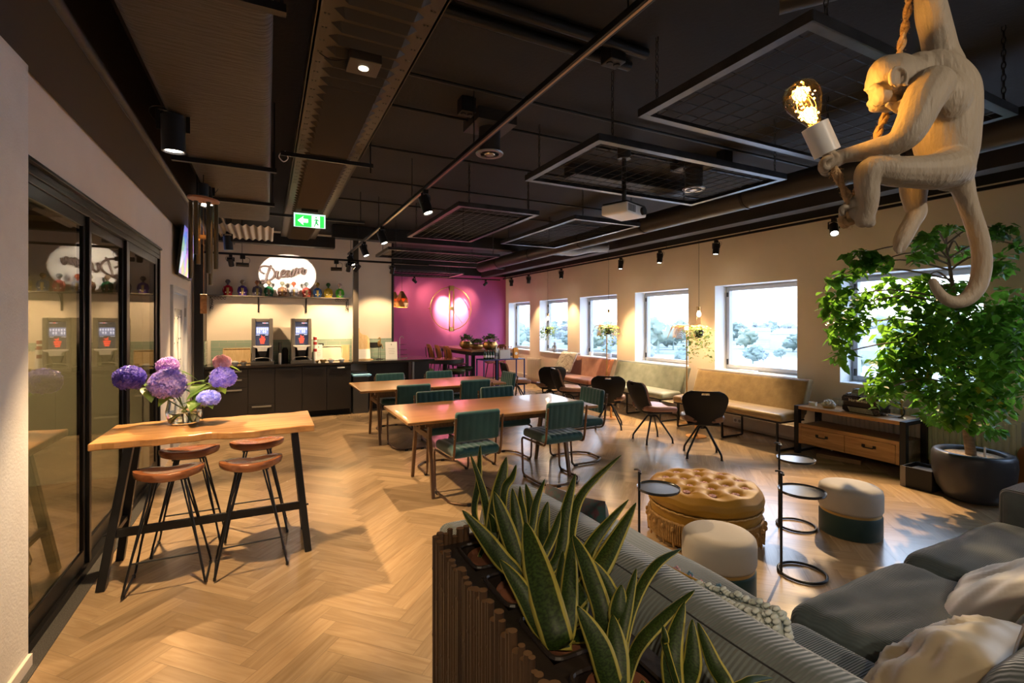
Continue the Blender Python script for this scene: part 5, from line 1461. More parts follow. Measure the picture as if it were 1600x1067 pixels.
# copper pendants
def copper(x, y, z, label):
    t = thing('faceted_pendant_lamp', label, 'pendant lamp', (x, y, z), 0, 'faceted copper pendants')
    b = MB(); n = 8; V = []
    for k in range(n): a = 2*PI*k/n; V.append((.03*math.cos(a), .03*math.sin(a), .17))
    for k in range(n): a = 2*PI*(k+.5)/n; V.append((.115*math.cos(a), .115*math.sin(a), .02))
    for k in range(n): a = 2*PI*k/n; V.append((.14*math.cos(a), .14*math.sin(a), -.07))
    for k in range(n): a = 2*PI*(k+.5)/n; V.append((.12*math.cos(a), .12*math.sin(a), -.16))
    F = []
    for k in range(n):
        k1 = (k+1) % n
        F += [(k, n+k, k1), (k1, n+k, n+k1), (n+k, 2*n+k1, n+k1), (n+(k-1) % n, 2*n+k, n+k), (n+k, 2*n+k, 2*n+k1), (2*n+k, 3*n+k, 2*n+k1), (2*n+k1, 3*n+k, 3*n+k1)]
    b.add(V, [f for f in F if len(set(f)) == 3]); o = obj('shade', b, m_copper, t); s_ = o.modifiers.new('t', 'SOLIDIFY'); s_.thickness = .004
    b = MB(); b.cyl((0, 0, .17), (0, 0, CZ-z), .004, 6); obj('cord', b, m_black, t)
    b = MB(); b.sphere((0, 0, -.06), .04, (1, 1, 1.2), 14, 10); obj('bulb', b, m_bulbfil2, t, smooth=60)
    lamp('POINT', 'pendant_glow', (x, y, z-.2), 5, (1, .65, .3), radius=.04)
p = atD(628, 468, 9.9); copper(p.x, p.y, p.z, 'right faceted copper pendant before the magenta wall')
p = atD(616, 468, 10.9); copper(p.x, p.y, p.z, 'left faceted copper pendant, half hidden by the white wall end')
# objects on window sills
t = thing('seated_figurine', 'small grey seated statue on the sill of the second farthest window', 'figurine', (6.52, 10.5, .865))
b = MB(); b.sphere((0, 0, .05), .09, (.7, 1.1, .6), 14, 10); b.sphere((0, .0, .14), .055, (.7, .8, 1.1), 14, 10); b.sphere((0, 0, .225), .036, (1, .9, 1.1), 12, 8); b.tube(bez([(0, .04, .18), (-.02, .09, .12), (-.02, .05, .07)], 4), .016, 8); b.tube(bez([(0, -.04, .18), (-.02, -.09, .12), (-.02, -.05, .07)], 4), .016, 8)
obj('statue_body', b, mat('grey stone', (.30,.31,.33), .5), t, smooth=60)
for k, (y, lab) in enumerate([(8.95, 'white candle pot at the left of the third sill'), (8.3, 'white candle pot at the right of the third sill')]):
    cyl_thing('candle_pot', lab, 'candle', (6.52, y, .865), [('pot_body', [(0, 0), (.045, 0), (.05, .09), (.042, .09), (.04, .06), (0, .06)], m_white)], 'candle pots on the sills')
b = MB(); b.rbox((0, 0, .012), (.09, .30, .024), .008, 3)
tag(obj('sill_magazine', b, m_paper, loc=(6.50, 4.95, .865), smooth=50), 'folded magazines lying on the sill above the ochre bench', 'magazine')
# radiator behind the console and one at the far end
def radiator(y0, y1, label):
    t = thing('radiator', label, 'radiator', (WX, (y0+y1)/2, .12), 0, 'white panel radiators'); h = (y1-y0)/2
    b = MB(); b.box(-.10, -.05, -h, h, 0, .55)
    obj('radiator_body', b, mat('cream radiator', (.62,.58,.50), .5), t)
    b = MB(); y = -h+.03
    while y < h-.03: b.rbox((-.105, y+.018, .275), (.02, .034, .50), .009, 2); y += .05
    obj('ribs', b, mat('cream radiator ribs', (.62,.58,.50), .5), t, smooth=50)
    b = MB(); b.cyl((-.075, h+.02, -.12), (-.075, h+.02, .1), .01, 8); obj('pipe', b, m_white, t, smooth=50)
radiator(1.9, 3.6, 'cream ribbed radiator behind the console table and the tree'); radiator(10.9, 11.6, 'cream radiator under the window near the magenta wall')
for k, (y, lab) in enumerate([(5.0, 'white double socket on the wall below the ochre bench, left'), (3.95, 'white double socket on the wall below the ochre bench, right end')]):
    t = thing('wall_socket', lab, 'socket', (WX-.05, y, .13), 0, 'window wall sockets'); b = MB(); b.box(-.012, 0, -.075, .075, -.04, .04); obj('socket_plate', b, m_white, t, bevel=.003)
    b = MB()
    for s_ in (-1, 1): b.lathe([(.022, 0), (.022, .003), (.015, .003), (.014, 0)], 16, T=Matrix.Translation((-.013, s_*.036, 0)) @ Matrix.Rotation(-PI/2, 4, 'Y'))
    obj('socket_ring', b, mat('grey ring', (.4,.4,.4), .5), t)
# ================================================================ SOFA
t = thing('corner_sofa', 'large L shaped grey blue corduroy corner sofa behind the bamboo planter', 'sofa', (0, 0, 0))
def soft(c, d, r, amp=.012, sc=2.2, crown=.02, seed=0, wr=0.0):
    def fn(p):
        q = p.copy()
        if p.z > 0: q.z += crown*math.cos(PI*p.x/d[0])*math.cos(PI*p.y/d[1])
        n_ = mnoise.noise((Vector(c)+p)*sc+Vector((seed, 0, 0)))
        q += Vector((p.x/d[0], p.y/d[1], p.z/d[2]))*n_*amp*2
        if wr: q.z += wr*mnoise.noise(Vector(((c[0]+p.x)*5, (c[1]+p.y)*16, seed)))*(1 if p.z > 0 else 0)
        return q
    b = MB(); b.rbox(c, d, r, 6, fn=fn); return b
b = MB(); b.rbox((.865, 1.27, .30), (.15, 2.30, .54), .055, 5); obj('back_frame', b, m_cord_roll, t, smooth=70)
b = MB(); b.rbox((.90, 2.385, .295), (.22, .12, .53), .05, 5); obj('end_panel', b, m_cord_x, t, smooth=70)
b = MB(); b.rbox((1.38, 1.37, .17), (.92, 2.12, .27), .04, 5); obj('base', b, m_cord_y, t, smooth=70)
b = MB(); b.rbox((2.55, .68, .17), (2.62, 1.02, .27), .04, 5); obj('base', b, m_cord_x, t, smooth=70)
b = MB(); b.rbox((2.35, .22, .30), (3.0, .15, .54), .055, 5); obj('back_frame', b, m_cord_x, t, smooth=70)
obj('seat_cushion', soft((1.44, 1.845, .365), (.86, 1.20, .18), .07, seed=1), m_cord_y, t, smooth=70)
obj('seat_cushion', soft((1.40, .77, .365), (.94, .90, .18), .07, seed=2), m_cord_y, t, smooth=70)
obj('seat_cushion', soft((2.325, .79, .37), (.885, .98, .19), .08, seed=3, wr=.010), m_cord_x, t, smooth=70)
obj('seat_cushion', soft((3.295, .79, .37), (1.02, .98, .19), .08, seed=4, wr=.008), m_cord_x, t, smooth=70)
def rollf(p):
    q = p.copy(); q.z += .018*mnoise.noise(Vector((p.y*2.2, 3, 1))); q.x += .02*mnoise.noise(Vector((p.y*1.8, 7, 2))); return q
b = MB(); b.rbox((1.03, 1.20, .68), (.36, 1.86, .36), .172, 6, fn=rollf); ro = obj('back_cushion', b, m_cord_roll, t, smooth=75)
b = MB()
pts = [(1.03-.06+rollf(Vector((0, y-1.20, 0))).x, y, .855+rollf(Vector((0, y-1.20, 0))).z-.006) for y in [1.45-.05*i for i in range(24)]]
b.tube(pts, .0035, 5); obj('seam', b, mat('dark seam', (.02,.02,.02), .8), ro)
b = MB(); b.rbox((2.60, .38, .66), (2.4, .34, .36), .165, 6, fn=lambda p: p+Vector((0, 0, .02*mnoise.noise(Vector((p.x*2, 1, 1)))))); obj('back_cushion', b, m_cord_z, t, smooth=75)
b = MB(); b.rbox((4.01, .66, .33), (.32, 1.22, .60), .05, 6); obj('armrest', b, m_cord_z2 if 'm_cord_z2' in globals() else (globals().__setitem__('m_cord_z2', mat_ribs('arm corduroy', (.095,.115,.115), (.135,.158,.158), 0, .0165, .9, .8, .8, .006)) or m_cord_z2), t, smooth=70)
b = MB(); b.rbox((4.10, 1.10, .638), (.12, .20, .016), .007, 3); tag(obj('remote_control', b, m_black, smooth=50), 'black remote control lying on the sofa arm at the right edge', 'remote control')
# pillows
def pillow(w, h, th, seed=0, wr=.012, corner=.06):
    b = MB(); N = 30
    def f(sgn):
        def g(u, v):
            x = 2*u-1; y = 2*v-1
            ed = (1-x**4)*(1-y**4)
            z = th/2*max(0, ed)**.55
            pull = 1-corner*(1-abs(x)**1.5)*(abs(y)**3)*1.0
            pullx = 1-corner*(1-abs(y)**1.5)*(abs(x)**3)
            fq = x*.8+y*.6; z += wr*1.1*(1-2*abs(mnoise.noise(Vector((fq*3.2+seed, (x-y)*.7, sgn)))))*ed*.5+wr*.5*mnoise.noise(Vector((x*2+seed, y*2, sgn+4)))*ed
            return Vector((x*w/2*pullx, y*h/2*pull, sgn*z))
        return g
    b.grid(f(1), N, N)
    o = len(b.v); b.grid(lambda u, v: f(-1)(v, u), N, N)
    # turn second side: swap back coordinates
    for i in range(o, len(b.v)): pass
    return b
def put_pillow(name, label, w, h, th, loc, euler, m, seed=0, cat='cushion', piping=None, wr=.012):
    t = thing(name, label, cat, loc); t.rotation_euler = euler
    b = pillow(w, h, th, seed, wr); obj('cushion_body', b, m, t, smooth=80)
    if piping:
        b = MB(); pts = []
        n = 24
        for i in range(n): s_ = -1+2*i/n; pts.append((s_*w/2*(1-.06*(0)), -h/2*(1-.06*(1-abs(s_)**1.5)), 0))
        for i in range(n): s_ = -1+2*i/n; pts.append((w/2*(1-.06*(1-abs(s_)**1.5)), s_*h/2, 0))
        for i in range(n): s_ = 1-2*i/n; pts.append((s_*w/2, h/2*(1-.06*(1-abs(s_)**1.5)), 0))
        for i in range(n): s_ = 1-2*i/n; pts.append((-w/2*(1-.06*(1-abs(s_)**1.5)), s_*h/2, 0))
        b.tube(pts, .005, 6, closed=True); obj('piping', b, piping, t, smooth=70)
    return t
R = math.radians
m_beige = mat('beige satin cushion', (.50,.40,.25), .45, col2=(.58,.48,.32), nscale=3, sheen=.3)
m_beigepipe = mat('darker beige piping', (.34,.24,.15), .5)
m_greyc = mat('silvery taupe velvet', (.40,.37,.34), .45, col2=(.50,.48,.47), nscale=3, sheen=.8)
put_pillow('throw_cushion', 'creased beige cushion with piped edge at the bottom right of the sofa', .46, .46, .19, (1.73, .68, .555), (R(-50), R(6), R(14)), m_beige, 3, piping=m_beigepipe, wr=.06)
put_pillow('throw_cushion', 'silvery taupe velvet cushion lying on the right sofa seat', .50, .48, .19, (2.55, .77, .545), (R(-36), R(-6), R(8)), m_greyc, 5, piping=mat('taupe piping', (.30,.26,.22), .5), wr=.02)
put_pillow('throw_cushion', 'dark cushion with green leaf print wedged behind the beige one', .46, .46, .16, (2.30, .60, .60), (R(-66), 0, R(5)), mat('dark leaf print', (.015,.018,.02), .6, col2=(.10,.20,.03), nscale=9, namt=.25), 6)
put_pillow('throw_cushion', 'purple cushion at the right edge behind the taupe one', .4, .4, .12, (3.25, .74, .56), (R(-60), 0, 0), mat('purple velvet', (.10,.03,.12), .6, sheen=.5), 8)
put_pillow('throw_cushion', 'dark teal cushion with red flowers at the far end of the sofa', .50, .44, .14, (1.30, 1.90, .58), (R(90), R(8), R(90)), mat('teal flower print', (.008,.06,.06), .6, col2=(.07,.02,.03), nscale=30, namt=.4, sheen=.4), 9)
# embroidered navy cushion with yellow piping and raised flowers
t = put_pillow('embroidered_cushion', 'navy cushion with pink embroidered flowers and mustard piping behind the corduroy roll', .46, .42, .13, (1.37, 1.18, .49), (R(90), R(8), R(90)), mat('navy velvet', (.008,.010,.035), .6, sheen=.4), 11, piping=mat('mustard piping', (.50,.30,.06), .6))
rnd = random.Random(4); b = MB(); b2 = MB()
for i in range(46):
    x = -.2+.4*rnd.random(); y = .08+.12*rnd.random(); zz = .045
    for sgn in (-1, 1):
        for j in range(5):
            a = j*2*PI/5+i; (b if i % 3 else b2).sphere((x+.010*math.cos(a), y+.010*math.sin(a), sgn*(.055-.9*abs(y-.06)*.25)), .0065, (1, 1, .5), 6, 4)
obj('pink_embroidery', b, mat('pink thread', (.75,.30,.45), .7, col2=(.8,.6,.7), nscale=60), t, smooth=70)
obj('blue_embroidery', b2, mat('blue thread', (.15,.30,.45), .7), t, smooth=70)
# tufted loop cushion
t = put_pillow('tufted_cushion', 'grey green loop tufted cushion leaning behind the corduroy roll', .36, .38, .13, (1.265, 1.0, .575), (R(90), R(12), R(90)), mat('grey green wool', (.42,.46,.42), .95), 13)
b = MB(); rnd = random.Random(9)
for i in range(27):
    for j in range(27):
        x = -.175+.35*i/26; y = -.185+.37*j/26; ed = max(0, (1-(x/.185)**4)*(1-(y/.195)**4)); z = .07*ed**.55
        for sgn in (-1, 1):
            b.sphere((x+rnd.uniform(-.006, .006), y+rnd.uniform(-.006, .006), sgn*(z+.003)), .0095, (.9, .9, 1.4), 6, 4)
obj('loops', b, mat('wool loops', (.45,.50,.46), .95, col2=(.60,.62,.58), nscale=30), t, smooth=70)
put_pillow('throw_cushion', 'pink and white patterned cushion peeping out at the bottom beside the beige cushion', .36, .34, .11, (1.30, .60, .53), (R(90), R(18), R(60)), mat('pink stripe print', (.60,.25,.38), .6, col2=(.75,.72,.72), nscale=30, namt=.2), 15)

# ================================================================ POUFS
t = thing('tufted_ottoman', 'large round mustard velvet ottoman with buttoned top and gold fringe', 'ottoman', (2.95, 2.62, 0))
b = MB(); b.lathe([(.37, .02), (.385, .06), (.39, .20), (.395, .26), (0, .26)], 64); obj('body', b, m_mustard, t, smooth=60)
btn = [(0, 0)]+[(.15*math.cos(a*PI/3), .15*math.sin(a*PI/3)) for a in range(6)]+[(.28*math.cos(a*PI/5+.3), .28*math.sin(a*PI/5+.3)) for a in range(10)]
def topf(u, v):
    a = u*2*PI; r_ = v
    prof = [(0, .42), (.2, .42), (.3, .415), (.37, .395), (.405, .355), (.412, .32), (.405, .285), (.385, .265)]
    s_ = r_*(len(prof)-1); i = min(int(s_), len(prof)-2); f = s_-i
    R1 = prof[i][0]+(prof[i+1][0]-prof[i][0])*f; z = prof[i][1]+(prof[i+1][1]-prof[i][1])*f
    x, y = R1*math.cos(a), R1*math.sin(a)
    if z > .36:
        dd = min((x-bx_)**2+(y-by_)**2 for bx_, by_ in btn)
        z -= .045*math.exp(-dd/.0012)+.012*math.exp(-dd/.006)
    if R1 > .3: z += .006*math.sin(a*10*1.0)*(1 if z > .3 else 0); R1 *= 1
    return (x, y, z)
b = MB(); b.grid(topf, 120, 60, closeu=True); obj('tufted_top', b, m_mustard, t, smooth=80)
b = MB()
for x, y in btn:
    b = MB()
    for j in range(8): a = j*PI/4; b.sphere((x+.017*math.cos(a), y+.017*math.sin(a), .392), .011, (1, 1, .6), 6, 4)
    b.sphere((x, y, .396), .010, (1, 1, .6), 6, 4)
    obj('button_rosette', b, m_purplebtn, t, smooth=70)
b = MB(); b.tube([(.40*math.cos(a*PI/60), .40*math.sin(a*PI/60), .262+.003*math.sin(a*2)) for a in range(120)], .007, 6, closed=True); obj('braid', b, m_gold, t, smooth=70)
b = MB(); b.tube([(.397*math.cos(a*PI/60), .397*math.sin(a*PI/60), .185+.004*(a % 2)) for a in range(120)], .010, 6, closed=True)
n = 150
for k in range(n):
    a = 2*PI*k/n; L = .13 if k % 5 else .16
    r0 = .402; b.tube([(r0*math.cos(a), r0*math.sin(a), .185), ((r0+.008)*math.cos(a), (r0+.008)*math.sin(a), .12), ((r0+.004)*math.cos(a+.01), (r0+.004)*math.sin(a+.01), .185-L)], [.006, .007, .008], 5)
for k in range(30):
    a = 2*PI*k/30; b.sphere((.414*math.cos(a), .414*math.sin(a), .145), .016, (1, 1, 1.3), 8, 6)
obj('tassel_fringe', b, m_fringe, t, smooth=70)
def pouf(x, y, h, label, s_=1.0):
    t = thing('round_pouf', label, 'pouf', (x, y, 0), 0, 'two tone velvet poufs'); r_ = .205*s_
    b = MB(); b.lathe([(r_*.97, .0), (r_, .01), (r_, h*.42), (r_*.97, h*.45), (0, h*.45)], 56); obj('teal_base', b, m_darkteal, t, smooth=60)
    b = MB(); b.lathe([(0, h*.44), (r_*.965, h*.44), (r_*.975, h*.50), (0, h*.50)], 56); obj('brass_band', b, m_goldband, t, smooth=50)
    def fo(a, z): return .012*mnoise.noise(Vector((math.cos(a)*2, math.sin(a)*2, z*9)))
    b = MB(); b.lathe([(0, h*.49), (r_*.97, h*.50), (r_*1.02, h*.56), (r_*1.02, h*.85), (r_*.99, h*.94), (r_*.90, h*.985), (r_*.6, h*1.0), (0, h*1.0)], 64, fold=fo); obj('velvet_top', b, m_greyvelvet, t, smooth=70)
pouf(3.99, 2.15, .365, 'pale grey and dark teal pouf standing free on the right floor')
pouf(2.42, 2.04, .35, 'pale grey pouf half hidden by the sofa, in front of the mustard ottoman')
# C shaped side tables
def ctable(x, y, rz, label):
    t = thing('side_table', label, 'side table', (x, y, 0), rz, 'slim black side tables')
    b = MB(); b.tube([(.135*math.cos(a*PI/24)+.135, .135*math.sin(a*PI/24), .010) for a in range(48)], .0085, 8, closed=True); obj('base_ring', b, m_blacksteel, t, smooth=60)
    b = MB(); b.cyl((0, 0, .0), (0, 0, .645), .008, 10); obj('post', b, m_blacksteel, t, smooth=60)
    b = MB(); b.tube(bez([(-.012, -.045, .645), (.0, -.02, .652), (.0, .02, .652), (-.012, .045, .645)], 5), .006, 8); obj('carry_handle', b, m_blacksteel, t, smooth=60)
    b = MB(); b.lathe([(0, .520), (.132, .520), (.136, .526), (.136, .538), (.132, .536), (.128, .530), (0, .530)], 56, c=(.132, 0, 0)); obj('tray_top', b, mat('blue grey metal top', (.06,.065,.075), .22, metal=.5), t, smooth=50)
ctable(2.925, 1.985, -.45, 'black side table standing nearest, its ring base before the sofa')
ctable(3.60, 2.46, -.45, 'black side table standing behind the nearest one')
p = atZ(1025, 832, 0); ctable(2.14, 2.42, -.30, 'black side table standing before the mustard ottoman')

# ================================================================ CONSOLE
t = thing('console_table', 'low mango wood console with two drawers and black steel legs, by the window', 'console', (6.07, 3.20, 0))
a, c, h = .24, .59, .585
b = MB(); b.box(-a, a, -c+.055, c-.055, h-.04, h); obj('top_board', b, m_mango, t, bevel=.003)
for sx in (-1, 1):
    for sy in (-1, 1):
        b = MB(); b.cbox((sx*(a-.03), sy*(c-.028), h/2), (.06, .055, h)); obj('leg', b, m_blacksteel, t, bevel=.002)
b = MB()
for sy in (-1, 1):
    for z_, q_ in ((h-.02, .04), (.03, .03)): b = MB(); b.cbox((0, sy*(c-.028), z_), (2*a-.12, .055, q_)); obj('end_rail', b, m_blacksteel, t, bevel=.002)
b = MB(); b.box(-a+.01, a-.01, -c+.058, c-.058, .13, .16); b.box(-a+.01, a-.01, -c+.058, c-.058, .335, .36); b.box(a-.03, a-.01, -c+.058, c-.058, .16, .335); b.box(-a+.01, a-.01, -c+.058, -c+.09, .16, .335); b.box(-a+.01, a-.01, c-.09, c-.058, .16, .335)
obj('drawer_case', b, m_mangoside, t, bevel=.002)
b = MB(); b.box(-a+.0, -a+.02, -c+.058, c-.058, .335, .375); b.box(-a+.0, -a+.02, -c+.058, -c+.09, .13, .34); b.box(-a+.0, -a+.02, c-.09, c-.058, .13, .34); obj('case_front', b, m_mango, t, bevel=.002)
for sy in (-1, 1):
    b = MB(); y0, y1 = (0.004, c-.093) if sy > 0 else (-c+.093, -.004)
    b.box(-a-.004, -a+.016, y0, y1, .137, .332); dr = obj('drawer', b, m_mango, t, bevel=.003)
    ym = (y0+y1)/2; b = MB(); b.tube(filletpath([(-a-.005, ym-.055, .262), (-a-.03, ym-.05, .250), (-a-.03, ym+.05, .250), (-a-.005, ym+.055, .262)], .012, 3), .006, 6)
    b.cbox((-a-.008, ym-.055, .262), (.008, .03, .03)); b.cbox((-a-.008, ym+.055, .262), (.008, .03, .03)); obj('handle', b, mat('black iron', (.03,.028,.025), .5, metal=.5), dr)
b = MB(); b.box(-.12, .12, -.22, .22, 0, .05)
tag(obj('storage_board', b, m_mangoside, loc=(6.02, 3.35, .0), rot=(0, 0, .3), bevel=.003), 'flat wooden box lying on the floor under the console', 'box')
# accordion
t = thing('accordion', 'black accordion with white buttons resting on the console', 'accordion', (6.02, 3.08, .585), -.05)
b = MB(); b.prism([(-.10, 0), (.10, 0), (.11, .03), (.11, .05), (-.12, .05), (-.12, .02)], -.20, .20, T=Matrix.Rotation(PI/2, 4, 'X')) if False else None
b = MB(); b.prism([(-.20, .025), (-.155, .0), (.155, .0), (.20, .025), (.20, .075), (-.20, .075)], -.10, .10, T=Matrix(((0,0,1,0),(1,0,0,0),(0,1,0,0),(0,0,0,1)))); obj('bass_casing', b, mat('black lacquer', (.012,.010,.010), .15, coat=.6), t, bevel=.006)
b = MB(); b.box(-.09, .09, -.185, .185, .075, .125); 
for k in range(5): b.box(-.096, .096, -.19, .19, .079+.01*k, .083+.01*k)
obj('bellows', b, mat('dark brown bellows', (.05,.035,.028), .6), t)
b = MB(); b.prism([(-.20, .125), (.20, .125), (.20, .165), (.18, .195), (-.18, .195), (-.20, .165)], -.105, .10, T=Matrix(((0,0,1,0),(1,0,0,0),(0,1,0,0),(0,0,0,1)))); obj('treble_casing', b, mat('black lacquer 2', (.012,.010,.010), .15, coat=.6), t, bevel=.006)
b = MB(); b.add([(-.107, -.19, .165), (-.107, .19, .165), (-.06, .175, .21), (-.06, -.175, .21), (.05, .175, .215), (.05, -.175, .215)], [(0,1,2,3), (3,2,4,5)]); 
o = obj('grille', b, mat('silver grille', (.45,.45,.46), .3, metal=.7, col2=(.12,.12,.12), nscale=50, namt=.3), t)
b = MB(); b.prism([(-.15, .205), (.15, .205), (.13, .265), (-.13, .265)], -.02, .08, T=Matrix(((0,0,1,0),(1,0,0,0),(0,1,0,0),(0,0,0,1)))); obj('button_board', b, m_black, t, bevel=.01)
b = MB()
for r_ in range(4):
    for c_ in range(18): b.sphere((-.026+.004*0, -.125+.0147*c_+(.007 if r_ % 2 else 0), .215+.013*r_), .0052, (1, 1, 1), 6, 4)
obj('treble_buttons', b, m_offwhite, t, smooth=60)
b = MB()
for r_ in range(5):
    for c_ in range(16): b.sphere((-.102, -.13+.0158*c_+.006*r_, .016+.0115*r_), .0048, (1, 1, 1), 6, 4)
obj('bass_buttons', b, m_offwhite, t, smooth=60)
tm = text_mb('Harmonia', .05, .004); Tt = Matrix.Translation((-.1075, .02, .145)) @ Matrix(((0,0,-1,0),(-1,0,0,0),(0,1,0,0),(0,0,0,1)))
xf(tm, Tt); obj('lettering', tm, mat('pearly lettering', (.7,.66,.6), .3), t)
b = MB(); b.tube(bez([(.02, -.20, .10), (.04, -.30, .16), (.06, -.35, .08), (.04, -.33, .015), (.02, -.22, .02)], 6), .022, 10, flat=.25); obj('shoulder_strap', b, m_leather_black, t, smooth=60)
cyl_thing('tea_light', 'white candle in a low pot at the left of the console', 'candle', (6.0, 3.66, .585), [('candle_body', [(0, 0), (.045, 0), (.047, .045), (.04, .045), (.038, .035), (0, .035)], m_offwhite)])
t = thing('coral_ornament', 'pale shell and coral ornament beside the accordion', 'ornament', (6.0, 3.47, .585))
b = MB(); rnd = random.Random(2)
for i in range(60):
    a = rnd.random()*6.28; el = rnd.random()*PI/2; q = Vector((math.cos(a)*math.cos(el)*.05, math.sin(a)*math.cos(el)*.07, .03+math.sin(el)*.06)); b.sphere(q, .012+.006*rnd.random(), (1, 1, 1), 6, 5)
obj('coral', b, mat('bleached coral', (.62,.55,.42), .7, col2=(.75,.72,.65), nscale=40), t, smooth=60)
b = MB(); b.lathe([(0, 0), (.06, 0), (.07, .025), (0, .03)], 20); obj('shell_base', b, m_brass, t, smooth=50)
t = thing('twig_ornament', 'small brass twig figure at the right end of the console', 'ornament', (6.05, 2.74, .585))
b = MB(); b.lathe([(0, 0), (.04, 0), (.03, .012), (0, .014)], 20); b.tube(bez([(0, 0, .01), (.01, .01, .06), (-.01, 0, .12), (.015, .01, .17)], 5), [.012, .010]*8 if False else .010, 8); b.tube([(0, 0, .09), (.01, -.035, .12)], .006, 6); b.sphere((.01, .01, .18), .018, (1, 1, 1.2), 10, 8); obj('twig', b, m_brass, t, smooth=60)

# ================================================================ TREE
PX, PY = 5.74, 2.05
t = thing('potted_fig_tree', 'tall leafy weeping fig tree before the nearest window', 'tree', (PX, PY, 0))
DT = PX*SN+PY*CS
tr = [Vector((0, 0, .30))]+[atD(u, v, DT)-Vector((PX, PY, 0)) for u, v in [(1507, 640), (1502, 590), (1500, 530), (1492, 470), (1486, 430), (1478, 382)]]
b = MB(); tp = bez(tr, 6); b.tube(tp, [.042-.034*i/len(tp) for i in range(len(tp))], 10); obj('trunk', b, m_bark, t, smooth=60)
blobs = [(1484,545,92,85,520),(1440,520,60,55,230),(1546,560,52,85,330),(1501,628,68,42,230),(1405,580,46,40,190),(1375,612,22,26,50),(1572,500,36,55,150),(1468,462,66,26,170),
 (1330,480,36,38,110),(1318,512,26,34,70),(1292,470,16,18,24),(1313,553,10,22,20),(1366,412,32,13,46),(1345,398,24,10,26),(1303,438,20,8,18),(1327,424,16,8,16),
 (1448,374,22,16,34),(1484,355,20,7,16),(1562,360,28,12,44),(1592,384,12,20,16),(1500,392,12,12,12),(1557,415,22,20,40),(1436,400,26,12,20),(1544,671,20,12,22),(1490,655,28,14,36),(1590,560,16,80,80),(1395,455,34,26,70),(1440,440,20,16,26)]
rnd = random.Random(11); lb = MB(); yb = MB(); tw = MB()
for (u, v, ru, rv, n) in blobs:
    base = atD(u, v, DT+rnd.uniform(-.25, .1)); kk = (base-Vector((0, 0, EYE))).dot(Vector((SN, CS, 0)))/FPX
    rz_ = min(.50, max(.10, (ru+rv)/2*kk*.9))
    fwd = Vector((SN, CS, 0)); rt = Vector((CS, -SN, 0))
    ctr = base-Vector((PX, PY, 0))
    j = min(range(len(tp)), key=lambda i: (tp[i]-ctr).length+(.5 if tp[i].z < .8 else 0)+max(0, tp[i].z-ctr.z)*.6)
    tw.tube(bez([tp[j], (tp[j]+ctr)/2+Vector((0, 0, .10)), ctr, ctr+rt*ru*kk*.8*(-1 if u < 1480 else 1)+Vector((0, 0, -.08))], 5), [.009]*5+[.006]*5+[.003]*6, 5)
    for i in range(int(n*1.45)):
        while True:
            q = Vector((rnd.uniform(-1, 1), rnd.uniform(-1, 1), rnd.uniform(-1, 1)))
            if q.length < 1: break
        p = ctr+rt*q.x*ru*kk+fwd*q.y*rz_+Vector((0, 0, q.z*rv*kk))
        if p.x+PX > 6.27: p.x = 6.27-PX-rnd.random()*.25
        leaf_at(yb if rnd.random() < .012 and p.z < 1.2 else lb, p, rnd.uniform(.06, .105), rnd, droop=.75)
obj('branches', tw, m_bark, t, smooth=60)
obj('foliage', lb, m_treeleaf, t); obj('yellow_leaves', yb, m_yellowleaf, t)
t2 = thing('tree_pot', 'large round anthracite planter bowl holding the fig tree', 'plant pot', (PX, PY, 0))
b = MB(); b.lathe([(0, 0), (.17, 0), (.20, .01), (.255, .10), (.285, .22), (.295, .33), (.29, .40), (.28, .425), (.262, .435), (.225, .43), (.215, .415), (.21, .36), (0, .36)], 64); obj('pot_body', b, m_pot, t2, smooth=50)
b = MB(); b.lathe([(0, .40), (.1, .402), (.212, .398), (.212, .38), (0, .38)], 40); obj('granules', b, m_gravel, t2, smooth=50)
b = MB(); b.cyl((-.05, -.10, .38), (-.05, -.10, .50), .008, 10); b.sphere((-.05, -.10, .40), .015); obj('water_gauge', b, m_white, t2, smooth=60)
p = atZ(1425, 760, 0)
t = thing('record_crate', 'black crate on the floor between the console and the tree pot', 'crate', (5.72, 2.42, 0))
b = MB(); b.box(-.14, .14, -.13, .12, 0, .012); b.box(-.14, -.128, -.13, .12, .012, .20); b.box(.128, .14, -.13, .12, .012, .20); b.box(-.128, .128, -.13, -.118, .012, .20); b.box(-.128, .128, .108, .12, .012, .20); obj('crate_body', b, m_black, t, bevel=.003)
b = MB(); b.box(-.12, .12, -.10, .09, .012, .17); obj('contents', b, mat('grey folders', (.12,.12,.13), .5), t)
b = MB(); b.box(-.143, -.14, .08, .125, 0, .20); obj('pale_edge', b, m_grey, t)
# guitar
t = thing('acoustic_guitar', 'brown acoustic guitar leaning on the wall behind the tree pot', 'guitar', (6.14, 1.76, 0.02), 0)
T = Matrix.Rotation(.12, 4, 'Y') @ Matrix(((0,0,1,0),(1,0,0,0),(0,1,0,0),(0,0,0,1)))
pts = bez([(0, 0), (.13, .02), (.19, .12), (.17, .24), (.12, .30), (.135, .38), (.10, .45), (0, .47), (-.10, .45), (-.135, .38), (-.12, .30), (-.17, .24), (-.19, .12), (-.13, .02)], 4, closed=True)
b = MB(); b.prism([(p_.x, p_.y) for p_ in [Vector((q[0], q[1], 0)) for q in pts]][::-1], 0, .09, T=T); obj('guitar_body', b, mat('guitar wood', (.28,.09,.025), .25, coat=.5, col2=(.36,.13,.04), nscale=4), t, bevel=.004)
b = MB(); b.prism([(-.028, .40), (.028, .40), (.022, .95), (-.022, .95)], -.012, .006, T=T); b.prism([(-.035, .95), (.035, .95), (.03, 1.08), (-.03, 1.08)], -.008, .006, T=T); obj('neck', b, m_black, t)
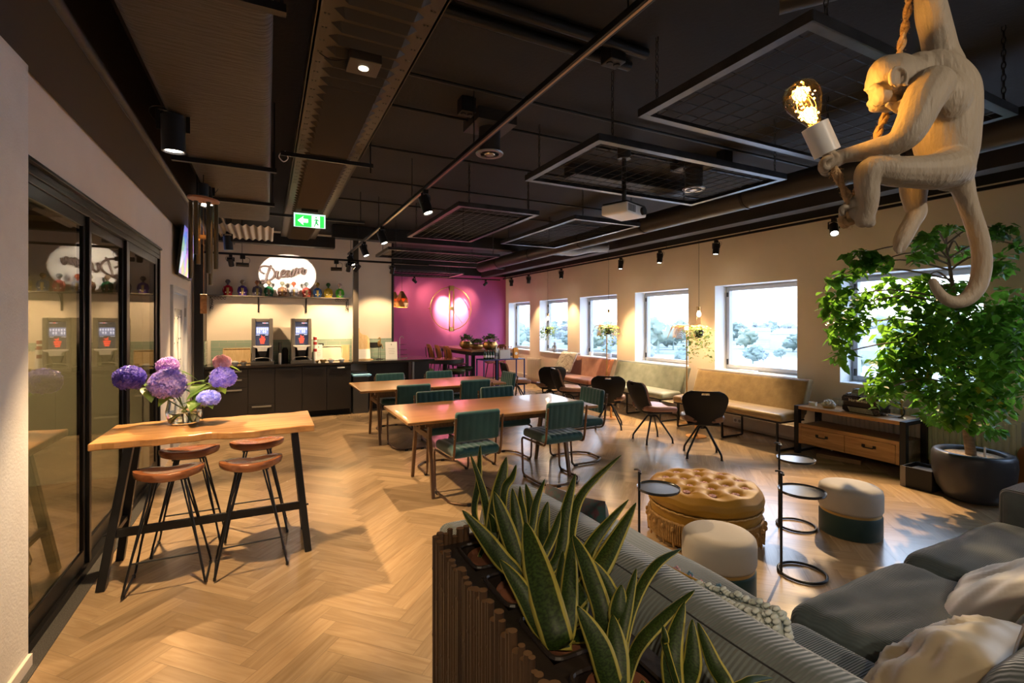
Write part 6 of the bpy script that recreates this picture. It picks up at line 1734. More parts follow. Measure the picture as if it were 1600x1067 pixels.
b = MB(); b.lathe([(0, 0), (.045, 0), (.05, -.002), (0, -.002)], 28, T=T @ Matrix.Translation((0, .31, -.001))); obj('sound_hole', b, m_black, t)
b = MB()
for k in range(6): b.bar(T @ Vector((-.02+.008*k, .12, -.008)), T @ Vector((-.016+.0064*k, 1.0, -.014)), .0012)
obj('strings', b, m_steel, t)
# ================================================================ BAMBOO PLANTER
BX0, BX1, BY0, BY1, BZ = .50, .775, .12, 1.54, .90
t = thing('bamboo_planter', 'tall planter box clad with dark bamboo canes behind the sofa', 'planter', (BX0, BY0, 0))
L = BY1-BY0; W = BX1-BX0
b = MB(); b.box(.012, W-.012, .0, L-.012, 0, .78); obj('planter_box', b, m_brownplastic, t)
b = MB(); e = MB(); rnd = random.Random(21)
def cane(x, y, r_, h):
    n = 10; zs = [0]; z = rnd.random()*.2
    while z < h-.03: zs.append(z); z += .18+.1*rnd.random()
    pts = []; rr = []
    for z in zs[1:]: pts += [(x, y, z-.006), (x, y, z), (x, y, z+.006)]; rr += [r_, r_*1.13, r_]
    pts = [(x, y, 0)]+pts+[(x, y, h), (x, y, h), (x, y, h-.02)]; rr = [r_]+rr+[r_, r_*.6, r_*.55]
    b.tube(pts, rr, n, cap=False)
    b.cur = 1; b.lathe([(r_*1.0, h+.0004), (r_*.5, h+.0008)], 12, c=(x, y, 0)); b.cur = 0
y = .012
while y < L:
    r_ = rnd.uniform(.0078, .0135); cane(-.004+rnd.uniform(-.002, .002), y, r_, BZ+rnd.uniform(-.028, .012)); y += r_*1.75
x = .01
while x < W:
    r_ = rnd.uniform(.0078, .0135); cane(x, L+.0, r_, BZ+rnd.uniform(-.025, .012)); x += r_*1.75
obj('bamboo_canes', b, [m_bamboo, m_bambooend], t, smooth=60)
# liner with openings
b = MB(); zt = .865
holes = [(.05, .225, 1.21, 1.38), (.05, .225, .99, 1.17), (.05, .225, .77, .95), (.05, .225, .55, .73), (.05, .225, .33, .51)]
xs = [.010, .05, .225, W-.005]; ysL = [0.0]; 
for h_ in reversed(holes): ysL += [h_[2], h_[3]]
ysL += [L-.010]
for i in range(3):
    for j in range(len(ysL)-1):
        hole_ = (i == 1 and j % 2 == 1)
        if hole_:
            x0_, x1_, y0_, y1_ = xs[1], xs[2], ysL[j], ysL[j+1]
            b.add([(x0_, y0_, zt), (x1_, y0_, zt), (x1_, y1_, zt), (x0_, y1_, zt), (x0_, y0_, .78), (x1_, y0_, .78), (x1_, y1_, .78), (x0_, y1_, .78)], [(0,1,5,4), (1,2,6,5), (2,3,7,6), (3,0,4,7)])
            b.tube(filletpath([(x0_+.004, y0_+.004, zt+.003), (x1_-.004, y0_+.004, zt+.003), (x1_-.004, y1_-.004, zt+.003), (x0_+.004, y1_-.004, zt+.003)], .03, 4, closed=True), .006, 6, closed=True)
        else: b.add([(xs[i], ysL[j], zt), (xs[i+1], ysL[j], zt), (xs[i+1], ysL[j+1], zt), (xs[i], ysL[j+1], zt)], [(0,1,2,3)])
obj('liner', b, m_brownplastic, t)
b = MB(); b.box(.05, .225, .3, 1.38, .78, .80); obj('soil', b, m_soil, t)

# snake plants
def mat_snake():
    m = bpy.data.materials.new('snake plant leaf'); m.use_nodes = True; nt = m.node_tree; bs = nt.nodes.get('Principled BSDF'); out = nt.nodes.get('Material Output')
    uv = _n(nt, 'ShaderNodeUVMap'); sx = _n(nt, 'ShaderNodeSeparateXYZ'); nt.links.new(uv.outputs[0], sx.inputs[0])
    ab = _n(nt, 'ShaderNodeMath', operation='ABSOLUTE'); nt.links.new(sx.outputs[0], ab.inputs[0])
    tc = _n(nt, 'ShaderNodeTexCoord')
    nz = _n(nt, 'ShaderNodeTexNoise'); nz.inputs['Scale'].default_value = 14
    nt.links.new(tc.outputs['Object'], nz.inputs['Vector'])
    ad = _n(nt, 'ShaderNodeMath', operation='MULTIPLY_ADD'); ad.inputs[1].default_value = .16; nt.links.new(nz.outputs['Fac'], ad.inputs[0]); nt.links.new(ab.outputs[0], ad.inputs[2])
    st_ = _n(nt, 'ShaderNodeMapRange'); st_.inputs['From Min'].default_value = .80; st_.inputs['From Max'].default_value = .86; nt.links.new(ad.outputs[0], st_.inputs['Value'])
    # cross bands on the green
    wv = _n(nt, 'ShaderNodeTexNoise'); wv.inputs['Scale'].default_value = 5; wv.inputs['Detail'].default_value = 3
    mp = _n(nt, 'ShaderNodeMapping'); mp.inputs['Scale'].default_value = (.8, 11, 1); nt.links.new(uv.outputs[0], mp.inputs[0]); nt.links.new(mp.outputs[0], wv.inputs['Vector'])
    cr = _n(nt, 'ShaderNodeValToRGB'); cr.color_ramp.elements[0].position = .4; cr.color_ramp.elements[1].position = .65
    cr.color_ramp.elements[0].color = (.013,.026,.005,1); cr.color_ramp.elements[1].color = (.038,.070,.011,1); nt.links.new(wv.outputs['Fac'], cr.inputs[0])
    mx = _n(nt, 'ShaderNodeMixRGB'); mx.inputs[2].default_value = (.42,.36,.07,1); nt.links.new(st_.outputs[0], mx.inputs[0]); nt.links.new(cr.outputs[0], mx.inputs[1])
    nt.links.new(mx.outputs[0], bs.inputs['Base Color']); bs.inputs['Roughness'].default_value = .45; bs.inputs['Specular IOR Level'].default_value = .3
    tl = _n(nt, 'ShaderNodeBsdfTranslucent'); hs = _n(nt, 'ShaderNodeHueSaturation'); hs.inputs['Value'].default_value = 1.6; nt.links.new(mx.outputs[0], hs.inputs['Color']); nt.links.new(hs.outputs[0], tl.inputs[0])
    ms = _n(nt, 'ShaderNodeMixShader'); ms.inputs[0].default_value = .3; nt.links.new(bs.outputs[0], ms.inputs[1]); nt.links.new(tl.outputs[0], ms.inputs[2]); nt.links.new(ms.outputs[0], out.inputs[0])
    return m
m_snake = mat_snake()
def snake_leaf(parent, org, pts, w, tw_=0.0, seed=0, blunt=False):
    """pts: world points base..tip, w: widest width in metres"""
    P = bez([Vector(p)-org for p in pts], 8); n = len(P); K = 8
    V = []; F = []; UV = []
    for i, p in enumerate(P):
        t_ = i/(n-1); tg = (P[min(i+1, n-1)]-P[max(i-1, 0)]).normalized()
        view = (p+org-Vector((0, 0, EYE))).normalized()
        side = tg.cross(view).normalized(); nr = side.cross(tg).normalized()
        a = tw_*(1+.4*math.sin(3*t_+seed)); s2 = side*math.cos(a)+nr*math.sin(a); n2 = nr*math.cos(a)-side*math.sin(a)
        prof = (.42+.58*math.sin(min(1, t_/.55)*PI/2)) if t_ < .55 else (1-((t_-.55)/.45)**(2.0 if not blunt else 5))
        hw = w/2*max(.02, prof)
        for k in range(K+1):
            s_ = 2*k/K-1
            V.append(p+s2*s_*hw+n2*(-.32*hw*(1-s_*s_))); UV.append((s_, t_*len(pts)*.3))
    for i in range(n-1):
        for k in range(K): a_ = i*(K+1)+k; F.append((a_, a_+1, a_+K+2, a_+K+1))
    me = bpy.data.meshes.new('leaf'); me.from_pydata([tuple(v) for v in V], [], F); ul = me.uv_layers.new(name='UVMap')
    for lp in me.loops: ul.data[lp.index].uv = UV[lp.vertex_index]
    me.materials.append(m_snake); me.polygons.foreach_set('use_smooth', [True]*len(me.polygons)); me.update()
    o = bpy.data.objects.new('leaf', me); COL.objects.link(o); o.parent = parent
    so = o.modifiers.new('thick', 'SOLIDIFY'); so.thickness = .0022
    return o
def c3(x, y): return (680+.35*x, 700+.35*y)
# each: list of crop points base->tip (in the 560px crop), depth at base, depth at tip, width px
plants = [
 ('snake plant in the farthest pot of the bamboo planter', (.135, 1.30), [
   ([(238,375),(215,200),(158,28)], 1.66, 1.72, 34, .1), ([(178,300),(195,150),(202,-12)], 1.70, 1.78, 34, .5), ([(255,395),(285,200),(318,40)], 1.62, 1.72, 72, .2),
   ([(300,360),(310,190),(345,130),(362,75)], 1.62, 1.70, 36, .6), ([(265,405),(180,400),(190,330),(178,300)][:1]+[(258,330),(240,290)], 1.62, 1.60, 30, .2)]),
 ('snake plant in the second pot from the far end of the bamboo planter', (.135, 1.08), [
   ([(360,560),(300,500),(215,390),(122,278)], 1.36, 1.42, 78, .1), ([(400,610),(340,420),(262,195)], 1.36, 1.46, 78, .15), ([(385,600),(372,400),(345,180)], 1.38, 1.50, 62, .2),
   ([(430,400),(425,260),(405,160)], 1.44, 1.52, 42, .3), ([(400,330),(385,240),(380,170)], 1.46, 1.5, 34, .6), ([(430,370),(450,250),(490,140)], 1.42, 1.5, 36, .3),
   ([(480,455),(485,340),(503,240)], 1.42, 1.46, 58, .1), ([(545,500),(580,300),(626,115)], 1.36, 1.48, 56, .2), ([(470,510),(530,380),(560,280)], 1.34, 1.42, 40, .3),
   ([(600,560),(606,370),(660,200),(830,32)], 1.34, 1.60, 46, .35)]),
 ('snake plant with the broadest leaves, middle pot of the bamboo planter', (.135, .86), [
   ([(548,860),(460,560),(402,330)], 1.10, 1.30, 140, .05), ([(470,800),(390,640),(290,500)], 1.14, 1.22, 84, .1), ([(580,840),(600,600),(610,400)], 1.12, 1.26, 80, .15),
   ([(640,740),(650,600),(700,430),(862,232)], 1.18, 1.40, 74, .2), ([(600,720),(720,560),(800,420),(896,246)], 1.16, 1.38, 88, .1), ([(540,700),(560,560),(572,460)], 1.2, 1.26, 44, .3),
   ([(745,790),(690,560),(616,388)], 1.10, 1.22, 86, .15), ([(800,770),(770,620),(690,492)], 1.12, 1.18, 74, .2)]),
 ('snake plant with long curling leaves, second nearest in the bamboo planter', (.14, .66), [
   ([(800,1080),(730,880),(635,705)], .98, 1.04, 110, .1), ([(822,1080),(810,900),(792,745)], .98, 1.06, 104, .1), ([(825,820),(820,720),(832,612)], 1.06, 1.10, 92, .1),
   ([(830,870),(860,700),(898,540)], 1.04, 1.12, 52, .3), ([(820,1040),(880,720),(980,530),(1096,452)], 1.0, 1.26, 46, .4), ([(850,1080),(900,900),(1010,770),(1158,636)], .98, 1.18, 62, .35),
   ([(940,1090),(930,1060),(925,1035)], .94, .94, 40, .2)]),
 ('snake plant nearest the camera, at the bottom edge of the picture', (.14, .44), [
   ([(1075,1120),(1060,900),(1112,690)], .92, 1.02, 92, .1), ([(1040,920),(1030,850),(1018,795)], .96, .98, 34, .4), ([(1130,1120),(1150,950),(1148,766)], .92, .98, 84, .3),
   ([(1320,1130),(1240,950),(1174,780)], .90, .98, 70, .3), ([(1300,1120),(1380,1050),(1440,1030),(1505,1028)], .90, .96, 30, .3)])]
for k, (lab, (lx, ly), leaves) in enumerate(plants):
    org = Vector((BX0+lx, BY0+ly, .80)); t = thing('snake_plant', lab, 'potted plant', org, 0, 'snake plants in the bamboo planter')
    b = MB(); b.lathe([(0, -.0), (.055, 0), (.07, .055), (.064, .055), (.058, .045), (0, .045)], 24); obj('pot', b, mat('dark terracotta', (.16,.06,.03), .7) if k == 0 else bpy.data.materials['dark terracotta'], t, smooth=50)
    for j, (pts, d0, d1, wpx, tw_) in enumerate(leaves):
        n = len(pts); P = []
        for i, (x, y) in enumerate(pts):
            f = i/(n-1); P.append(atD(*c3(x, y), d0+(d1-d0)*f))
        # root every leaf in its pot
        root = org+Vector((random.uniform(-.03, .03), random.uniform(-.03, .03), .045))
        if (P[0]-root).length > .03: P = [root]+P
        snake_leaf(t, org, P, wpx*.35/FPX*(d0+d1)/2, tw_, seed=j)
# ================================================================ MONKEY LAMP
MD = 1.06
K_ = MD/FPX
def mk(u, v, dd=0.0): return atD(u, v, MD+dd)
M0 = mk(1476, 230)
t = thing('monkey_lamp', 'white resin monkey lamp hanging by one arm from a rope and holding a lit bulb', 'lamp', (M0.x, M0.y, M0.z))
FW = Vector((SN, CS, 0)); RT = Vector((CS, -SN, 0)); UPV = Vector((0, 0, 1))
def c6(x, y, dd=0.0): return mk(1200+.4684*x, .4684*y, dd)-M0
def chainb(b, pts, n=14, sub=5, flat=1.0):
    """pts: (x,y,depth,radius px) in the 400px crop"""
    P = bez([c6(p[0], p[1], p[2]) for p in pts], sub); R0 = bez([(p[3], 0, 0) for p in pts], sub)
    b.tube(P, [max(.0015, r.x*.4684*K_) for r in R0], n, flat=flat)
    for p in (pts[0], pts[-1]): b.sphere(c6(p[0], p[1], p[2]), p[3]*.4684*K_, (1, 1, 1), 14, 10)
b = MB()
# trunk: pelvis -> chest -> shoulders
chainb(b, [(612, 575, 0, 62), (600, 520, 0, 80), (592, 450, 0, 90), (588, 380, 0, 96), (575, 310, 0, 100), (545, 255, 0, 84), (500, 240, .0, 62)], 20)
chainb(b, [(640, 330, 0, 40), (655, 400, 0, 32), (645, 480, 0, 32), (625, 560, 0, 38)], 16)
b.sphere(c6(590, 330, -.035), .045, (1, 1, 1.25), 16, 12); b.sphere(c6(600, 330, .035), .045, (1, 1, 1.25), 16, 12)
# neck and head
chainb(b, [(520, 260, 0, 62), (470, 262, 0, 66), (430, 262, 0, 66)], 18)
b.sphere(c6(428, 262), 77*.4684*K_, (1.05, .86, 1.0), 24, 18)
b.sphere(c6(400, 255), 70*.4684*K_, (1.0, .80, .95), 24, 18)
b.sphere(c6(372, 275), 44*.4684*K_, (.9, .95, 1.05), 20, 14)
for s_ in (-1, 1):   # brow, cheek, eye ridge
    b.sphere(c6(355, 292, s_*.018), .0115, (.8, 1.2, .7), 12, 10)
    b.sphere(c6(382, 318, s_*.022), .018, (1, 1, 1.15), 12, 10)
b.sphere(c6(349, 290), .0095, (.9, 2.0, .6), 12, 10)
chainb(b, [(368, 310, 0, 28), (366, 338, 0, 24), (368, 352, 0, 20)], 14)      # muzzle
b.sphere(c6(349, 342), .0100, (.8, 1.3, .9), 12, 10)                            # nose tip
b.sphere(c6(372, 356), .0165, (1.15, 1.25, .62), 14, 10)                        # lips / chin
b.sphere(c6(400, 345), .022, (1.3, 1.1, .8), 14, 10)                            # jaw
chainb(b, [(372, 300, 0, 22), (356, 318, 0, 10), (350, 338, 0, 9)], 10)
# ears
for s_ in (-1, 1):
    c_ = c6(430, 262, s_*.048)
    pts = [c_+RT*(.017*math.cos(a))+UPV*(.021*math.sin(a))+FW*(s_*.004) for a in [PI*2*i/18-.9 for i in range(15)]]
    b.tube(pts, .0048, 8)
    b.sphere(c_-FW*s_*.002, .016, (.95, .35, 1.15), 12, 10)
# cheek fur tufts
for i in range(16):
    a = -.2+i*.13
    for s_ in (-1, 1):
        x = 430+62*math.cos(a)-10; y = 318+52*math.sin(a)-8
        b.tube([c6(x-14, y-16, s_*.036), c6(x+10, y+6, s_*.034), c6(x+22, y+20, s_*.028)], [.006, .004, .0015], 6)
# raised arm (far side shoulder) up to the hand above the frame
chainb(b, [(560, 300, .02, 78), (580, 235, .03, 66), (575, 175, .03, 50), (562, 110, .02, 46), (547, 50, .01, 45), (538, 0, 0, 41), (525, -60, 0, 33), (508, -120, -.005, 26), (498, -150, -.008, 25)], 16)
b.sphere(c6(575, 215, .03), .034, (1, 1, 1.2), 16, 12)
b.sphere(c6(490, -175, -.01), .020, (.9, .8, 1.2), 12, 10)
for k in range(4):
    b.tube(bez([c6(505, -165-14*k, -.022), c6(482, -172-14*k, -.026), c6(466, -170-14*k, -.014), c6(464, -166-14*k, .002), c6(474, -164-14*k, .008)], 4), [.0062]*17, 8)
b.tube(bez([c6(498, -160, -.005), c6(488, -150, .012), c6(474, -156, .018)], 4), .0068, 8)
# near arm: shoulder -> elbow -> wrist
chainb(b, [(545, 290, -.05, 62), (515, 340, -.065, 56), (492, 395, -.07, 50), (462, 448, -.07, 45), (420, 480, -.06, 37), (360, 497, -.04, 34), (300, 510, -.02, 28), (255, 520, -.008, 24), (232, 528, 0, 24)], 16)
chainb(b, [(238, 526, 0, 26), (214, 538, 0, 26), (200, 550, 0, 18)], 12)
for k, (dx, dy, dd) in enumerate([(0, 0, -.018), (-5, 6, -.006), (-6, 14, .006), (-2, 20, .016)]):
    b.tube(bez([c6(214+dx, 522+dy, dd-.006), c6(190+dx, 530+dy, dd-.008), c6(181+dx, 545+dy, dd), c6(190+dx, 560+dy, dd+.008), c6(206+dx, 562+dy, dd+.008)], 4), [.0062]*12+[.0055]*5, 8)
b.tube(bez([c6(228, 522, -.012), c6(214, 508, -.018), c6(196, 516, -.014), c6(186, 526, -.006)], 4), [.0066]*8+[.0055]*5, 8)
# near leg
chainb(b, [(605, 560, -.03, 66), (560, 572, -.045, 58), (490, 574, -.05, 50), (420, 572, -.05, 47), (365, 566, -.045, 42), (338, 572, -.045, 40), (330, 610, -.042, 36), (334, 660, -.04, 31), (330, 700, -.035, 28), (318, 735, -.03, 24)], 16)
chainb(b, [(328, 728, -.03, 26), (338, 742, -.026, 18)], 10)                   # heel
chainb(b, [(325, 728, -.03, 25), (298, 712, -.02, 22), (278, 700, -.01, 19), (264, 690, -.004, 16)], 12)
for k, dd in enumerate([-.022, -.012, -.002, .008]):
    b.tube(bez([c6(272, 694+5*k, dd), c6(252, 690+7*k, dd), c6(244, 702+7*k, dd+.004), c6(252, 716+6*k, dd+.010)], 4), [.0058]*9+[.005]*4, 8)
b.tube(bez([c6(290, 690, -.03), c6(283, 672, -.03), c6(288, 664, -.022)], 4), .0062, 8)
# far leg
chainb(b, [(590, 560, .035, 60), (530, 572, .05, 50), (492, 590, .055, 44), (486, 640, .055, 40), (490, 680, .05, 33), (496, 708, .05, 30), (480, 740, .045, 27), (460, 775, .04, 27), (446, 805, .035, 25), (440, 825, .035, 20)], 16)
chainb(b, [(496, 706, .05, 28), (508, 715, .048, 15)], 10)
for k, dd in enumerate([.018, .026, .034, .042, .050]):
    b.tube(bez([c6(444, 812, dd), c6(434, 832, dd), c6(438+3*k, 846-2*k, dd-.002)], 4), [.0062]*5+[.0052]*4, 8)
# tail
chainb(b, [(622, 560, 0, 46), (642, 605, 0, 36), (660, 660, 0, 29), (680, 720, 0, 27), (700, 780, 0, 27), (712, 840, 0, 27), (712, 900, 0, 27), (698, 955, 0, 26), (665, 995, 0, 24), (625, 1008, 0, 21), (590, 995, 0, 18), (565, 968, 0, 15), (550, 940, 0, 13)], 14)
o = obj('monkey_body', b, m_monkey, t, smooth=80)
rm = o.modifiers.new('skin', 'REMESH'); rm.mode = 'VOXEL'; rm.voxel_size = .0024; rm.use_smooth_shade = True
sm = o.modifiers.new('smooth', 'SMOOTH'); sm.factor = .5; sm.iterations = 4
# eyes
b = MB()
for s_ in (-1, 1): b.sphere(c6(357, 308, s_*.017), .0048, (1, 1, .7), 10, 8)
obj('eyes', b, m_monkey, t, smooth=80)
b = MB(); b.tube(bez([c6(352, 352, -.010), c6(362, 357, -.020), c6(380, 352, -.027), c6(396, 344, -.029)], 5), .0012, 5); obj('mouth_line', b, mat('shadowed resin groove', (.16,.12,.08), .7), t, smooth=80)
# lamp holder and bulb
ax0 = c6(205, 528); ax1 = c6(140, 385); ad = (ax1-ax0).normalized()
T = Matrix.Translation(c6(198, 512)) @ ad.to_track_quat('Z', 'Y').to_matrix().to_4x4()
hl = (c6(165, 415)-c6(198, 512)).length; r_ = 40*.4684*K_
b = MB(); b.lathe([(0, 0), (r_, 0), (r_*1.02, hl), (r_*.9, hl), (r_*.88, hl-.012), (0, hl-.012)], 36, T=T); obj('lamp_holder', b, m_white, t, smooth=50)
T2 = T @ Matrix.Translation((0, 0, hl-.006)); s = .036
b = MB(); b.lathe([(.013, 0), (.015, .012), (.024, .032), (.036, .058), (.0385, .075), (.033, .094), (.020, .106), (0, .110)], 36, T=T2); o = obj('bulb_glass', b, m_amber, t, smooth=80)
b = MB(); rnd = random.Random(5)
for i in range(44):
    z = rnd.uniform(.012, .100); rr = (.006+.020*math.sin(min(1, z/.075)*PI/2))*rnd.random(); a = rnd.random()*6.28
    b.sphere(T2 @ Vector((rr*math.cos(a), rr*math.sin(a), z)), .0013+.0012*rnd.random(), (1, 1, 1), 6, 5)
obj('led_points', b, m_bulbfil, t, smooth=80)
b = MB()
for i in range(7):
    a = i*2*PI/7; b.tube(bez([T2 @ Vector((.004*math.cos(a), .004*math.sin(a), .005)), T2 @ Vector((.018*math.cos(a), .018*math.sin(a), .05)), T2 @ Vector((.008*math.cos(a+.8), .008*math.sin(a+.8), .085))], 5), .0004, 4)
obj('copper_wire', b, mat('thin copper wire', (.6,.3,.1), .3, metal=.9, emis=(1,.5,.1), estr=.6), t)
lp = M0+(T2 @ Vector((0, 0, .055)))
lamp('POINT', 'monkey_bulb', lp, 2.6, (1, .55, .15), radius=.025)
# rope
def rope(path, r, name, parent, twist=90, strands=2):
    P = bez(path, 14); b = MB(); L = 0; fr = []
    for i, p in enumerate(P):
        if i: L += (P[i]-P[i-1]).length
        fr.append(L)
    x = None; XS = []
    for i in range(len(P)):
        tg = (P[min(i+1, len(P)-1)]-P[max(i-1, 0)]).normalized()
        x = tg.orthogonal().normalized() if x is None else (x-tg*x.dot(tg)).normalized()
        XS.append((x, tg.cross(x)))
    for k in range(strands):
        b.tube([P[i]+(XS[i][0]*math.cos(fr[i]*twist+k*2*PI/strands)+XS[i][1]*math.sin(fr[i]*twist+k*2*PI/strands))*r*.55 for i in range(len(P))], r*.62, 8)
    rr = random.Random(3)
    for i in range(2, len(P)-1):
        for q in range(2):
            a = rr.random()*6.28; d = XS[i][0]*math.cos(a)+XS[i][1]*math.sin(a); p = P[i]+d*r
            b.tube([p, p+d*.003+Vector((0, 0, rr.uniform(-.003, .003)))], .0003, 3)
    return obj(name, b, m_rope, parent, smooth=70)
top = c6(560, -1750)  # passes out of the frame upward
zc = CZ-M0.z
up0 = c6(476, -180); 
rope([Vector((up0.x+.01, up0.y, zc)), Vector((up0.x+.005, up0.y, (zc+up0.z)/2)), up0, c6(474, -40, .03), c6(462, 60, .04), c6(440, 175, .045), c6(415, 280, .05), c6(392, 380, .05), c6(362, 460, .045), c6(345, 535, .04), c6(310, 610, .01), c6(290, 660, -.002), c6(286, 700, -.004), c6(278, 740, -.005), c6(258, 750, -.004), c6(247, 735, -.002), c6(256, 722, .0), c6(270, 728, .004)], .0078, 'rope', t)
rope([c6(222, 552), c6(232, 585), c6(246, 620), c6(262, 650), c6(272, 685, -.012), c6(278, 725, -.014)], .0080, 'lower_rope', t, twist=70)
b = MB(); rr = random.Random(8)
for i in range(70):
    p = c6(222+rr.uniform(-10, 14), 565+rr.uniform(-6, 12), rr.uniform(-.006, .006)); b.tube([p, p+Vector((rr.uniform(-.012, .012), rr.uniform(-.01, .01), rr.uniform(-.012, .004)))], .0005, 3)
obj('frayed_fibres', b, m_rope, t)
b = MB(); b.cyl((0, 0, 0), (0, 0, .05), .045, 20)
tag(obj('ceiling_hook', b, m_black, loc=(M0.x+up0.x+.01, M0.y+up0.y, CZ-.05), smooth=50), 'black ceiling hook above the monkey lamp', 'hook')
# ================================================================ SPOTLIGHTS (lamps of the room, plus two added fills)
PB = 1.0
# middle track
for k, (y, pw, lab) in enumerate([(4.25, 110, 'nearest spotlight on the long middle track'), (6.1, 110, 'second spotlight on the long middle track, over the far table'), (7.35, 110, 'third spotlight on the long middle track'), (8.6, 50, 'last spotlight on the middle track, before the kitchen post')]):
    spot(1.27, y, TZ, (1.75+.1*k, y-.55, .7), lab, 'track spotlights', pw, angle=78, blend=.6, size=1.25)
# left track
spot(-.46, 3.20, TZ, (-.42, 3.3, 0), 'large spotlight nearest the camera on the left track', 'track spotlights', 130, angle=62, size=1.5)
spot(-.46, 4.75, TZ, (-.15, 4.0, .5), 'spotlight on the left track beside the wind chime', 'track spotlights', 220, angle=84, size=1.3, blend=.25)
spot(-.46, 7.30, TZ, (-.3, 7.5, 0), 'spotlight on the left track before the kitchen', 'track spotlights', 160, angle=84, size=1.4)
# kitchen track: washers and two profile projectors for the word sign
for x, aim, on, pw, lab in [(-.50, (-.25, 9.4, 1.1), True, 60, 'spotlight at the left end of the kitchen track'), (1.22, (1.0, 9.4, 1.0), True, 90, 'spotlight on the kitchen track before the bronze post'), (1.36, (.4, 9.4, 1.0), False, 40, 'tilted spotlight beside the one before the bronze post'), (1.95, (1.85, 9.4, 1.2), True, 60, 'spotlight on the kitchen track before the plain white wall')]:
    spot(x, 8.5, 2.64, aim, lab, 'track spotlights', pw, angle=72, blend=.5, size=1.0, on=on)
lamp('SPOT', 'sign_beam', (-.30, 8.62, 2.50), 42, (1, .93, .82), (.20, KY, 2.46), angle=40, blend=.04, radius=.004)
lamp('SPOT', 'sign_beam', (.98, 8.62, 2.50), 42, (1, .93, .82), (.44, KY, 2.46), angle=40, blend=.04, radius=.004)
for x, d, lab in [(-.34, 1, 'horizontal projector left of the word sign'), (1.02, -1, 'horizontal projector right of the word sign')]:
    t = thing('profile_projector', lab, 'projector', (x, 8.5, 2.645), 0, 'sign projectors')
    b = MB(); b.cbox((0, 0, -.03), (.07, .05, .06)); b.cbox((0, 0, -.09), (.012, .03, .08)); obj('bracket', b, m_blackframe, t)
    b = MB(); b.cyl((-.09*d, -.0, -.145), (.08*d, .035, -.145), .032, 18); obj('housing', b, mat('dark brown housing', (.05,.04,.035), .35, metal=.4), t, smooth=50)
    b = MB(); b.tube(bez([(.03, 0, -.03), (.09, 0, -.05), (.09, 0, -.11), (.05, 0, -.14)], 5), .003, 5); obj('cable', b, m_black, t)
# magenta wall
for x, aim, pw, lab in [(2.75, (4.2, MY, 1.9), 25, 'first spotlight on the magenta wall track, lit'), (3.45, (4.45, MY, 2.05), 22, 'second spotlight on the magenta wall track'), (5.5, (4.95, MY, 2.05), 22, 'third spotlight on the magenta wall track')]:
    spot(x, 12.55, 2.82, aim, lab, 'track spotlights', pw, angle=95, blend=1, size=1.0)
lamp('SPOT', 'ring_beam', (4.35, 12.5, 2.72), 420, (1, .82, .48), (4.46, MY, 2.02), angle=42, blend=1)
lamp('SPOT', 'ring_beam', (5.1, 12.5, 2.72), 420, (1, .82, .48), (4.92, MY, 1.98), angle=42, blend=1)
# window wall
for k, (u, v) in enumerate([(799, 440), (826, 438), (877, 430), (970, 415), (1031, 404), (1119, 390), (1303, 358)]):
    q = atX(u, v, 6.08); tgt = (5.98 if k < 3 else 5.72, q.y-.05, 0) if k < 6 else (5.05, 2.72, 1.35)
    spot(6.08, q.y, 2.86, tgt, ['farthest spotlight on the window wall track', 'second farthest spotlight on the window wall track', 'spotlight before the second farthest window', 'spotlight above the rust bench end', 'spotlight above the sage bench', 'spotlight between the two nearest pendant cords', 'spotlight nearest the monkey lamp on the window wall track'][k], 'track spotlights', [80, 95, 130, 190, 200, 220, 330][k], angle=66 if k < 6 else 62, blend=.5, size=1.25)
spot(1.27, -1.3, TZ, (2.2, 1.2, .9), 'added fill spotlight on the middle track, unseen behind the viewer', 'track spotlights', 38, (1, .82, .62), angle=95, blend=.8, size=1.25)  # extra fill for sofa and planter, added out of view
spot(-.46, -.9, TZ, (.2, .6, .0), 'added fill spotlight on the left track, unseen behind the viewer', 'track spotlights', 50, (1, .78, .52), angle=90, blend=.8, size=1.25)  # second added fill behind the viewer, for the near floor
# emergency light on the tray
p = atZ(568, 103, 2.86)
t = thing('emergency_light', 'square dark box with a small white lamp under the ribbed tray', 'emergency light', (p.x, p.y, 2.903))
b = MB(); b.prism([(-.075, -.075), (.075, -.075), (.075, .075), (-.075, .075)], -.055, 0); obj('box_body', b, m_tray, t, bevel=.004)
b = MB(); b.lathe([(0, -.058), (.024, -.058), (.024, -.054), (0, -.054)], 20); obj('lens', b, mat_emit('small lens', (1,.85,.6), 2.5), t)
b = MB(); b.tube(bez([(-.075, 0, -.03), (-.14, .02, -.04), (-.2, .05, -.0), (-.235, .05, .05)], 5), .003, 5); obj('cable', b, m_black, t)
# exit sign
p = atY(484, 345, 5.9)
t = thing('exit_sign', 'green lit exit sign with white arrow and running figure under the ribbed tray', 'exit sign', (p.x, p.y, p.z))
b = MB(); b.box(-.085, .085, -.02, .02, .095, .14); b.box(-.01, .01, -.005, .005, .14, 2.90-p.z+.0); obj('housing', b, m_black, t)
b = MB(); b.box(-.165, .165, -.006, .006, -.075, .078); obj('clear_plate', b, mat('edge lit plate', (.8,.95,.9), .2, emis=(.7,1,.9), estr=.5), t)
b = MB(); b.box(-.150, .150, -.0075, -.006, -.072, .060); obj('green_face', b, mat_emit('exit green', (.02,.50,.05), 1.2), t)
b = MB(); y0 = -.010
def ex(pts): b.add([(x, y0, z) for x, z in pts]+[(x, y0+.002, z) for x, z in pts], [tuple(range(len(pts)))]+[tuple(range(2*len(pts)-1, len(pts)-1, -1))])
ex([(-.125, -.005), (-.065, .045), (-.075, .015), (-.02, .015), (-.02, -.025), (-.075, -.025), (-.065, -.055)])
ex([(.02, -.072), (.105, -.072), (.105, .055), (.02, .055)])
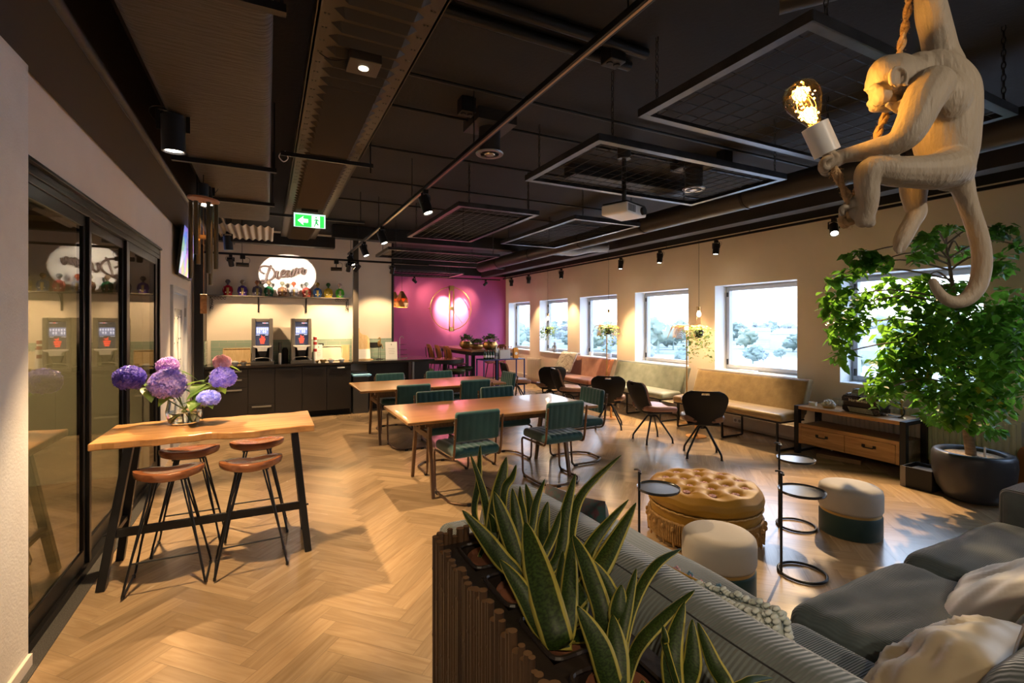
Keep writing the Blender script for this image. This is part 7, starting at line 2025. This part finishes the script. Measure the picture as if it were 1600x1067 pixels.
obj('white_pictogram', b, mat_emit('exit white', (.85,1,.9), 1.6), t)
b = MB(); y0 = -.0125
ex([(.040, -.065), (.052, -.067), (.066, -.03), (.082, -.05), (.098, -.048), (.080, -.018), (.078, .005), (.098, -.004), (.103, .004), (.078, .022), (.058, .022), (.040, .003), (.047, -.004), (.060, .008), (.056, -.022)])
b.lathe([(0, 0), (.011, 0), (.011, .002), (0, .002)], 14, T=Matrix.Translation((.066, -.0125, .038)) @ Matrix.Rotation(PI/2, 4, 'X'))
obj('running_figure', b, mat_emit('exit figure green', (.02,.30,.06), .8), t)
# beamer
p = atZ(975, 330, 2.60)
t = thing('video_projector', 'white ceiling projector hanging before the second grid', 'projector', (p.x, p.y, 2.545), .35)
b = MB(); b.rbox((0, 0, .05), (.34, .26, .09), .015, 3); obj('projector_body', b, m_white, t, smooth=50)
b = MB(); b.box(-.16, .16, -.12, .12, .094, .108); b.lathe([(0, 0), (.035, 0), (.035, .03), (0, .03)], 20, T=Matrix.Translation((.09, -.155, .05)) @ Matrix.Rotation(-PI/2, 4, 'X')); 
for k in range(7): b.box(-.15+.018*k, -.141+.018*k, -.132, -.128, .02, .08)
obj('dark_top', b, m_black, t)
b = MB(); b.cyl((0, 0, .10), (0, 0, CZ-2.545), .02, 12); b.cyl((0, 0, .52), (0, 0, CZ-2.545), .06, 12, r2=.06); obj('ceiling_mount', b, m_pipe, t, smooth=50)
for (k_, (u, v, lab)) in enumerate([(450, 222, 'white cable clamp hanging beside the ribbed tray')]):
    p = atZ(u, v, 2.95)
    t = thing('cable_rail', 'black cable rail crossing below the ribbed tray with a white cable', 'cable rail', (p.x, p.y, 2.86))
    b = MB(); b.bar((-.05, 0, 0), (.62, .0, 0), .02, .03); b.cyl((.60, 0, -.06), (.60, 0, .35), .006, 6); obj('rail', b, m_blacksteel, t)
    b = MB(); b.tube(bez([(-.05, 0, 0), (-.06, 0, -.03), (-.03, 0, -.06), (.0, 0, -.03), (-.02, 0, .02)], 6), .004, 6); obj('white_cable', b, m_white, t, smooth=60)
t = thing('cable_rail', 'black rail below the ribbed tray just behind the exit sign', 'cable rail', (.42, 6.15, 2.84))
b = MB(); b.bar((-.75, 0, 0), (.65, 0, 0), .02, .03)
for x in (-.7, .6): b.cyl((x, 0, 0), (x, 0, .37), .005, 6)
obj('rail', b, m_blacksteel, t)

# ================================================================ OUTSIDE
b = MB(); b.box(8, 1600, -700, 1800, -13.2, -13)
o = struct('ground_outside', b, mat('park ground', (.20,.24,.20), .95, col2=(.34,.35,.33), nscale=.03))  # ground colour paled to stand in for distance haze
b = MB(); b.lathe([(0, .05), (235, .05), (236, 0)], 64, c=(0, 0, -13)); b.v = [v for v in b.v]
tag(obj('pale_yard', b, mat('pale concrete yard', (.62,.62,.61), .9, col2=(.52,.53,.52), nscale=.02)), 'pale concrete yard far below the windows', 'yard')
rnd = random.Random(17)
m_far = [mat_leaf('haze paled tree %d' % i, c1, c2, .2, .05) for i, (c1, c2) in enumerate([((.20,.26,.23), (.29,.35,.32)), ((.26,.33,.27), (.35,.41,.34)), ((.30,.34,.35), (.38,.42,.43))])]  # distance haze put into the leaf colours as pale greyed greens
m_build = mat('pale building', (.50,.51,.53), .8); m_roof = mat('greyish roof', (.36,.34,.34), .8)  # walls and roofs carry the haze in their pale colours too
protos = []
for i in range(5):
    b = MB(); h = 10
    for j in range(7): b.sphere((rnd.uniform(-2.6, 2.6), rnd.uniform(-3, 3), h*(.45+.08*j)), h*.30*(1.1-.08*j), (1, 1, .8), 12, 8, jit=.9, seed=i*5+j*3)
    b.cyl((0, 0, 0), (0, 0, h*.5), .4, 6)
    protos.append(b)
meshes = []
for i, b in enumerate(protos):
    for m_ in m_far:
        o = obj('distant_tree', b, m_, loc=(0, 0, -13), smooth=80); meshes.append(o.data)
        o.location = (60+i*9, -300-i*12+m_far.index(m_)*4, -13); bpy.data.objects.remove(o)
placed = []
k = 0
for i in range(900):
    r_ = rnd.uniform(240, 640) if i % 12 else rnd.uniform(150, 235); a = math.radians(rnd.uniform(18, 93)); x = r_*math.sin(a); y = r_*math.cos(a)
    s_ = rnd.uniform(.7, 1.25)*(.5 if r_ < 236 else 1.35)
    if any((x-px)**2+(y-py)**2 < (4.2*(s_+ps))**2 for px, py, ps in placed): continue
    placed.append((x, y, s_)); k += 1
    if k > 210: break
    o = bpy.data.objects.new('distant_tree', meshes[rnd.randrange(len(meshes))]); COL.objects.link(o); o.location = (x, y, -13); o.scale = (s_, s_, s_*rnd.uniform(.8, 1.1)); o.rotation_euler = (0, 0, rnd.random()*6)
    tag(o, 'green tree, haze mixed into its colour, far outside the windows', 'tree', 'distant trees outside the windows')
for i in range(160):
    r_ = rnd.uniform(300, 1000); a = math.radians(rnd.uniform(18, 93)); x = r_*math.sin(a); y = r_*math.cos(a); w = rnd.uniform(10, 26); h = rnd.uniform(5, 10)+(16 if i % 23 == 0 else 0)
    if any((x-px)**2+(y-py)**2 < (4.2*ps+w*.75)**2 for px, py, ps in placed): continue
    placed.append((x, y, w*.22))
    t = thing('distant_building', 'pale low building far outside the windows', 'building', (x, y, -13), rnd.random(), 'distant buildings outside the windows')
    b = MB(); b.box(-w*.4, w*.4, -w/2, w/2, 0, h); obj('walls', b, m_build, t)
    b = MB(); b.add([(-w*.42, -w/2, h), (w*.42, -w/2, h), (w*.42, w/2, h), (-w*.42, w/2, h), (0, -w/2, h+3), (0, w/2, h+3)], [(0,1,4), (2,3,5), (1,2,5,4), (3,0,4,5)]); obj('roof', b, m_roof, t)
b = MB(); b.box(-14, 14, -40, 30, 0, 4.6); b.box(-14, 14, -40, -39.6, 4.6, 5.0)
tag(obj('flat_roof_hall', b, mat('white roofing', (.60,.60,.60), .8), loc=(75, 40, -13)), 'white flat roofed hall outside below the windows', 'building')

# ================================================================ WORLD, ADDED OFFICE FILL, CAMERA
w = bpy.data.worlds.new('World'); SC.world = w; w.use_nodes = True; nt = w.node_tree
bg = nt.nodes['Background']; tc = _n(nt, 'ShaderNodeTexCoord'); sx = _n(nt, 'ShaderNodeSeparateXYZ'); cr = _n(nt, 'ShaderNodeValToRGB')
cr.color_ramp.elements[0].position = .0; cr.color_ramp.elements[0].color = (.86, .89, .93, 1)
cr.color_ramp.elements[1].position = .6; cr.color_ramp.elements[1].color = (.50, .68, 1.0, 1)
e = cr.color_ramp.elements.new(.12); e.color = (.82, .88, .97, 1)
nt.links.new(tc.outputs['Generated'], sx.inputs[0]); nt.links.new(sx.outputs[2], cr.inputs[0]); nt.links.new(cr.outputs[0], bg.inputs[0])
bg.inputs[1].default_value = 3.2
# added unseen spot in the office, brightening its lower back wall
lamp('SPOT', 'office_fill', (-2.4, 4.0, 2.45), 150, (1, .85, .6), (-2.4, 6.3, .55), angle=68, blend=.7, radius=.1)
cam = bpy.data.cameras.new('Camera'); co = bpy.data.objects.new('Camera', cam); COL.objects.link(co)
cam.sensor_width = 36; cam.lens = FPX/1600*36; cam.shift_y = -28.5/1600; cam.clip_start = .05; cam.clip_end = 2000
co.location = (0, 0, EYE); co.rotation_euler = (PI/2, 0, -TH)
SC.camera = co
vs = SC.view_settings; vs.view_transform = 'Standard'; vs.look = 'None'; vs.gamma = 1.0; vs.use_curve_mapping = False; vs.exposure = 1.05
